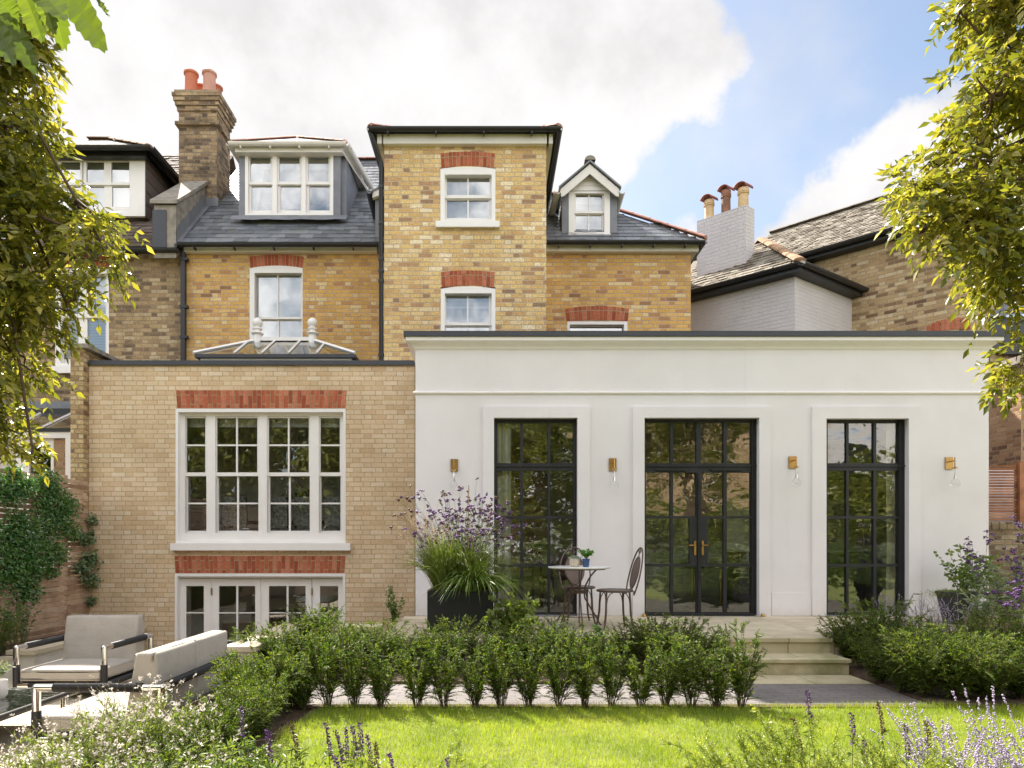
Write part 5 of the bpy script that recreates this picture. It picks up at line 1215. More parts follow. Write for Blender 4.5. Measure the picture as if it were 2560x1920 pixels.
# ================================================================== FURNITURE
def rbox(x0, x1, y0, y1, z0, z1, name, m, parent, bev=.03, label=None, taper=0.0, local=True):
    mb = MB(); mb.box((x0, y0, z0), (x1, y1, z1))
    if taper:
        mb.v = [(x, y + (taper if (z > z1 - 1e-6 and y < (y0 + y1) / 2) else 0), z) for x, y, z in mb.v]
    o = mk(name, mb, m, parent, local=local); 
    import bmesh
    bm = bmesh.new(); bm.from_mesh(o.data); bmesh.ops.remove_doubles(bm, verts=bm.verts, dist=1e-5)
    bmesh.ops.subdivide_edges(bm, edges=bm.edges, cuts=5, use_grid_fill=True)
    bmesh.ops.bevel(bm, geom=[e for e in bm.edges if e.calc_face_angle(0) > 1.0], offset=bev, segments=4, affect='EDGES', profile=.6)
    cz, cx, cy = (z0 + z1) / 2, (x0 + x1) / 2, (y0 + y1) / 2
    for v in bm.verts:   # soft pillowing
        fx = 1 - abs(2 * (v.co.x - cx) / (x1 - x0)) ** 3; fy = 1 - abs(2 * (v.co.y - cy) / (y1 - y0)) ** 3; fz = 1 - abs(2 * (v.co.z - cz) / (z1 - z0)) ** 3
        thin = min((x1 - x0, 0), (y1 - y0, 1), (z1 - z0, 2))[1]
        if thin == 2: v.co.z += .012 * fx * fy * (1 if v.co.z > cz else -.3)
        if thin == 1: v.co.y += .015 * fx * fz * (-1 if v.co.y < cy else 1)
    bm.to_mesh(o.data); bm.free(); o.data.polygons.foreach_set('use_smooth', [True] * len(o.data.polygons)); o.data.update()
    return o

def wrapped(mb, p, q, r, m_idx_c, m_idx_w, a=.16, b=.16):
    """chrome tube with a black wound middle section"""
    p, q = Vector(p), Vector(q); L = (q - p).length; d = (q - p).normalized()
    mb.cur = m_idx_c; mb.tube([p, q], r, 14)
    mb.cur = m_idx_w; n = max(2, int((L - a - b) / .0105)); pts = []; rad = []
    for i in range(n * 2 + 1):
        pts.append(p + d * (a + (L - a - b) * i / (n * 2))); rad.append(r + (.0052 if i % 2 else .0022))
    mb.tube(pts, rad, 12)
    mb.cur = 0
def lounge(w, dpt, ncush, label, cat, nm, loc, rz, zs=.20, zc=.31, zb=.78, ah=.53, pr=.03):
    """tubular frame seat. local: x = width, front at y=-dpt/2, back at +y"""
    t = thing(nm, label, cat, (0, 0, 0))
    hx, hy = w / 2, dpt / 2
    for sx in (-1, 1):
        mb = MB(); x = sx * hx
        wrapped(mb, (x, -hy, 0), (x, -hy, ah), pr, 0, 1, .13, .17); mk('leg', mb, [M['chrome'], M['wrap']], t, smooth=True, local=True)
        mb = MB(); wrapped(mb, (x, hy, 0), (x, hy, ah), pr, 0, 1, .13, .17); mk('leg', mb, [M['chrome'], M['wrap']], t, smooth=True, local=True)
        mb = MB(); wrapped(mb, (x, -hy, ah), (x, hy, ah), pr, 0, 1, .13, .13)
        for yy in (-hy, hy):
            mb.cur = 0; mb.lathe((x, yy, ah), [(pr * math.cos(a_), pr * math.sin(a_)) for a_ in np.linspace(-1.4, 1.5, 7)], 12)
        mk('armrest', mb, [M['chrome'], M['wrap']], t, smooth=True, local=True)
        mb = MB(); wrapped(mb, (x, -hy, zs - .05), (x, hy, zs - .05), pr * .9, 0, 1, .1, .1); mk('side_rail', mb, [M['chrome'], M['wrap']], t, smooth=True, local=True)
    mb = MB(); wrapped(mb, (-hx, -hy, zs - .05), (hx, -hy, zs - .05), pr * .9, 0, 1, .13, .13); mk('front_rail', mb, [M['chrome'], M['wrap']], t, smooth=True, local=True)
    mb = MB(); wrapped(mb, (-hx, hy, ah), (hx, hy, ah), pr, 0, 1, .08, .08); mk('back_rail', mb, [M['chrome'], M['wrap']], t, smooth=True, local=True)
    mb = MB(); mb.box((-hx + .03, -hy + .03, zs - .04), (hx - .03, hy - .03, zs - .015)); mk('seat_deck', mb, M['wrap'], t, local=True)
    iw = (w - .07) / ncush
    for k in range(ncush):
        x0 = -hx + .035 + k * iw + .003; x1 = x0 + iw - .006
        sc_ = rbox(x0, x1, -hy - .01, hy - .22, zs - .01, zc, 'seat_cushion', M['fabric'], t, bev=.022)
        pp_ = MB()
        for zz_ in (zc - .016, zs + .006): pp_.tube([(x0 + .01, -hy - .012, zz_), (x1 - .01, -hy - .012, zz_), (x1 + .001, -hy + .02, zz_), (x1 + .001, hy - .24, zz_), (x0 - .001, hy - .24, zz_), (x0 - .001, -hy + .02, zz_), (x0 + .01, -hy - .012, zz_)], .0035, 6)
        mk('piping', pp_, M['fabric'], sc_, local=True)
        rbox(x0, x1, hy - .30, hy - .05, zc - .04, zb, 'back_cushion', M['fabric'], t, bev=.03, taper=.09)
    t.location = loc; t.rotation_euler = (0, 0, rz); return t
ax0, ax1 = X(41, 6.95), X(260, 6.95)
lounge(ax1 - ax0, .95, 1, 'wide greige outdoor armchair with chrome legs and black wrapped armrests', 'armchair', 'outdoor_armchair', ((ax0 + ax1) / 2, 6.95 + .475, ZP), 0)
lounge(1.43, .92, 2, 'two-seat greige outdoor sofa seen from its end, chrome tube frame with black wrapped arm', 'sofa', 'outdoor_sofa', ((-3.34 - 2.44) / 2, 5.02 + .715, ZP), R(-90))
# coffee table
CT = thing('coffee_table', 'low textured glass coffee table with dark rounded frame, left of the sofa', 'coffee table', (-4.45, 5.3, ZP))
cx0, cx1, cy0, cy1 = -5.15, -3.72, 4.45, 6.12
mb = MB(); mb.box((cx0, cy0, ZP + .285), (cx1, cy1, ZP + .297)); mk('glass_top', mb, M['glass_table'], CT)
mb = MB()
for (p, q) in (((cx0, cy0), (cx1, cy0)), ((cx1, cy0), (cx1, cy1)), ((cx1, cy1), (cx0, cy1)), ((cx0, cy1), (cx0, cy0))): mb.tube([(p[0], p[1], ZP + .272), (q[0], q[1], ZP + .272)], .026, 12)
mk('frame', mb, M['wrap'], CT, smooth=True)
mb = MB(); mb.box((cx0 + .02, cy0 + .02, ZP + .235), (cx1 - .02, cy1 - .02, ZP + .262)); mk('under_shelf', mb, M['wrap'], CT)
for (x, y) in ((cx1 - .05, cy1 - .12), (cx1 - .05, cy0 + .15), (cx0 + .06, cy1 - .12), (cx0 + .06, cy0 + .15)): mb = MB(); mb.tube([(x, y, ZP), (x, y, ZP + .24)], .022, 12); mk('leg', mb, M['chrome'], CT, smooth=True)
# bistro table
BT = thing('bistro_table', 'round white marble topped bistro table with curved dark bronze legs', 'table', (X(1448, 8.17), 8.17, 0))
tx, ty, tzz = X(1448, 8.17), 8.17, .72
mb = MB(); mb.lathe((tx, ty, tzz - .022), [(.36, 0), (.372, .006), (.374, .014), (.37, .022)], 48); mk('table_top', mb, M['marble'], BT, smooth=True)
for k in range(3):
    an = R(-90 + 120 * k); ux, uy = math.cos(an), math.sin(an)
    prof = [(.34, .0), (.31, .02), (.26, .10), (.17, .22), (.085, .34), (.075, .42), (.10, .50), (.17, .60), (.25, .67), (.30, .695)]
    mb = MB(); mb.tube([(tx + ux * r_, ty + uy * r_, z_) for r_, z_ in prof], .010, 8); mk('leg', mb, M['bronze'], BT, smooth=True)
mb = MB(); mb.tube([(tx, ty, .04), (tx, ty, .70)], .008, 8); mb.lathe((tx, ty, .40), [(.09, 0), (.09, .04)], 24)
mb.tube([(tx + .22 * math.cos(a_), ty + .22 * math.sin(a_), .13) for a_ in np.linspace(0, 2 * math.pi, 25)], .006, 6); mb.tube([(tx + .31 * math.cos(a_), ty + .31 * math.sin(a_), .69) for a_ in np.linspace(0, 2 * math.pi, 25)], .006, 6); mk('brace', mb, M['bronze'], BT, smooth=True)
def bistro_chair(label, loc, rz):
    t = thing('bistro_chair', label, 'chair', (0, 0, 0), 'bistro chairs at the round table')
    mb = MB(); mb.lathe((0, 0, .43), [(.20, 0), (.212, .004), (.215, .014), (.21, .026), (.198, .028), (.19, .020), (.0, .018)], 36); mk('seat', mb, M['bronze'], t, smooth=True, local=True)
    for (sx, sy) in ((-1, -1), (1, -1), (-1, 1), (1, 1)):
        mb = MB(); x, y = sx * .135, sy * .135; ox, oy = sx * .05, sy * .05
        mb.tube([(x * 1.32, y * 1.32, 0), (x * 1.16, y * 1.16, .10), (x * 1.08, y * 1.08, .20), (x * 1.05, y * 1.05, .33), (x, y, .44)], [.0105, .0125, .0135, .012, .011], 8)
        for (dx, dy) in ((-sx * .06, sy * .012), (sx * .012, -sy * .06)):
            mb.tube([(x * 1.06, y * 1.06, .25), (x * 1.05 + dx * .25, y * 1.05 + dy * .25, .36), (x + dx * .6, y + dy * .6, .41), (x + dx * 1.2, y + dy * 1.2, .43)], .006, 6)
        mk('leg', mb, M['bronze'], t, smooth=True, local=True)
    # hoop back leaning away; back at +y
    def bp(u, z): return (u, .19 + (z - .43) * .24, z)
    hoop = [bp(.17 * math.cos(a_) * 1.18, .60 + (.345 * math.sin(a_) if math.sin(a_) > 0 else .30 * math.sin(a_))) for a_ in np.linspace(-.72, math.pi + .72, 34)]
    hoop = [bp(.12, .44)] + hoop + [bp(-.12, .44)]
    mb = MB(); mb.tube(hoop, .0095, 8); mk('hoop_back', mb, M['bronze'], t, smooth=True, local=True)
    inner = [(.125 * math.cos(a_), .655 + .185 * math.sin(a_)) for a_ in np.linspace(0, 2 * math.pi, 33)]
    mb = MB(); mb.tube([bp(u, z) for u, z in inner], .007, 6); mb.tube([bp(0, .84), bp(0, .94)], .006, 6)
    for sx in (-1, 1): mb.tube([bp(0, .87), bp(sx * .035, .90), bp(sx * .05, .93)], .005, 6); mb.tube([bp(0, .47), bp(sx * .06, .455)], .006, 6)
    mk('back_ring', mb, M['bronze'], t, smooth=True, local=True)
    mb = MB(); c = bp(0, .655)
    for k in range(32):
        (u0, z0), (u1, z1) = inner[k], inner[k + 1]; mb.quad([c, bp(u0, z0), bp(u1, z1)])
    po = mk('back_panel', mb, M['mesh_brown'], t, local=True)
    t.location = loc; t.rotation_euler = (0, 0, rz); return t
bistro_chair('bronze bistro chair behind the round table, facing the garden', (X(1446, 8.62), 8.62, 0), R(4))
bistro_chair('bronze bistro chair seen side-on between the round table and the double door', (X(1537, 8.0), 8.0, 0), R(-84))

# ================================================================== PLANTS
def pts_in_lumps(lumps, n, shell=.35):
    """lumps: list of (center xyz, radii xyz, weight)"""
    wts = np.array([l[2] for l in lumps], float); wts /= wts.sum()
    idx = rng.choice(len(lumps), n, p=wts); v = nrm(rng.normal(size=(n, 3))); r = rng.uniform(shell ** 3, 1, n) ** (1 / 3)
    C = np.array([l[0] for l in lumps])[idx]; Rr = np.array([l[1] for l in lumps])[idx]
    return C + v * r[:, None] * Rr, v

def compound(P, out, n_leaf=9, rl=.20, ll=.055, lw=.024):
    """pinnate leaves: leaflets along drooping rachis"""
    n = len(P); D0_ = nrm(out * .9 + rng.normal(size=(n, 3)) * .55 + np.array([0, 0, -.25]))
    LP, LD, LL, RA = [], [], [], []
    side = nrm(np.cross(D0_, np.array([0, 0, 1.0]) + rng.normal(size=(n, 3)) * .35))
    rls = rl * rng.uniform(.6, 1.25, n)
    m_ = n_leaf // 2
    for k in range(m_):
        t_ = (k + 1) / (m_ + .6)
        q = P + D0_ * (rls * t_)[:, None] + np.array([0, 0, -1.0]) * (rls * .45 * t_ * t_)[:, None]
        for s_v in (-1, 1):
            LP.append(q); LD.append(nrm(side * s_v + D0_ * .55 + np.array([0, 0, -.30]) + rng.normal(size=(n, 3)) * .16)); LL.append(ll * rng.uniform(.75, 1.15, n))
    q = P + D0_ * rls[:, None] + np.array([0, 0, -1.0]) * (rls * .45)[:, None]; LP.append(q); LD.append(nrm(D0_ + np.array([0, 0, -.6]))); LL.append(ll * 1.2 * np.ones(n))
    line = np.stack([P, P + D0_ * (rls * .5)[:, None] + np.array([0, 0, -1.0]) * (rls * .11)[:, None], q], 1)
    A, B, C = np.concatenate(LP), np.concatenate(LD), np.concatenate(LL)
    return leaves(A, B, C, C * (lw / ll), fold=.18, droop=.12), ntube(line, .0016, .0008)

def tree(name, label, lumps_px, D, trunk, nclus, ntw, leafm, kind_label='tree', yr=.7, ll=.058, seed=1, rl=.17, csz=1.0):
    global rng
    rng = np.random.default_rng(seed)
    t = thing(name, label, 'tree', (trunk[0], trunk[1], ZL))
    lumps = []
    for (px, py, r) in lumps_px:
        dd = D + rng.uniform(-.25, .25); s_v = F / dd; lumps.append(((X(px, dd), dd, Z(py, dd)), (r / s_v, max(r / s_v * yr, .2), r / s_v), r * r))
    Cc, Cv = pts_in_lumps(lumps, nclus, .45)
    sz = rng.uniform(.08, .20, nclus) * csz
    idx = rng.integers(0, nclus, ntw); v = nrm(rng.normal(size=(ntw, 3))); P = Cc[idx] + v * (sz[idx] * rng.uniform(.3, 1, ntw) ** .5)[:, None]
    (LV, LF), (RV, RF) = compound(P, v * .6 + Cv[idx] * .7, 9, rl, ll, ll * .46)
    npmesh('crown', LV, LF, leafm, t)
    tr = MB(); base = Vector((trunk[0], trunk[1], ZL)); top = Vector((trunk[0], trunk[1], trunk[2]))
    tr.tube([base, base.lerp(top, .35) + Vector((.03, .02, 0)), base.lerp(top, .7) + Vector((-.02, 0, 0)), top], [.11, .09, .07, .04], 10); mk('trunk', tr, G['bark'], t, smooth=True)
    lines = []
    for k in range(len(lumps)):
        c = np.array(lumps[k][0]); s = np.array(base.lerp(top, rng.uniform(.55, 1.0))); mid = (s + c) / 2 + np.array([0, 0, .12]); lines.append([s, s * .4 + mid * .6 + rng.normal(size=3) * .05, mid, (mid + c) / 2 + rng.normal(size=3) * .05, c])
    V1 = ntube(lines, .014, .006, 5)
    near = rng.integers(0, len(lumps), nclus); l2 = []
    for i in range(nclus):
        dists = [np.linalg.norm(np.array(l[0]) - Cc[i]) for l in lumps]; c = np.array(lumps[int(np.argmin(dists))][0]); l2.append([c, (c + Cc[i]) / 2 + rng.normal(size=3) * .04, Cc[i]])
    V2 = ntube(l2, .009, .003, 4); V, Fq = join([V1, V2, (RV, RF)]); npmesh('branches', V, Fq, G['bark'], t)
    return t
tree('garden_tree', 'leafy tree with small yellow-green leaflets filling the left edge above the seating', [(-110, 60, 200), (30, 110, 80), (90, 150, 50), (-100, 330, 220), (10, 300, 62), (-100, 560, 220), (80, 520, 100), (190, 500, 55), (175, 640, 85), (250, 600, 38), (50, 700, 140), (165, 755, 55), (-90, 830, 150), (30, 880, 55), (-50, 1000, 60), (15, 1080, 28), (80, 1115, 26), (0, 1150, 25), (-40, -200, 200), (-330, 100, 260), (-380, 420, 260), (-350, 720, 220), (-250, -250, 250), (-520, 250, 200)], 3.3, (-3.05, 3.35, 3.9), 360, 4700, G['tree'], ll=.050, seed=3, rl=.12, csz=.62)
tree('garden_tree', 'leafy tree with small yellow-green leaflets filling the right edge in front of the neighbours', [(2680, 60, 230), (2470, 60, 90), (2400, 30, 40), (2650, 330, 230), (2480, 240, 80), (2440, 400, 100), (2330, 400, 50), (2285, 460, 38), (2300, 540, 42), (2330, 470, 55), (2640, 600, 210), (2430, 570, 95), (2350, 620, 35), (2460, 690, 60), (2520, 740, 50), (2640, 800, 90), (2540, 810, 30), (2585, 900, 35), (2570, 1120, 22), (2700, -200, 220), (2920, 60, 270), (2950, 400, 280), (2900, 720, 220), (2900, -250, 260), (3150, 250, 220)], 4.4, (4.35, 4.45, 4.9), 360, 4300, G['tree'], ll=.068, seed=5, rl=.16, csz=.85)
rng = np.random.default_rng(21)
# overhanging chestnut spray, close to the camera
BR = thing('overhanging_branch', 'spray of large bright serrated leaves hanging in from the top left corner', 'branch', (-1.6, 1.6, 2.4))
mb = MB()
DL = 1.5
lv = [((150, -60), (247, 112), 62), ((120, -50), (160, 118), 44), ((96, -30), (122, 66), 40), ((52, -40), (92, 88), 50), ((2, 20), (80, 162), 46), ((-26, 30), (16, 140), 44), ((225, -30), (281, 18), 30), ((-20, -30), (44, 44), 50), ((-50, -40), (30, 2), 60), ((70, -60), (150, 22), 60)]
for (b_, t_, w_) in lv:
    dj = DL + random.uniform(-.12, .12); p, q = Wp(b_[0], b_[1], dj), Wp(t_[0], t_[1], dj + random.uniform(-.05, .08)); d_ = (q - p); L_ = d_.length; d_.normalize()
    nrm_ = (Vector((random.uniform(-.5, .5), -1, random.uniform(-.2, .9)))).normalized(); sd = d_.cross(nrm_).normalized(); nn_ = sd.cross(d_)
    W2 = w_ / F * dj * .55; n = 15; k0 = len(mb.v); mb_r = []
    for s_v in (-1, 1):
        for i in range(n + 1):
            s = i / n; ww = W2 * (math.sin(math.pi * min(1, s * .92 + .04)) ** .75) * (1 if s < .95 else .3) + (.0030 if i % 2 else -.0012)
            c = p + d_ * (L_ * s) + nn_ * (-.012 * math.sin(s * 2.2) - .01 * s * s)
            mb.v.append(tuple(c)); mb.v.append(tuple(c + sd * (s_v * ww) + nn_ * (ww * .28 + .002 * math.sin(i * 2.1)) + d_ * (.006 if i % 2 else 0)))
        o_ = k0 + (0 if s_v < 0 else (n + 1) * 2)
        for i in range(n): a_ = o_ + i * 2; mb.f.append((a_, a_ + 1, a_ + 3, a_ + 2)); mb.uv.append([(0, 0)] * 4); mb.mi.append(0)
mk('leaves', mb, G['big'], BR)
mb = MB(); mb.tube([Wp(-200, -160, 1.5), Wp(0, -60, 1.5), Wp(130, -70, 1.5), Wp(240, -60, 1.5)], .006, 6); mk('twig', mb, G['bark'], BR)

# ---- yew shrubs
def yew_mesh(seed, h=.62, spread=.20, nmain=22, vase=1.0, side_n=9, nl_=.021, base_r=.02):
    r_ = np.random.default_rng(seed); lines = []; NP, ND, NL_ = [], [], []
    for k in range(nmain):
        an = r_.uniform(0, 2 * math.pi); rad = spread * r_.uniform(.1, 1) ** .6; hh = h * r_.uniform(.62, 1.12)
        d2 = np.array([math.cos(an), math.sin(an), 0]); m_ = 9; T = np.linspace(0, 1, m_)
        path = np.stack([d2 * (base_r + rad * (t_ ** (1.0 / vase) * .9 + .2 * t_ * t_)) + np.array([0, 0, hh * (t_ ** .95)]) for t_ in T]); path += np.cumsum(r_.normal(size=path.shape) * .006, 0)
        lines.append(path)
        for j in range(side_n):
            s = r_.uniform(.13, 1.0); i0 = min(int(s * (m_ - 1)), m_ - 2); fr = s * (m_ - 1) - i0; q = path[i0] * (1 - fr) + path[i0 + 1] * fr; ax = nrm(path[i0 + 1] - path[i0])
            dd = nrm(ax * .8 + d2 * .35 + r_.normal(size=3) * .55 + np.array([0, 0, .12])); L_ = r_.uniform(.055, .12) * (1.1 - .35 * s) * (h / .6)
            nn_ = int(L_ / .0062); ts = np.linspace(.05, 1, nn_)[:, None]; sag = np.array([0, 0, -.25]) * L_
            pp = q + dd * L_ * ts + sag * ts ** 2; nv = nrm(np.cross(dd, r_.normal(size=3) * .4 + np.array([0, 0, 1.0])))
            for s_v in (-1, 1): NP.append(pp); ND.append(nrm(nv * s_v + dd * .55 + r_.normal(size=(nn_, 3)) * .12)); NL_.append(nl_ * (1 - .45 * ts[:, 0]) * r_.uniform(.8, 1.1, nn_))
            lines.append(np.stack([q + (dd * L_ * t_ + sag * t_ * t_) for t_ in np.linspace(0, 1, m_)]))
        nn_ = int(hh * .75 / .007); ts = np.linspace(.3, 1, nn_); pi = ts * (m_ - 1); i0 = np.minimum(pi.astype(int), m_ - 2); fr = (pi - i0)[:, None]; pp = path[i0] * (1 - fr) + path[i0 + 1] * fr
        NP.append(pp); ND.append(nrm(r_.normal(size=(nn_, 3)) * .8 + np.array([0, 0, .6]))); NL_.append(nl_ * r_.uniform(.7, 1.0, nn_))
    P, Dd, L_ = np.concatenate(NP), np.concatenate(ND), np.concatenate(NL_)
    return leaves(P, Dd, L_, .0052 + 0 * L_, fold=.1, N=np.cross(Dd, r_.normal(size=P.shape))), ntube(np.array([l for l in lines if len(l) == 9]), .0035, .0012, 3)
yews = []
for sd_, h_, sp_, nm_, vs_ in ((1, .64, .17, 24, .9), (2, .60, .18, 26, .8), (3, .68, .16, 23, 1.0), (4, .62, .34, 60, .6), (5, .70, .38, 66, .6), (6, .55, .30, 50, .5)):
    (LV, LF), (SV, SF) = yew_mesh(sd_, h_, sp_, nm_, vs_, side_n=14, nl_=.023)
    me1 = npmesh('foliage', LV, LF, G['yew'], None); me2 = npmesh('stems', SV, SF, G['bark'], None)
    d1, d2_ = me1.data, me2.data; bpy.data.objects.remove(me1); bpy.data.objects.remove(me2); yews.append((d1, d2_))
def yew(kind, x, y, z, s, rz, label, group, sz=None):
    t = bpy.data.objects.new('yew_shrub', None); COL.objects.link(t); t.location = (x, y, z); t.rotation_euler = (0, 0, rz); t.scale = (s, s, sz or s); meta(t, label, 'shrub', group)
    for nm_, dd in zip(('foliage', 'stems'), yews[kind]): o = bpy.data.objects.new(nm_, dd); COL.objects.link(o); o.parent = t
    return t
rr = random.Random(5)
FRONT = [820, 885, 952, 1042, 1110, 1187, 1253, 1320, 1395, 1463, 1528, 1600, 1662, 1728, 1790, 1852]
for i, px in enumerate(FRONT):
    y = 5.42 + rr.uniform(-.03, .03); sc_v = 1.0 if i < 12 else 1.05
    lab = 'slender vase-shaped yew in the low front hedge along the lawn'
    lab = {0: 'yew at the left corner of the front hedge, where it turns along the patio', 15: 'outermost right yew of the front hedge, its sprays leaning over the paved path'}.get(i, lab)
    yew(rr.choice([0, 1, 2, 2, 1]), X(px, y), y, ZL, rr.uniform(.88, 1.02) * sc_v, rr.uniform(0, 6), lab, 'yews of the front hedge along the lawn', sz=rr.uniform(.78, 1.04) * (1.05 if i > 11 else 1))
LEG = [(-1.62, 5.2), (-1.64, 4.95), (-1.60, 4.7), (-1.64, 4.48), (-1.62, 4.25), (-1.64, 4.02), (-1.62, 3.78), (-1.62, 3.55), (-1.95, 5.4), (-1.76, 5.42), (-1.62, 5.42), (-1.48, 5.42), (-1.84, 5.15)]
for i, (x, y) in enumerate(LEG): yew(rr.choice([1, 3, 5]), x + rr.uniform(-.04, .04), y, ZL - .04, rr.uniform(.60, .70) * (1.2 if y > 5.1 else 1), rr.uniform(0, 6), 'bushy yew of the hedge between the sofa and the lawn', 'yews of the hedge beside the patio')
k = 0
for px in range(640, 1780, 62):
    y = 6.85 + rr.uniform(-.12, .10); yew(rr.choice([3, 4, 5]), X(px, y), y, -.30, rr.uniform(.78, .92) * (.9 if 1020 < px < 1300 else 1), rr.uniform(0, 6), 'dark bushy yew in the back hedge at the foot of the terrace', 'yews of the back hedge below the terrace', sz=rr.uniform(.66, .78)); k += 1
for i, (px, y) in enumerate([(1700, 6.7), (1640, 6.9)]): yew(4, X(px, y), y, ZL, .85, rr.uniform(0, 6), 'dark bushy yew in the back hedge at the foot of the terrace', 'yews of the back hedge below the terrace', sz=.78)
for i, (px, y, s_v) in enumerate([(2150, 7.0, 1.0), (2215, 6.8, 1.02), (2290, 6.9, 1.0), (2370, 6.8, .95), (2450, 6.9, .9), (2530, 6.8, .95), (2600, 6.9, 1.), (2200, 6.3, .95), (2275, 6.1, 1.05), (2350, 6.3, .95), (2420, 6.0, 1.05), (2500, 6.2, 1.0), (2570, 6.0, 1.), (2310, 5.72, .9), (2390, 5.62, .98), (2470, 5.6, .95), (2550, 5.65, 1.0), (2630, 5.6, 1.), (2255, 5.95, .8), (2120, 7.15, .8)]):
    yew(rr.choice([3, 4, 5]), X(px, y), y, ZL + (.06 if y > 6.5 else 0), s_v * rr.uniform(.9, 1.0), rr.uniform(0, 6), 'dense dark yew in the broad hedge right of the garden steps', 'yews of the hedge right of the steps', sz=s_v * rr.uniform(.80, .92))
yew(5, X(800, 7.6), 7.6, -.14, 1.05, 1, 'rounded dark yew mound in front of the basement doors', None, .75); yew(5, X(765, 7.7), 7.72, -.14, .8, 2, 'smaller yew tuft left of the rounded yew mound', None, .7)
for i, (x, y, s_v) in enumerate([(-5.95, 7.3, 1.0), (-5.98, 7.7, 1.1), (-6.05, 6.9, 1.1), (-6.0, 8.1, .8), (-5.9, 6.5, 1.2)]): yew(4, x, y, -.5, s_v, i, 'dark shrub in the shaded bed under the left fence, behind the armchair', 'shrubs in the shaded left bed')

# ---- lawn grass: too many blades to count
n = 190000
gx = rng.uniform(-2.1, 7.4, n); gy = rng.uniform(2.9, 5.46, n); keep = (np.abs(gx) < gy * .86 + .3) & (gx > -1.40 + .05 * np.sin(gy * 5) + rng.normal(size=n) * .02); gx, gy = gx[keep], gy[keep]; n = len(gx)
patch = np.sin(gx * 3.1 + 1) * np.sin(gy * 4.3) * .5 + np.sin(gx * 9 + gy * 7) * .25
hh = rng.uniform(.022, .050, n) * (1 + .28 * patch); edge = gy > 5.36; hh[edge] *= 1.3
P = np.stack([gx, gy, np.full(n, ZL - .002)], 1); tip = P + np.stack([rng.normal(0, .013, n), rng.normal(0, .013, n), hh], 1)
an = rng.uniform(0, math.pi, n); sd = np.stack([np.cos(an), np.sin(an), 0 * an], 1) * rng.uniform(.0012, .0026, n)[:, None]
V = np.stack([P - sd, P + sd, tip], 1).reshape(-1, 3); Fq = np.arange(n * 3).reshape(-1, 3)
go = npmesh('lawn_grass', V, Fq, G['grass'], None); go['kind'] = 'stuff'; meta(go, 'bright green mown lawn grass', 'grass')

# ---- helpers for flowering plants
def arch_lines(n, base, h, spread, r_, m_=8, lean=(0, 0), droop=.3, base_r=.05):
    an = r_.uniform(0, 2 * math.pi, n); hh = h * r_.uniform(.6, 1.1, n); rad = spread * r_.uniform(.1, 1, n)
    T = np.linspace(0, 1, m_)[None, :]; dx = np.cos(an)[:, None] * (base_r * r_.uniform(0, 1, n)[:, None] + rad[:, None] * T ** 1.6) + lean[0] * T * h; dy = np.sin(an)[:, None] * (base_r * r_.uniform(0, 1, n)[:, None] + rad[:, None] * T ** 1.6) + lean[1] * T * h
    z = hh[:, None] * (T - droop * (rad / max(spread, .01))[:, None] * T ** 3)
    L = np.stack([dx, dy, z], -1) + np.array(base); L[:, 1:] += np.cumsum(r_.normal(size=L[:, 1:].shape) * .004 * h, 1); return L
def along(L, r_, n, lo=.1, hi=1.0):
    k = r_.integers(0, len(L), n); s = r_.uniform(lo, hi, n) * (L.shape[1] - 1); i = np.minimum(s.astype(int), L.shape[1] - 2); fr = (s - i)[:, None]; return L[k, i] * (1 - fr) + L[k, i + 1] * fr, nrm(L[k, i + 1] - L[k, i])
def plant(name, label, cat, base, group=None): return thing(name, label, cat, tuple(base), group)
def blades(n, base, h, spread, r_, m, parent, w=.006, droop=.9, name='blades', base_r=.12, lean=(0, 0)):
    """flat arching grass blades"""
    L = arch_lines(n, base, h, spread, r_, 7, lean, droop, base_r); T = nrm(np.gradient(L, axis=1)); S = nrm(np.cross(T, np.array([0, 0, 1.0]) + r_.normal(size=(n, 1, 3)) * .5)); ww = (w * r_.uniform(.6, 1.2, n))[:, None, None] * np.array([.6, 1, 1, .9, .7, .45, .05])[None, :, None]
    V = np.stack([L - S * ww, L + S * ww], 2).reshape(-1, 3); idx = np.arange(n * 14).reshape(n, 7, 2); a, b, c, d = idx[:, :-1, 0], idx[:, :-1, 1], idx[:, 1:, 1], idx[:, 1:, 0]
    Fq = np.concatenate([np.stack([a, b, c], -1).reshape(-1, 3), np.stack([a, c, d], -1).reshape(-1, 3)]); return npmesh(name, V, Fq, m, parent)

# ---- tall black planter with grasses and verbena
PD = 7.62
PL = thing('tall_planter', 'large square black planter at the left end of the terrace', 'planter', (X(1150, PD), PD + .35, 0))
qx0, qx1 = X(1068, PD), X(1234, PD)
mb = MB(); mb.box((qx0, PD, 0), (qx1, PD + .62, .47)); mk('box', mb, M['planter'], PL, bevel=.004)
mb = MB(); mb.box((qx0 + .03, PD + .03, .47), (qx1 - .03, PD + .59, .476)); mk('soil', mb, M['soil'], PL)
pc = ((qx0 + qx1) / 2, PD + .28, .46)
r1 = np.random.default_rng(31)
OG = plant('ornamental_grass', 'arching green ornamental grass spilling over the black planter', 'grass plant', pc)
blades(1250, pc, .80, .50, r1, G['reed'], OG, w=.0030, droop=.7, base_r=.30); blades(260, pc, .95, .72, r1, G['reed'], OG, w=.0024, droop=.6, name='stray_blades', base_r=.30); 
blades(300, (pc[0] + .12, PD + .06, .46), .46, .52, r1, G['herb'], OG, w=.009, droop=1.25, name='broad_blades', base_r=.12, lean=(.1, -.35))
blades(380, (pc[0] - .18, PD + .12, .46), .80, .40, r1, G['lime'], OG, w=.004, droop=.55, name='sun_tinted_blades', base_r=.14, lean=(-.12, -.15))  # lighter green puts the sun's glow into the colour of these blades
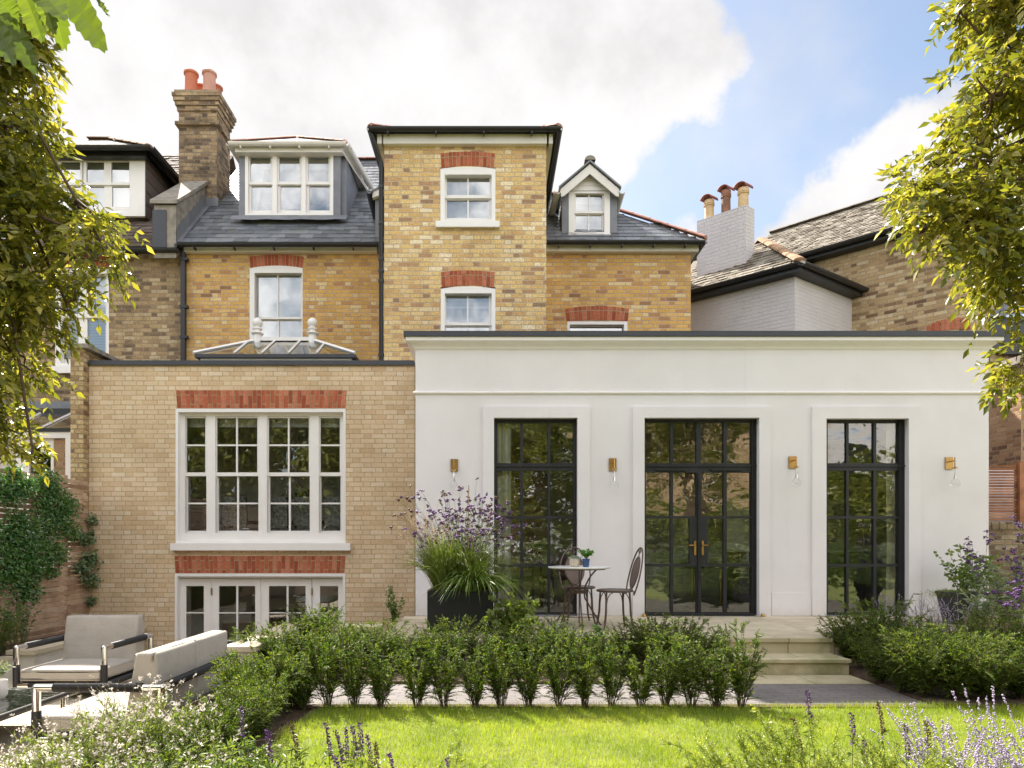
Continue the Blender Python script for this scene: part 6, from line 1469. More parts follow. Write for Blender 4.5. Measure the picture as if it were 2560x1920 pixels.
blades(160, (pc[0] + .34, PD + .2, .44), .34, .34, r1, G['herb'], OG, w=.006, droop=1.1, name='fine_blades', base_r=.1, lean=(.3, -.1))
PG = plant('plume_grass', 'hazy pale pink grass plumes over the left of the planter', 'grass plant', (pc[0] - .2, pc[1], .46))
L = arch_lines(120, (pc[0] - .22, pc[1], .46), 1.0, .40, r1, 8, (-.25, -.1), .3, .12); parts_ = [ntube(L, .0009, .0005)]
Pq, Tq = along(L, r1, 7000, .62, 1.0); V2 = leaves(Pq, nrm(Tq + r1.normal(size=Pq.shape) * .9), .022, .0026, fold=0); npmesh('plumes', *join([V2]), G['plume'], PG); npmesh('stalks', *join(parts_), G['stem_tan'], PG)
VB = plant('verbena', 'tall airy verbena with purple flower heads and brown seed heads rising from the planter', 'flowering plant', (pc[0], pc[1], .46))
L = arch_lines(66, (pc[0] + .02, pc[1], .46), 1.20, .66, r1, 9, (0, -.05), .22, .24)
st, bp_, hp, bh = [ntube(L, .0028, .0016)], [], [], []
side = []
for l in L:
    for j in range(4):
        s = r1.uniform(.5, .95); i = int(s * 8); q = l[i]; d_ = nrm(nrm(l[min(i + 1, 8)] - l[i - 1]) + r1.normal(size=3) * .42 + np.array([0, 0, .25])); L_ = r1.uniform(.08, .26); e = q + d_ * L_; side.append([q, (q + e) / 2 + r1.normal(size=3) * .008, e]); (hp if r1.random() < .62 else bh).append(e)
    (hp if r1.random() < .6 else bh).append(l[-1])
st.append(ntube(np.array(side), .0016, .0010)); npmesh('stems', *join(st), G['stem'], VB)
def heads(pts, r_, k=7, rad=.017, rr0=.0125):
    pts = np.array(pts); q = np.repeat(pts, k, 0); q = q + r_.normal(size=q.shape) * np.array([rad, rad, rad * .75]) * .7; return balls(q, rr0 * r_.uniform(.7, 1.3, len(q)), .8)
npmesh('flower_heads', *heads(hp, r1), G['purple'], VB); npmesh('seed_heads', *heads(bh, r1, 7, .015, .0115), G['brownhead'], VB)
Pq, Tq = along(L, r1, 420, .05, .7); npmesh('leaves', *leaves(Pq, nrm(Tq * .6 + r1.normal(size=Pq.shape)), .06, .007, droop=.2), G['herb'], VB)
for (a_, b_, c_) in ((1172, 1213, .03), (1215, 1330, -.02)):
    ck = thing('bamboo_cane', 'thin tan bamboo cane standing among the %s' % ('verbena flowers, tallest of two' if a_ < 1200 else 'planter foliage on the right side'), 'cane', (X(a_, PD + .25), PD + .25, .46)); mb = MB(); mb.tube([(X(a_ - 4, PD + .25), PD + .25, .44), Wp(a_, b_, PD + .25)], .006, 6); mk('rod', mb, G['stem_tan'], ck)
# leafy perennial right of the planter
def leafy(name, label, base, h, spread, nst, nlf, ll, lw, m, r_, cat='plant', lean=(0, 0), stemm=None, lo=.25, group=None, up=.4):
    t = plant(name, label, cat, base, group); L = arch_lines(nst, base, h, spread, r_, 8, lean, .15, spread * .25); npmesh('stems', *ntube(L, .004, .002), stemm or G['stem'], t)
    Pq, Tq = along(L, r_, nlf, lo, 1.0); npmesh('leaves', *leaves(Pq, nrm(Tq * up + r_.normal(size=Pq.shape) * np.array([1, 1, .45])), ll * r_.uniform(.6, 1.15, nlf), lw, fold=.15, droop=.25), m, t); return t, L
leafy('geranium_plant', 'pale green lobed leaves of a perennial right of the black planter', (X(1290, 7.35), 7.35, -.16), .60, .30, 34, 620, .075, .065, G['lime'], r1, lo=.35)
leafy('geranium_plant', 'low bluish-green leafy perennial in front of the left steel window', (X(1370, 7.25), 7.25, -.16), .34, .24, 26, 420, .075, .022, G['grey'], r1)
leafy('wall_plant', 'small leafy plant growing at the foot of the pale brick wall beside the white corner', (X(990, 8.9), 8.8, -.1), .55, .12, 14, 260, .05, .03, G['herb'], r1, up=.2)
leafy('vine_shoot', 'ivy-like shoot rising beside the foot of the bistro table', (X(1500, 7.2), 7.2, -.16), .34, .09, 5, 26, .075, .065, G['jasmine'], r1)
# pots on the bistro table
CP = thing('succulent_pot', 'cream textured pot with grey-green succulent on the bistro table', 'potted plant', (X(1437, 8.05), 8.05, .72)); c = (X(1437, 8.05), 8.05, .72)
mb = MB(); mb.lathe(c, [(.042, 0), (.058, .02), (.063, .055), (.058, .088), (.048, .10), (.044, .10), (.044, .088)], 24); mk('pot', mb, M['cream_pot'], CP, smooth=True)
q = np.array(c) + np.array([0, 0, .098]); pp = q + rng.normal(size=(150, 3)) * np.array([.028, .028, .008]); npmesh('rosettes', *leaves(pp, nrm((pp - q) * np.array([1, 1, .5]) * 20 + rng.normal(size=(150, 3)) * .5 + np.array([0, 0, .7])), .03, .014, fold=.3), G['succ'], CP)
CP = thing('herb_pot', 'blue glazed pot with bright green leafy herb on the bistro table', 'potted plant', (X(1465, 8.0), 8.0, .72)); c = (X(1465, 8.0), 8.0, .72)
mb = MB(); mb.lathe(c, [(.032, 0), (.035, .01), (.044, .085), (.047, .095), (.041, .097), (.040, .085)], 24); mk('pot', mb, M['blue_pot'], CP, smooth=True)
q = np.array(c) + np.array([.004, 0, .10]); L = arch_lines(26, q, .10, .085, rng, 6, (0, 0), .1, .02); npmesh('stems', *ntube(L, .0012, .0008), G['stem'], CP); Pq, Tq = along(L, rng, 330, .4, 1.0); npmesh('leaves', *leaves(Pq, nrm(rng.normal(size=Pq.shape) + np.array([0, 0, .4])), .026, .018), leaf('bright_herb', [(0, (.07, .22, .02)), (1, (.16, .36, .05))]), CP)
CP = thing('table_plant', 'small pale leafed plant in a white pot on the coffee table at the left edge', 'potted plant', (X(-6, 5.7), 5.7, ZP + .3)); c = (X(-6, 5.7), 5.7, ZP + .298)
mb = MB(); mb.lathe(c, [(.05, 0), (.07, .03), (.078, .10), (.07, .15), (.06, .15), (.06, .12)], 24); mk('pot', mb, M['white'], CP, smooth=True)
q = np.array(c) + np.array([0, 0, .14]); L = arch_lines(22, q, .16, .10, rng, 6, (0, 0), .1, .02); Pq, Tq = along(L, rng, 240, .3, 1.0); npmesh('leaves', *leaves(Pq, nrm(rng.normal(size=Pq.shape) + np.array([0, 0, .6])), .04, .014), G['grey'], CP)
# right hand pot and shrubs
RP = thing('round_planter', 'tapered charcoal pot with fresh lime-green fine foliage near the right corner', 'planter', (X(2392, 8.5), 8.5, 0)); c = (X(2392, 8.5), 8.5, 0)
mb = MB(); mb.lathe(c, [(.14, 0), (.15, .02), (.215, .36), (.23, .37), (.23, .40), (.205, .40), (.20, .33)], 28); mk('pot', mb, M['planter_grey'], RP, smooth=True)
q = np.array(c) + np.array([-.03, 0, .36]); pp = q + rng.normal(size=(1600, 3)) * np.array([.13, .10, .022]); npmesh('foliage', *leaves(pp, nrm((pp - q) * 2 + rng.normal(size=pp.shape) * .5 + np.array([0, 0, .5])), .045, .004), G['lime'], RP)
r2 = np.random.default_rng(44)
leafy('hydrangea', 'rounded dark-leafed shrub with oval leaves in front of the white wall, behind the charcoal pot', (X(2425, 8.9), 8.9, .0), .92, .36, 34, 560, .07, .05, G['herb'], r2, 'shrub', lo=.5)
leafy('buddleia', 'grey-green shrub with long pointed leaves in front of the brick garden wall', (X(2520, 8.0), 8.0, -.1), .95, .34, 30, 560, .10, .028, G['grey'], r2, 'shrub', lo=.2)
leafy('salvia_bush', 'grey-green leafy plant between the charcoal pot and the buddleia', (X(2455, 7.5), 7.5, -.1), .58, .26, 30, 520, .08, .026, G['grey'], r2, 'plant', lo=.2)
def verb(base, h, n, sp, label, seed, group=None):
    r_ = np.random.default_rng(seed); t = plant('verbena', label, 'flowering plant', base, group); L = arch_lines(n, base, h, sp, r_, 8, (0, 0), .1, .06); sd_, hp_ = [], []
    for l in L:
        hp_.append(l[-1])
        for j in range(3): i = r_.integers(5, 8); e = l[i] + nrm(r_.normal(size=3) * .5 + np.array([0, 0, 1])) * r_.uniform(.05, .14); sd_.append([l[i], (l[i] + e) / 2, e]); hp_.append(e)
    npmesh('stems', *join([ntube(L, .0026, .0015), ntube(np.array(sd_), .0014, .0009)]), G['stem'], t); npmesh('flower_heads', *heads(hp_, r_), G['purple'], t)
verb((X(2450, 8.3), 8.3, -.05), 1.12, 9, .26, 'purple verbena rising above the dark-leafed shrub near the white corner', 51)
verb((X(2560, 7.3), 7.3, -.1), 1.25, 14, .16, 'tall purple verbena at the right edge in front of the slatted screen', 52)
verb((X(2510, 6.9), 6.9, -.1), .66, 10, .22, 'low purple verbena among grasses above the right hedge', 53)
def spikes(name, label, base, h, n, sp, seed, m, parts_kind='russian', lean=(0, 0), fn=26, fr=.0042, group=None, leafm=None, nlf=200, ll=.04, lw=.008, lo=.45, stemw=.002, cat='flowering plant'):
    r_ = np.random.default_rng(seed); t = plant(name, label, cat, base, group); L = arch_lines(n, base, h, sp, r_, 9, lean, .15, sp * .3)
    npmesh('stems', *ntube(L, stemw, stemw * .5), G['stem'], t); k = n * fn; Pq, Tq = along(L, r_, k, lo, 1.0); s_v = r_.normal(size=Pq.shape); Pq = Pq + nrm(s_v) * fr * 1.1
    npmesh('flowers', *balls(Pq, fr * r_.uniform(.6, 1.3, k), 1.1), m, t)
    if nlf: Pq, Tq = along(L, r_, nlf, .02, lo + .15); npmesh('leaves', *leaves(Pq, nrm(Tq * .5 + r_.normal(size=Pq.shape)), ll * r_.uniform(.5, 1.1, nlf), lw, droop=.2), leafm or G['grey'], t)
    return t
for i, (px, y) in enumerate([(2255, 7.35), (2305, 7.2), (2350, 7.3), (2400, 7.1)]): spikes('russian_sage', 'hazy lavender sage with silvery stems below the right steel window', (X(px, y), y, -.15), .62, 26, .26, 60 + i, G['lav'], fn=30, fr=.0042, lo=.35, lean=(-.18, 0), nlf=150, ll=.03, group='russian sage clumps behind the right hedge')
for i, (px, y) in enumerate([(2440, 6.8), (2500, 6.75), (2550, 6.7)]):
    t = plant('plume_grass', 'soft tan-plumed grass clump above the right hedge', 'grass plant', (X(px, y), y, -.2), 'tan plume grasses above the right hedge'); L = arch_lines(40, (X(px, y), y, -.2), .55, .3, r2, 8, (0, 0), .5, .06); Pq, Tq = along(L, r2, 5200, .7, 1.0); npmesh('plumes', *leaves(Pq, nrm(Tq + r2.normal(size=Pq.shape) * .55), .014, .0018, fold=0), G['plume'], t); npmesh('stalks', *ntube(L, .0012, .0008), G['stem'], t); blades(140, (X(px, y), y, -.2), .4, .3, r2, G['herb'], t, w=.003, droop=.7)

# ---- climbers on the left fence
def climber(label, spots, n, ll, lw, m, seed, flowers=0, group=None, cat='climber', name='climbing_plant'):
    r_ = np.random.default_rng(seed); t = thing(name, label, cat, (FX + .06, spots[0][0], -.3)); P = []
    w_ = np.array([s[2] * s[3] for s in spots]); k = r_.choice(len(spots), n, p=w_ / w_.sum()); v = nrm(r_.normal(size=(n, 3))); rad = r_.uniform(0, 1, n) ** .5; S = np.array([(s[0], s[1], s[2], s[3]) for s in spots])[k]
    rad = rad * r_.uniform(.8, 1.45, n); P = np.stack([FX + .04 + np.abs(v[:, 0]) * rad * .14 * np.minimum(1, S[:, 2] * 5), S[:, 0] + v[:, 1] * rad * S[:, 2], S[:, 1] + v[:, 2] * rad * S[:, 3]], 1)
    npmesh('leaves', *leaves(P, nrm(np.array([.7, -.3, -.25]) + r_.normal(size=P.shape) * .7), ll * r_.uniform(.6, 1.2, n), lw, N=np.array([.8, -.4, .5]) + r_.normal(size=P.shape) * .45, droop=.2), m, t)
    lines = []
    for s in spots:
        for j in range(6): a = np.array([FX + .03, s[0] + r_.uniform(-1, 1) * s[2] * .7, s[1] - s[3]]); b = np.array([FX + .05, s[0] + r_.uniform(-1, 1) * s[2] * .7, s[1] + s[3] * .9]); lines.append([a, a * .6 + b * .4 + r_.normal(size=3) * .02, a * .3 + b * .7 + r_.normal(size=3) * .02, b])
    npmesh('stems', *ntube(np.array(lines), .003, .002), G['bark'], t)
    if flowers: q = P[r_.integers(0, n, flowers)] + np.array([.04, -.02, .01]); q = np.repeat(q, 5, 0); npmesh('flowers', *leaves(q, nrm(r_.normal(size=q.shape) + np.array([.5, -.5, .3])), .016, .009), G['pinkw'], t)
    return t
def fs(px, py, rp): # spot on the fence plane from photo position
    D_ = F * FX / (px - VX); return (D_, Z(py, D_), rp * D_ / F * D_ / abs(FX) * 1.0, rp * D_ / F)
climber('glossy jasmine climbing over the top of the slatted fence on the far left', [fs(5, 1225, 40), fs(40, 1215, 28), fs(20, 1180, 20)], 1300, .062, .026, G['jasmine'], 71, 40)
climber('tall clump of white-flowered jasmine on the slatted fence, right of the others', [fs(105, 1205, 34), fs(115, 1250, 44), fs(120, 1300, 52), fs(150, 1265, 30), fs(165, 1330, 22), fs(120, 1385, 34), fs(115, 1430, 18)], 3400, .060, .025, G['jasmine'], 72, 130)
climber('broad jasmine mass with pale flowers low on the slatted fence', [fs(20, 1350, 62), fs(60, 1360, 50), fs(10, 1430, 55), fs(60, 1420, 42), fs(30, 1300, 30), fs(55, 1480, 30)], 3800, .064, .027, G['jasmine'], 73, 90)
climber('variegated ivy hanging down the slatted fence next to the pale brickwork', [fs(222, 1300, 13), fs(226, 1335, 10), fs(200, 1350, 16), fs(212, 1400, 22), fs(215, 1450, 20), fs(222, 1500, 12), fs(185, 1340, 12), fs(190, 1420, 16)], 1500, .05, .042, G['ivy'], 74, name='climbing_ivy')
leafy('euphorbia', 'upright pale green spiky plant at the foot of the fence behind the armchair', (-6.0, 8.6, -.33), .62, .2, 9, 520, .045, .006, G['lime'], r2, 'plant', lo=.2)
leafy('phlox', 'leafy plant with pale pink flowers low at the far left below the fence', (-5.95, 8.3, -.33), .62, .18, 18, 300, .06, .018, G['jasmine'], r2, 'plant')
t, L = leafy('pink_rose', 'small shrub with pink blossom at the far left edge below the fence', (-6.05, 8.8, -.33), .75, .2, 14, 240, .05, .02, G['jasmine'], r2, 'plant'); Pq, Tq = along(L, r2, 60, .7, 1.0); npmesh('flowers', *leaves(np.repeat(Pq, 5, 0), nrm(r2.normal(size=(300, 3))), .02, .014), leaf('pink_petal', [(0, (.55, .32, .45)), (1, (.75, .55, .65))]), t)

# ---- foreground planting
def gaura(base, h, sp, n, label, seed, lean=(0, 0)):
    r_ = np.random.default_rng(seed); t = plant('gaura', label, 'flowering plant', base, 'white gaura clumps in the left foreground'); L = arch_lines(n, base, h, sp, r_, 10, lean, .35, .08)
    npmesh('stems', *ntube(L, .0018, .0008), leaf('gaura_stem%d' % seed, [(0, (.25, .20, .09)), (1, (.38, .34, .16))]), t)
    Pq, Tq = along(L, r_, int(n * 3.4), .45, 1.0); q = np.repeat(Pq, 4, 0) + r_.normal(size=(len(Pq) * 4, 3)) * .002; npmesh('flowers', *leaves(q, nrm(r_.normal(size=q.shape) + np.array([0, -.4, .3])), .017, .010, fold=.05), G['pinkw'], t)
    Pq, Tq = along(L, r_, n * 5, .45, 1.0); npmesh('buds', *leaves(Pq, nrm(Tq + r_.normal(size=Pq.shape) * .6), .014, .004), G['pinkw'], t)
    Pq, Tq = along(L, r_, n * 44, .0, .75); npmesh('leaves', *leaves(Pq, nrm(Tq * .8 + r_.normal(size=Pq.shape) * .7), .036, .0075), G['lime'], t)
for i, (px, y, h_, n_) in enumerate([(150, 3.6, .55, 60), (260, 3.7, .62, 70), (350, 3.9, .66, 70), (430, 4.0, .62, 60), (520, 3.8, .5, 50), (90, 3.3, .42, 40), (330, 3.3, .45, 60), (210, 3.2, .4, 50), (450, 3.4, .42, 50)]):
    gaura((X(px, y), y, ZP + .22 if px < 600 else ZL), h_, .46, n_, 'airy white gaura in the sunny foreground beside the sofa', 80 + i, (-.08, 0))
for i, (px, y) in enumerate([(560, 3.5), (640, 3.45), (440, 3.3), (330, 3.1), (720, 3.3), (560, 3.15), (250, 3.0), (150, 3.0), (400, 3.0), (650, 3.1)]):
    leafy('salvia_foliage', 'leafy salvia clump low in the left foreground, in front of the lawn edge', (X(px, y), y, ZL - .12), .44, .26, 26, 520, .045, .014, G['herb' if i % 2 else 'lime'], np.random.default_rng(100 + i), 'plant', group='leafy clumps in the left foreground')
def salvia(px, ptop, y, seed, label, brown=False):
    """one salvia flower spike: stem, whorls, leaves; its top reaches ptop in the photo"""
    x = X(px, y); zt_ = Z(ptop, y); zb_ = ZL - .05; r_ = np.random.default_rng(seed); t = plant('salvia_spike', label, 'flower spike', (x, y, zb_)); h = zt_ - zb_; lx = r_.normal() * .03
    T = np.linspace(0, 1, 9)[:, None]; L = (np.array([[x - lx, y + .02, zb_]]) + T * np.array([[lx, -.02, h]]) + np.sin(T * 3) * np.array([[.01, 0, 0]]))[None]; npmesh('stem', *ntube(L, .0026, .0016), G['stem'], t)
    s0 = max(.3, 1 - .17 / h); q = []
    for s in np.linspace(s0, 1, 17): i = s * 8; a = int(min(i, 7)); p = L[0, a] * (1 - (i - a)) + L[0, a + 1] * (i - a); an = r_.uniform(0, 6.28, 7); q += [p + np.array([math.cos(b), math.sin(b), r_.normal() * .2]) * .0085 * (1.15 - .7 * (s - s0) / (1 - s0)) for b in an]
    q = np.array(q); m_ = len(q); npmesh('flower_whorls', *leaves(q, nrm(q - np.array([L[0, -1, 0], L[0, -1, 1], 0]) * np.array([1, 1, 0]) - q * np.array([0, 0, 1]) + r_.normal(size=q.shape) * .004 + np.array([0, 0, .004])), .016, .009), G['brownhead'] if brown else G['purple'], t)
    Pq, Tq = along(L, r_, 16, .05, .75); npmesh('leaves', *leaves(Pq, nrm(r_.normal(size=Pq.shape) + np.array([0, 0, .3])), .045, .014, droop=.3), G['herb'], t)
SP = [(2018, 1730, 3.9, 'purple salvia spike standing tallest in front of the paved path'), (2128, 1786, 3.7, 'purple salvia spike right of the tallest one, over the lawn'), (2195, 1760, 3.8, 'faded brownish salvia spike over the lawn, left of the lavender sprays'), (2315, 1808, 3.6, 'faded salvia spike close beside the lavender sprays'), (2262, 1815, 3.5, 'leaning dusky salvia spike left of the lavender sprays'), (1982, 1800, 3.6, 'short faded salvia spike just left of the tallest purple one'), (2160, 1855, 3.4, 'short dusky salvia spike near the bottom right edge'),
      (838, 1830, 3.6, 'dusky salvia spike over the lawn edge in the left foreground, left of a trio'), (862, 1822, 3.6, 'dusky salvia spike, left one of a trio over the lawn'), (880, 1818, 3.6, 'dusky salvia spike, middle one of a trio over the lawn'), (898, 1812, 3.6, 'tallest dusky salvia spike of a trio over the lawn'), (918, 1840, 3.5, 'dusky salvia spike right of the trio'), (938, 1862, 3.4, 'brownish salvia spike leaning right near the bottom edge'), (972, 1888, 3.3, 'purple salvia spike near the bottom edge over the lawn'), (1118, 1898, 3.3, 'purple salvia spike by itself at the bottom edge'), (600, 1770, 3.9, 'purple salvia spike with pink lower whorls among white gaura'), (668, 1826, 3.5, 'purple salvia spike right of the gaura flowers'), (730, 1815, 3.5, 'faded salvia spike beside the dark hedge corner'), (836, 1895, 3.2, 'short salvia spike at the bottom edge left of the lawn'), (812, 1812, 3.7, 'pale pinkish salvia spike at the left lawn edge')]
for i, (px, pt, y, lb) in enumerate(SP): salvia(px, pt, y, 120 + i, lb, brown=('faded' in lb or 'brownish' in lb))
# loose yew sprays near the lens
def yew_spray(px, ptop, y, seed, label, n=7, h=.5, sp=.35, lean=(0, 0), group=None):
    r_ = np.random.default_rng(seed); zb_ = ZL - .1; hh = Z(ptop, y) - zb_; t = plant('young_yew', label, 'shrub', (X(px, y), y, zb_), group); L = arch_lines(n, (X(px, y) , y, zb_), hh, sp, r_, 12, lean, .25, .05); npmesh('stems', *ntube(L, .0028, .0012), G['stem'], t)
    sdl, NP, ND = [], [], []
    for l in L:
        for j in range(20): s = r_.uniform(.25, .97) * 11; i = int(s); q = l[i]; ax = nrm(l[min(i + 1, 11)] - l[i - 1]); d_ = nrm(ax * .9 + r_.normal(size=3) * .6); L_ = r_.uniform(.03, .09); k = int(L_ / .005); ts = np.linspace(0, 1, k)[:, None]; NP.append(q + d_ * L_ * ts); nv = nrm(np.cross(d_, r_.normal(size=3))); ND.append(nrm(nv * np.where(np.arange(k) % 2, 1, -1)[:, None] + d_ * .6)); sdl.append([q, q + d_ * L_ * .5, q + d_ * L_])
        k = 160; Pq, Tq = along(l[None], r_, k, .1, 1.0); NP.append(Pq); ND.append(nrm(Tq * .6 + r_.normal(size=Pq.shape) * .7))
    P, D_ = np.concatenate(NP), np.concatenate(ND); npmesh('needles', *leaves(P, D_, .019, .0052, fold=.1), G['sun_tinted_yew'], t); npmesh('twigs', *ntube(np.array(sdl), .0012, .0007), G['stem'], t)
G['sun_tinted_yew'] = leaf('sun_tinted_yew_needles', [(0, (.13, .20, .035)), (.5, (.26, .34, .06)), (1, (.52, .54, .18))], trans=.45, rough=.35, spec=.5, tcol=(1.5, 1.4, .5))  # brighter copy of the yew greens; sunlight is put into the needle colour
for i, (px, pt, y, lean, n_) in enumerate([(1985, 1700, 3.7, (-.05, 0), 5), (1900, 1790, 3.5, (-.45, 0), 8), (1980, 1780, 3.4, (-.15, 0), 7), (2060, 1800, 3.4, (.05, 0), 7), (2140, 1840, 3.3, (.1, 0), 7), (2220, 1830, 3.3, (0, 0), 7), (2290, 1850, 3.3, (0, 0), 6), (1880, 1860, 3.2, (-.3, 0), 7), (2360, 1870, 3.2, (0, 0), 6)]):
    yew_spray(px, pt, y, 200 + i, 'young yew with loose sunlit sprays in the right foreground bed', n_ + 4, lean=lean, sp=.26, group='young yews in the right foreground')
for i, (px, pt, y, lean, n_) in enumerate([(1010, 1850, 3.3, (.3, 0), 7), (1090, 1870, 3.2, (.4, 0), 7), (930, 1870, 3.2, (.2, 0), 7), (1200, 1900, 3.1, (.1, 0), 5), (860, 1880, 3.1, (.0, 0), 6)]):
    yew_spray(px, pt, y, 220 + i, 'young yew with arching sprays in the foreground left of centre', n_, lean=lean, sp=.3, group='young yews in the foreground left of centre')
for i, (px, py_, y) in enumerate([(2290, 1740, 3.6), (2360, 1790, 3.4), (2440, 1720, 3.5), (2500, 1800, 3.3), (2560, 1740, 3.4), (2420, 1830, 3.1), (2540, 1850, 3.1)]):
    spikes('lavender_spray', 'pale lavender-flowered sage sprays in the right foreground corner', (X(px + 60, y), y, ZL - .1), Z(py_, y) - ZL + .1, 17, .24, 240 + i, G['lav'], fn=52, fr=.0048, lo=.4, lean=(-.12, 0), nlf=220, ll=.03, lw=.006, group='lavender sprays in the right foreground', stemw=.0016)

PWL = thing('pale_boundary_wall', 'pale wall glimpsed through the gaps of the cedar slatted screen', 'wall', (X(2520, 10.8), 10.8, 0))
mb = MB(); mb.box((wx1 + .06, 10.8, -.4), (9.4, 10.9, Z(1175, 10.8))); mk('wall', mb, M['white_wall'], PWL)
# ================================================================== INDOORS (seen dimly through the glass)
KC = thing('kitchen_counter', 'dark kitchen counter with white marble top and splashback behind the right steel window', 'counter', (X(2160, 12), 12, 0))
mb = MB(); kx0, kx1 = 4.2, 6.35; mb.box((kx0, 11.6, 0), (kx1, 12.2, .86)); mk('cabinet', mb, M['navy'], KC); mb = MB(); mb.box((kx0, 11.57, .86), (kx1, 12.22, .90)); mb.box((kx0, 12.2, .90), (kx1, 12.22, 1.75)); mb.box((kx0, 11.95, 1.75), (kx1, 12.22, 1.79)); mk('worktop', mb, M['marble'], KC)
TP = thing('brass_tap', 'tall curved brass kitchen tap behind the right steel window', 'tap', (X(2155, 11.8), 11.8, .9)); x_ = X(2158, 11.8)
mb = MB(); mb.tube([(x_, 11.8, .9), (x_, 11.8, 1.35)] + [(x_ - .14 + .14 * math.cos(a_), 11.8, 1.35 + .13 * math.sin(a_)) for a_ in np.linspace(0, math.pi, 10)] + [(x_ - .28, 11.8, 1.27)], .014, 8); mk('spout', mb, M['brass'], TP, smooth=True)
for i, xx in enumerate((1731, 1802)):
    t = thing('bar_stool', 'brass stemmed bar stool behind the double door, %s of two' % ('left' if i == 0 else 'right'), 'stool', (X(xx, 10.4), 10.4, 0)); x_ = X(xx, 10.4)
    mb = MB(); mb.tube([(x_, 10.4, .02), (x_, 10.4, .62)], .018, 8); mb.lathe((x_, 10.4, 0), [(.2, 0), (.2, .012), (.02, .03)], 20); mk('stem', mb, M['brass'], t, smooth=True); mb = MB(); mb.lathe((x_, 10.4, .62), [(.17, 0), (.18, .03), (.18, .09), (.16, .11)], 20); mk('seat', mb, M['navy'], t, smooth=True)
def wood_chair(x, y, z, rz, label, m='wood_dark', sm='wood_dark', group=None):
    t = thing('dining_chair', label, 'chair', (0, 0, 0), group)
    for sx in (-1, 1):
        for sy in (-1, 1): mb = MB(); mb.tube([(sx * .2, sy * .19, 0), (sx * .19, sy * .18, .45)] + ([(sx * .19, .22, .7), (sx * .18, .27, .98)] if sy > 0 else []), .018, 6); mk('leg', mb, M[m], t, local=True)
    mb = MB(); mb.box((-.23, -.22, .43), (.23, .2, .49)); mk('seat', mb, M[sm], t, local=True, bevel=.01); mb = MB(); mb.box((-.2, .24, .88), (.2, .28, .99)); mb.box((-.2, .21, .62), (.2, .24, .68)) if sm == 'wood_dark' else mb.box((-.2, .22, .52), (.2, .27, .87)); mk('backrest', mb, M[sm], t, local=True); t.location = (x, y, z); t.rotation_euler = (0, 0, rz)
wood_chair(X(1290, 10.4), 10.4, .01, R(-120), 'dark carved wooden chair behind the left steel window, nearest the curtain'); wood_chair(X(1395, 10.9), 10.9, .01, R(60), 'dark wooden chair deeper in the room behind the left steel window')
fz = zf_ + .03
DTb = thing('dining_table', 'dark wooden dining table behind the large white sash window', 'table', (X(680, 12), 12, fz)); mb = MB(); mb.box((X(540, 12.0), 11.6, fz + .40), (X(900, 12.0), 12.4, fz + .44)); mk('table_top', mb, M['wood_dark'], DTb)
for xx in (560, 880):
    for yy in (11.7, 12.3): mb = MB(); mb.box((X(xx, 12) - .03, yy - .03, fz), (X(xx, 12) + .03, yy + .03, fz + .40)); mk('leg', mb, M['wood_dark'], DTb)
for i, xx in enumerate((600, 700, 775, 850)): wood_chair(X(xx, 11.35), 11.35, fz - .18, R(180), 'pattern upholstered dining chair inside behind the sash window', 'wood_dark', 'patterned', 'upholstered dining chairs behind the sash window')
leafy('house_plant', 'bushy green foliage in a vase on the dining table behind the sash window', (X(765, 11.9), 11.9, fz + .44 + .12), .55, .42, 16, 260, .07, .045, G['herb'], r2, 'plant')
mb = MB(); VS = thing('vase', 'white vase on the dining table behind the sash window', 'vase', (X(765, 11.9), 11.9, fz + .44)); mb.lathe((X(765, 11.9), 11.9, fz + .44), [(.05, 0), (.08, .05), (.08, .15), (.05, .2)], 16); mk('body', mb, M['white'], VS, smooth=True)

# ================================================================== BEHIND THE VIEWER (mirrored in the glass)
BH = thing('rear_house', 'brick house across the gardens with white windows, mirrored in the steel doors', 'house', (10, -13, ZL))
mb = MB(); holes = [(6.6, 4.4, 7.6, 6.2), (9.9, 3.4, 10.9, 5.2), (9.9, 6.6, 10.9, 8.2), (6.6, 7.4, 7.6, 9)]
mb.box((5.2, -21, ZL), (14.0, -13, 9.2)); mk('wall', mb, M['brick_far'], BH)
mb = MB()
for h in holes: mb.box((h[0], -12.99, h[1]), (h[2], -12.93, h[1] + .1)); mb.box((h[0], -12.99, h[3] - .1), (h[2], -12.93, h[3])); mb.box((h[0], -12.99, h[1]), (h[0] + .1, -12.93, h[3])); mb.box((h[2] - .1, -12.99, h[1]), (h[2], -12.93, h[3])); mb.box((h[0], -12.99, (h[1] + h[3]) / 2), (h[2], -12.93, (h[1] + h[3]) / 2 + .07))
mb.box((5.0, -12.99, 9.2), (14.2, -12.8, 9.6)); mk('window_frames', mb, M['white'], BH)
mb = MB(); mb.quad([(4.9, -12.7, 9.55), (14.3, -12.7, 9.55), (14.3, -17, 12.5), (4.9, -17, 12.5)]); mb.quad([(4.9, -21.3, 9.55), (14.3, -21.3, 9.55), (14.3, -17, 12.5), (4.9, -17, 12.5)]); mk('roof', mb, M['slate'], BH)
BW = thing('rear_white_house', 'pale rendered house beyond, mirrored in the right steel window', 'house', (19, -12, ZL)); mb = MB(); mb.box((14.6, -20, ZL), (24, -12, 6.5)); mk('wall', mb, M['white_wall'], BW)
mb = MB(); [mb.box((x, -11.99, z), (x + 1.1, -11.95, z + 1.6)) for x in (15.8, 18.4, 21.2) for z in (1.2, 4.0)]; mk('windows', mb, M['black'], BW)
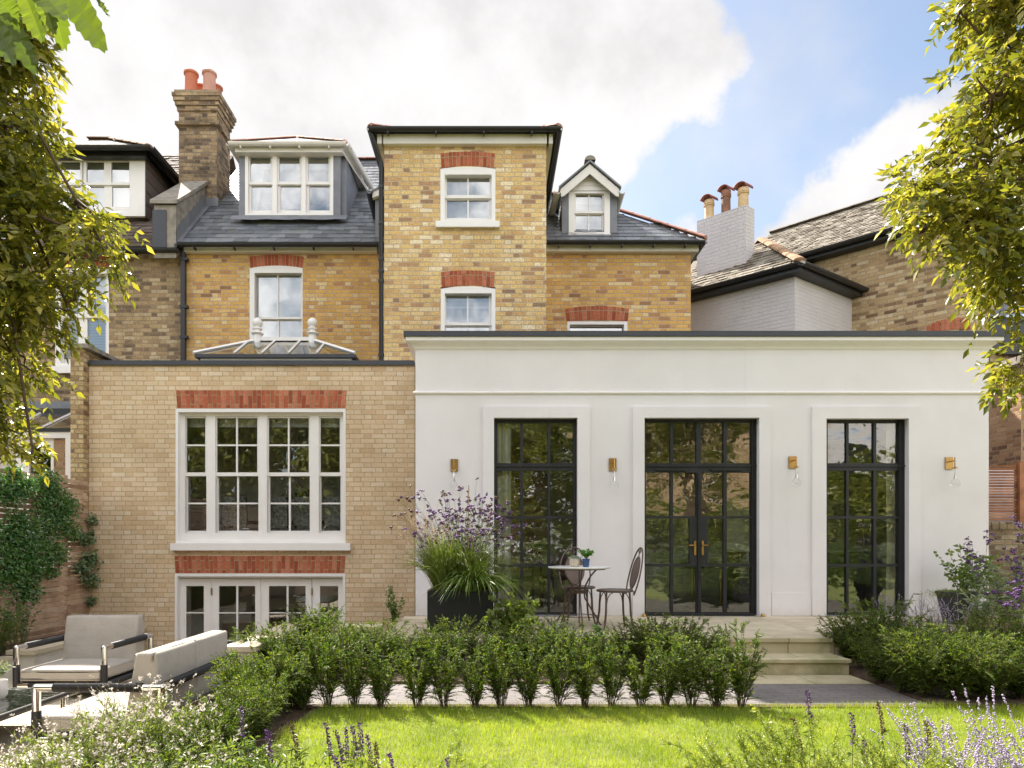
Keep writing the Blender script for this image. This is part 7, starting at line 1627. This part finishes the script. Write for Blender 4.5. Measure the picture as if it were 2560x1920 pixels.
def back_tree(x, y, h, r_, seed, label):
    g = np.random.default_rng(seed); t = thing('rear_tree', label, 'tree', (x, y, ZL), 'trees at the far end of the garden behind the viewer')
    nc = 60; C_ = nrm(g.normal(size=(nc, 3))) * g.uniform(.3, 1, (nc, 1)) ** .5 * np.array([r_, r_, h * .42]) + np.array([x, y, ZL + h * .56]); k = g.integers(0, nc, 5200); P = C_[k] + g.normal(size=(5200, 3)) * .32
    npmesh('crown', *leaves(P, g.normal(size=P.shape) + np.array([0, 0, -.3]), .34, .20), G['tree_far'], t); mb = MB(); mb.tube([(x, y, ZL), (x + .1, y, ZL + h * .6)], .18, 8, .07); mk('trunk', mb, G['bark'], t)
for i, (x, y, h, r_) in enumerate([(-12, -6, 8.5, 2.8), (-8.5, -8, 9, 2.8), (-5, -9, 8.5, 2.6), (-1.6, -9.5, 8.2, 2.6), (2.2, -9.5, 8.5, 2.5), (-16, -3, 9, 3), (5.0, -9, 3.0, 1.3), (7.5, -9.2, 2.6, 1.3), (10, -9, 2.7, 1.3), (12.6, -9, 2.7, 1.4), (15.6, -9, 4.4, 1.7), (18.5, -8, 4.8, 1.8), (-14.5, -12, 10, 3.2), (-10.3, -13, 10, 3.2), (-6.5, -13.5, 10, 3.2), (-3.2, -13, 10, 3), (.5, -13.5, 10, 3)]): back_tree(x, y, h, r_, 300 + i, 'leafy tree at the far end of the garden, mirrored in the windows')
def back_shrub(x, y, h, r_, seed):
    g = np.random.default_rng(seed); t = thing('border_shrub', 'leafy shrub of the border behind the viewer, mirrored in the glass', 'shrub', (x, y, ZL), 'border shrubs behind the viewer'); n = 2600
    P = np.array([x, y, ZL + h * .5]) + nrm(g.normal(size=(n, 3))) * g.uniform(.4, 1, (n, 1)) * np.array([r_, r_ * .7, h * .55]); P[:, 2] = np.maximum(P[:, 2], ZL + .03)
    npmesh('foliage', *leaves(P, g.normal(size=P.shape) + np.array([0, 0, .4]), .12, .05), G['herb'] if seed % 3 else G['grey'], t)
    q = P[P[:, 2] > ZL + h * .75][:90]; npmesh('flower_heads', *balls(np.repeat(q, 3, 0) + g.normal(size=(len(q) * 3, 3)) * .03, .02), G['purple'], t)
for i, x in enumerate((-5.2, -3.6, -2.2, 2.0, 3.2, 4.4, 5.7, 7.0, 8.3, 9.6, 11.0, 12.4, .8)): back_shrub(x, -1.8 - .5 * (i % 2), 1.15 + .3 * ((i * 7) % 3) / 2, .85, 400 + i)
print('objects', len(bpy.data.objects))
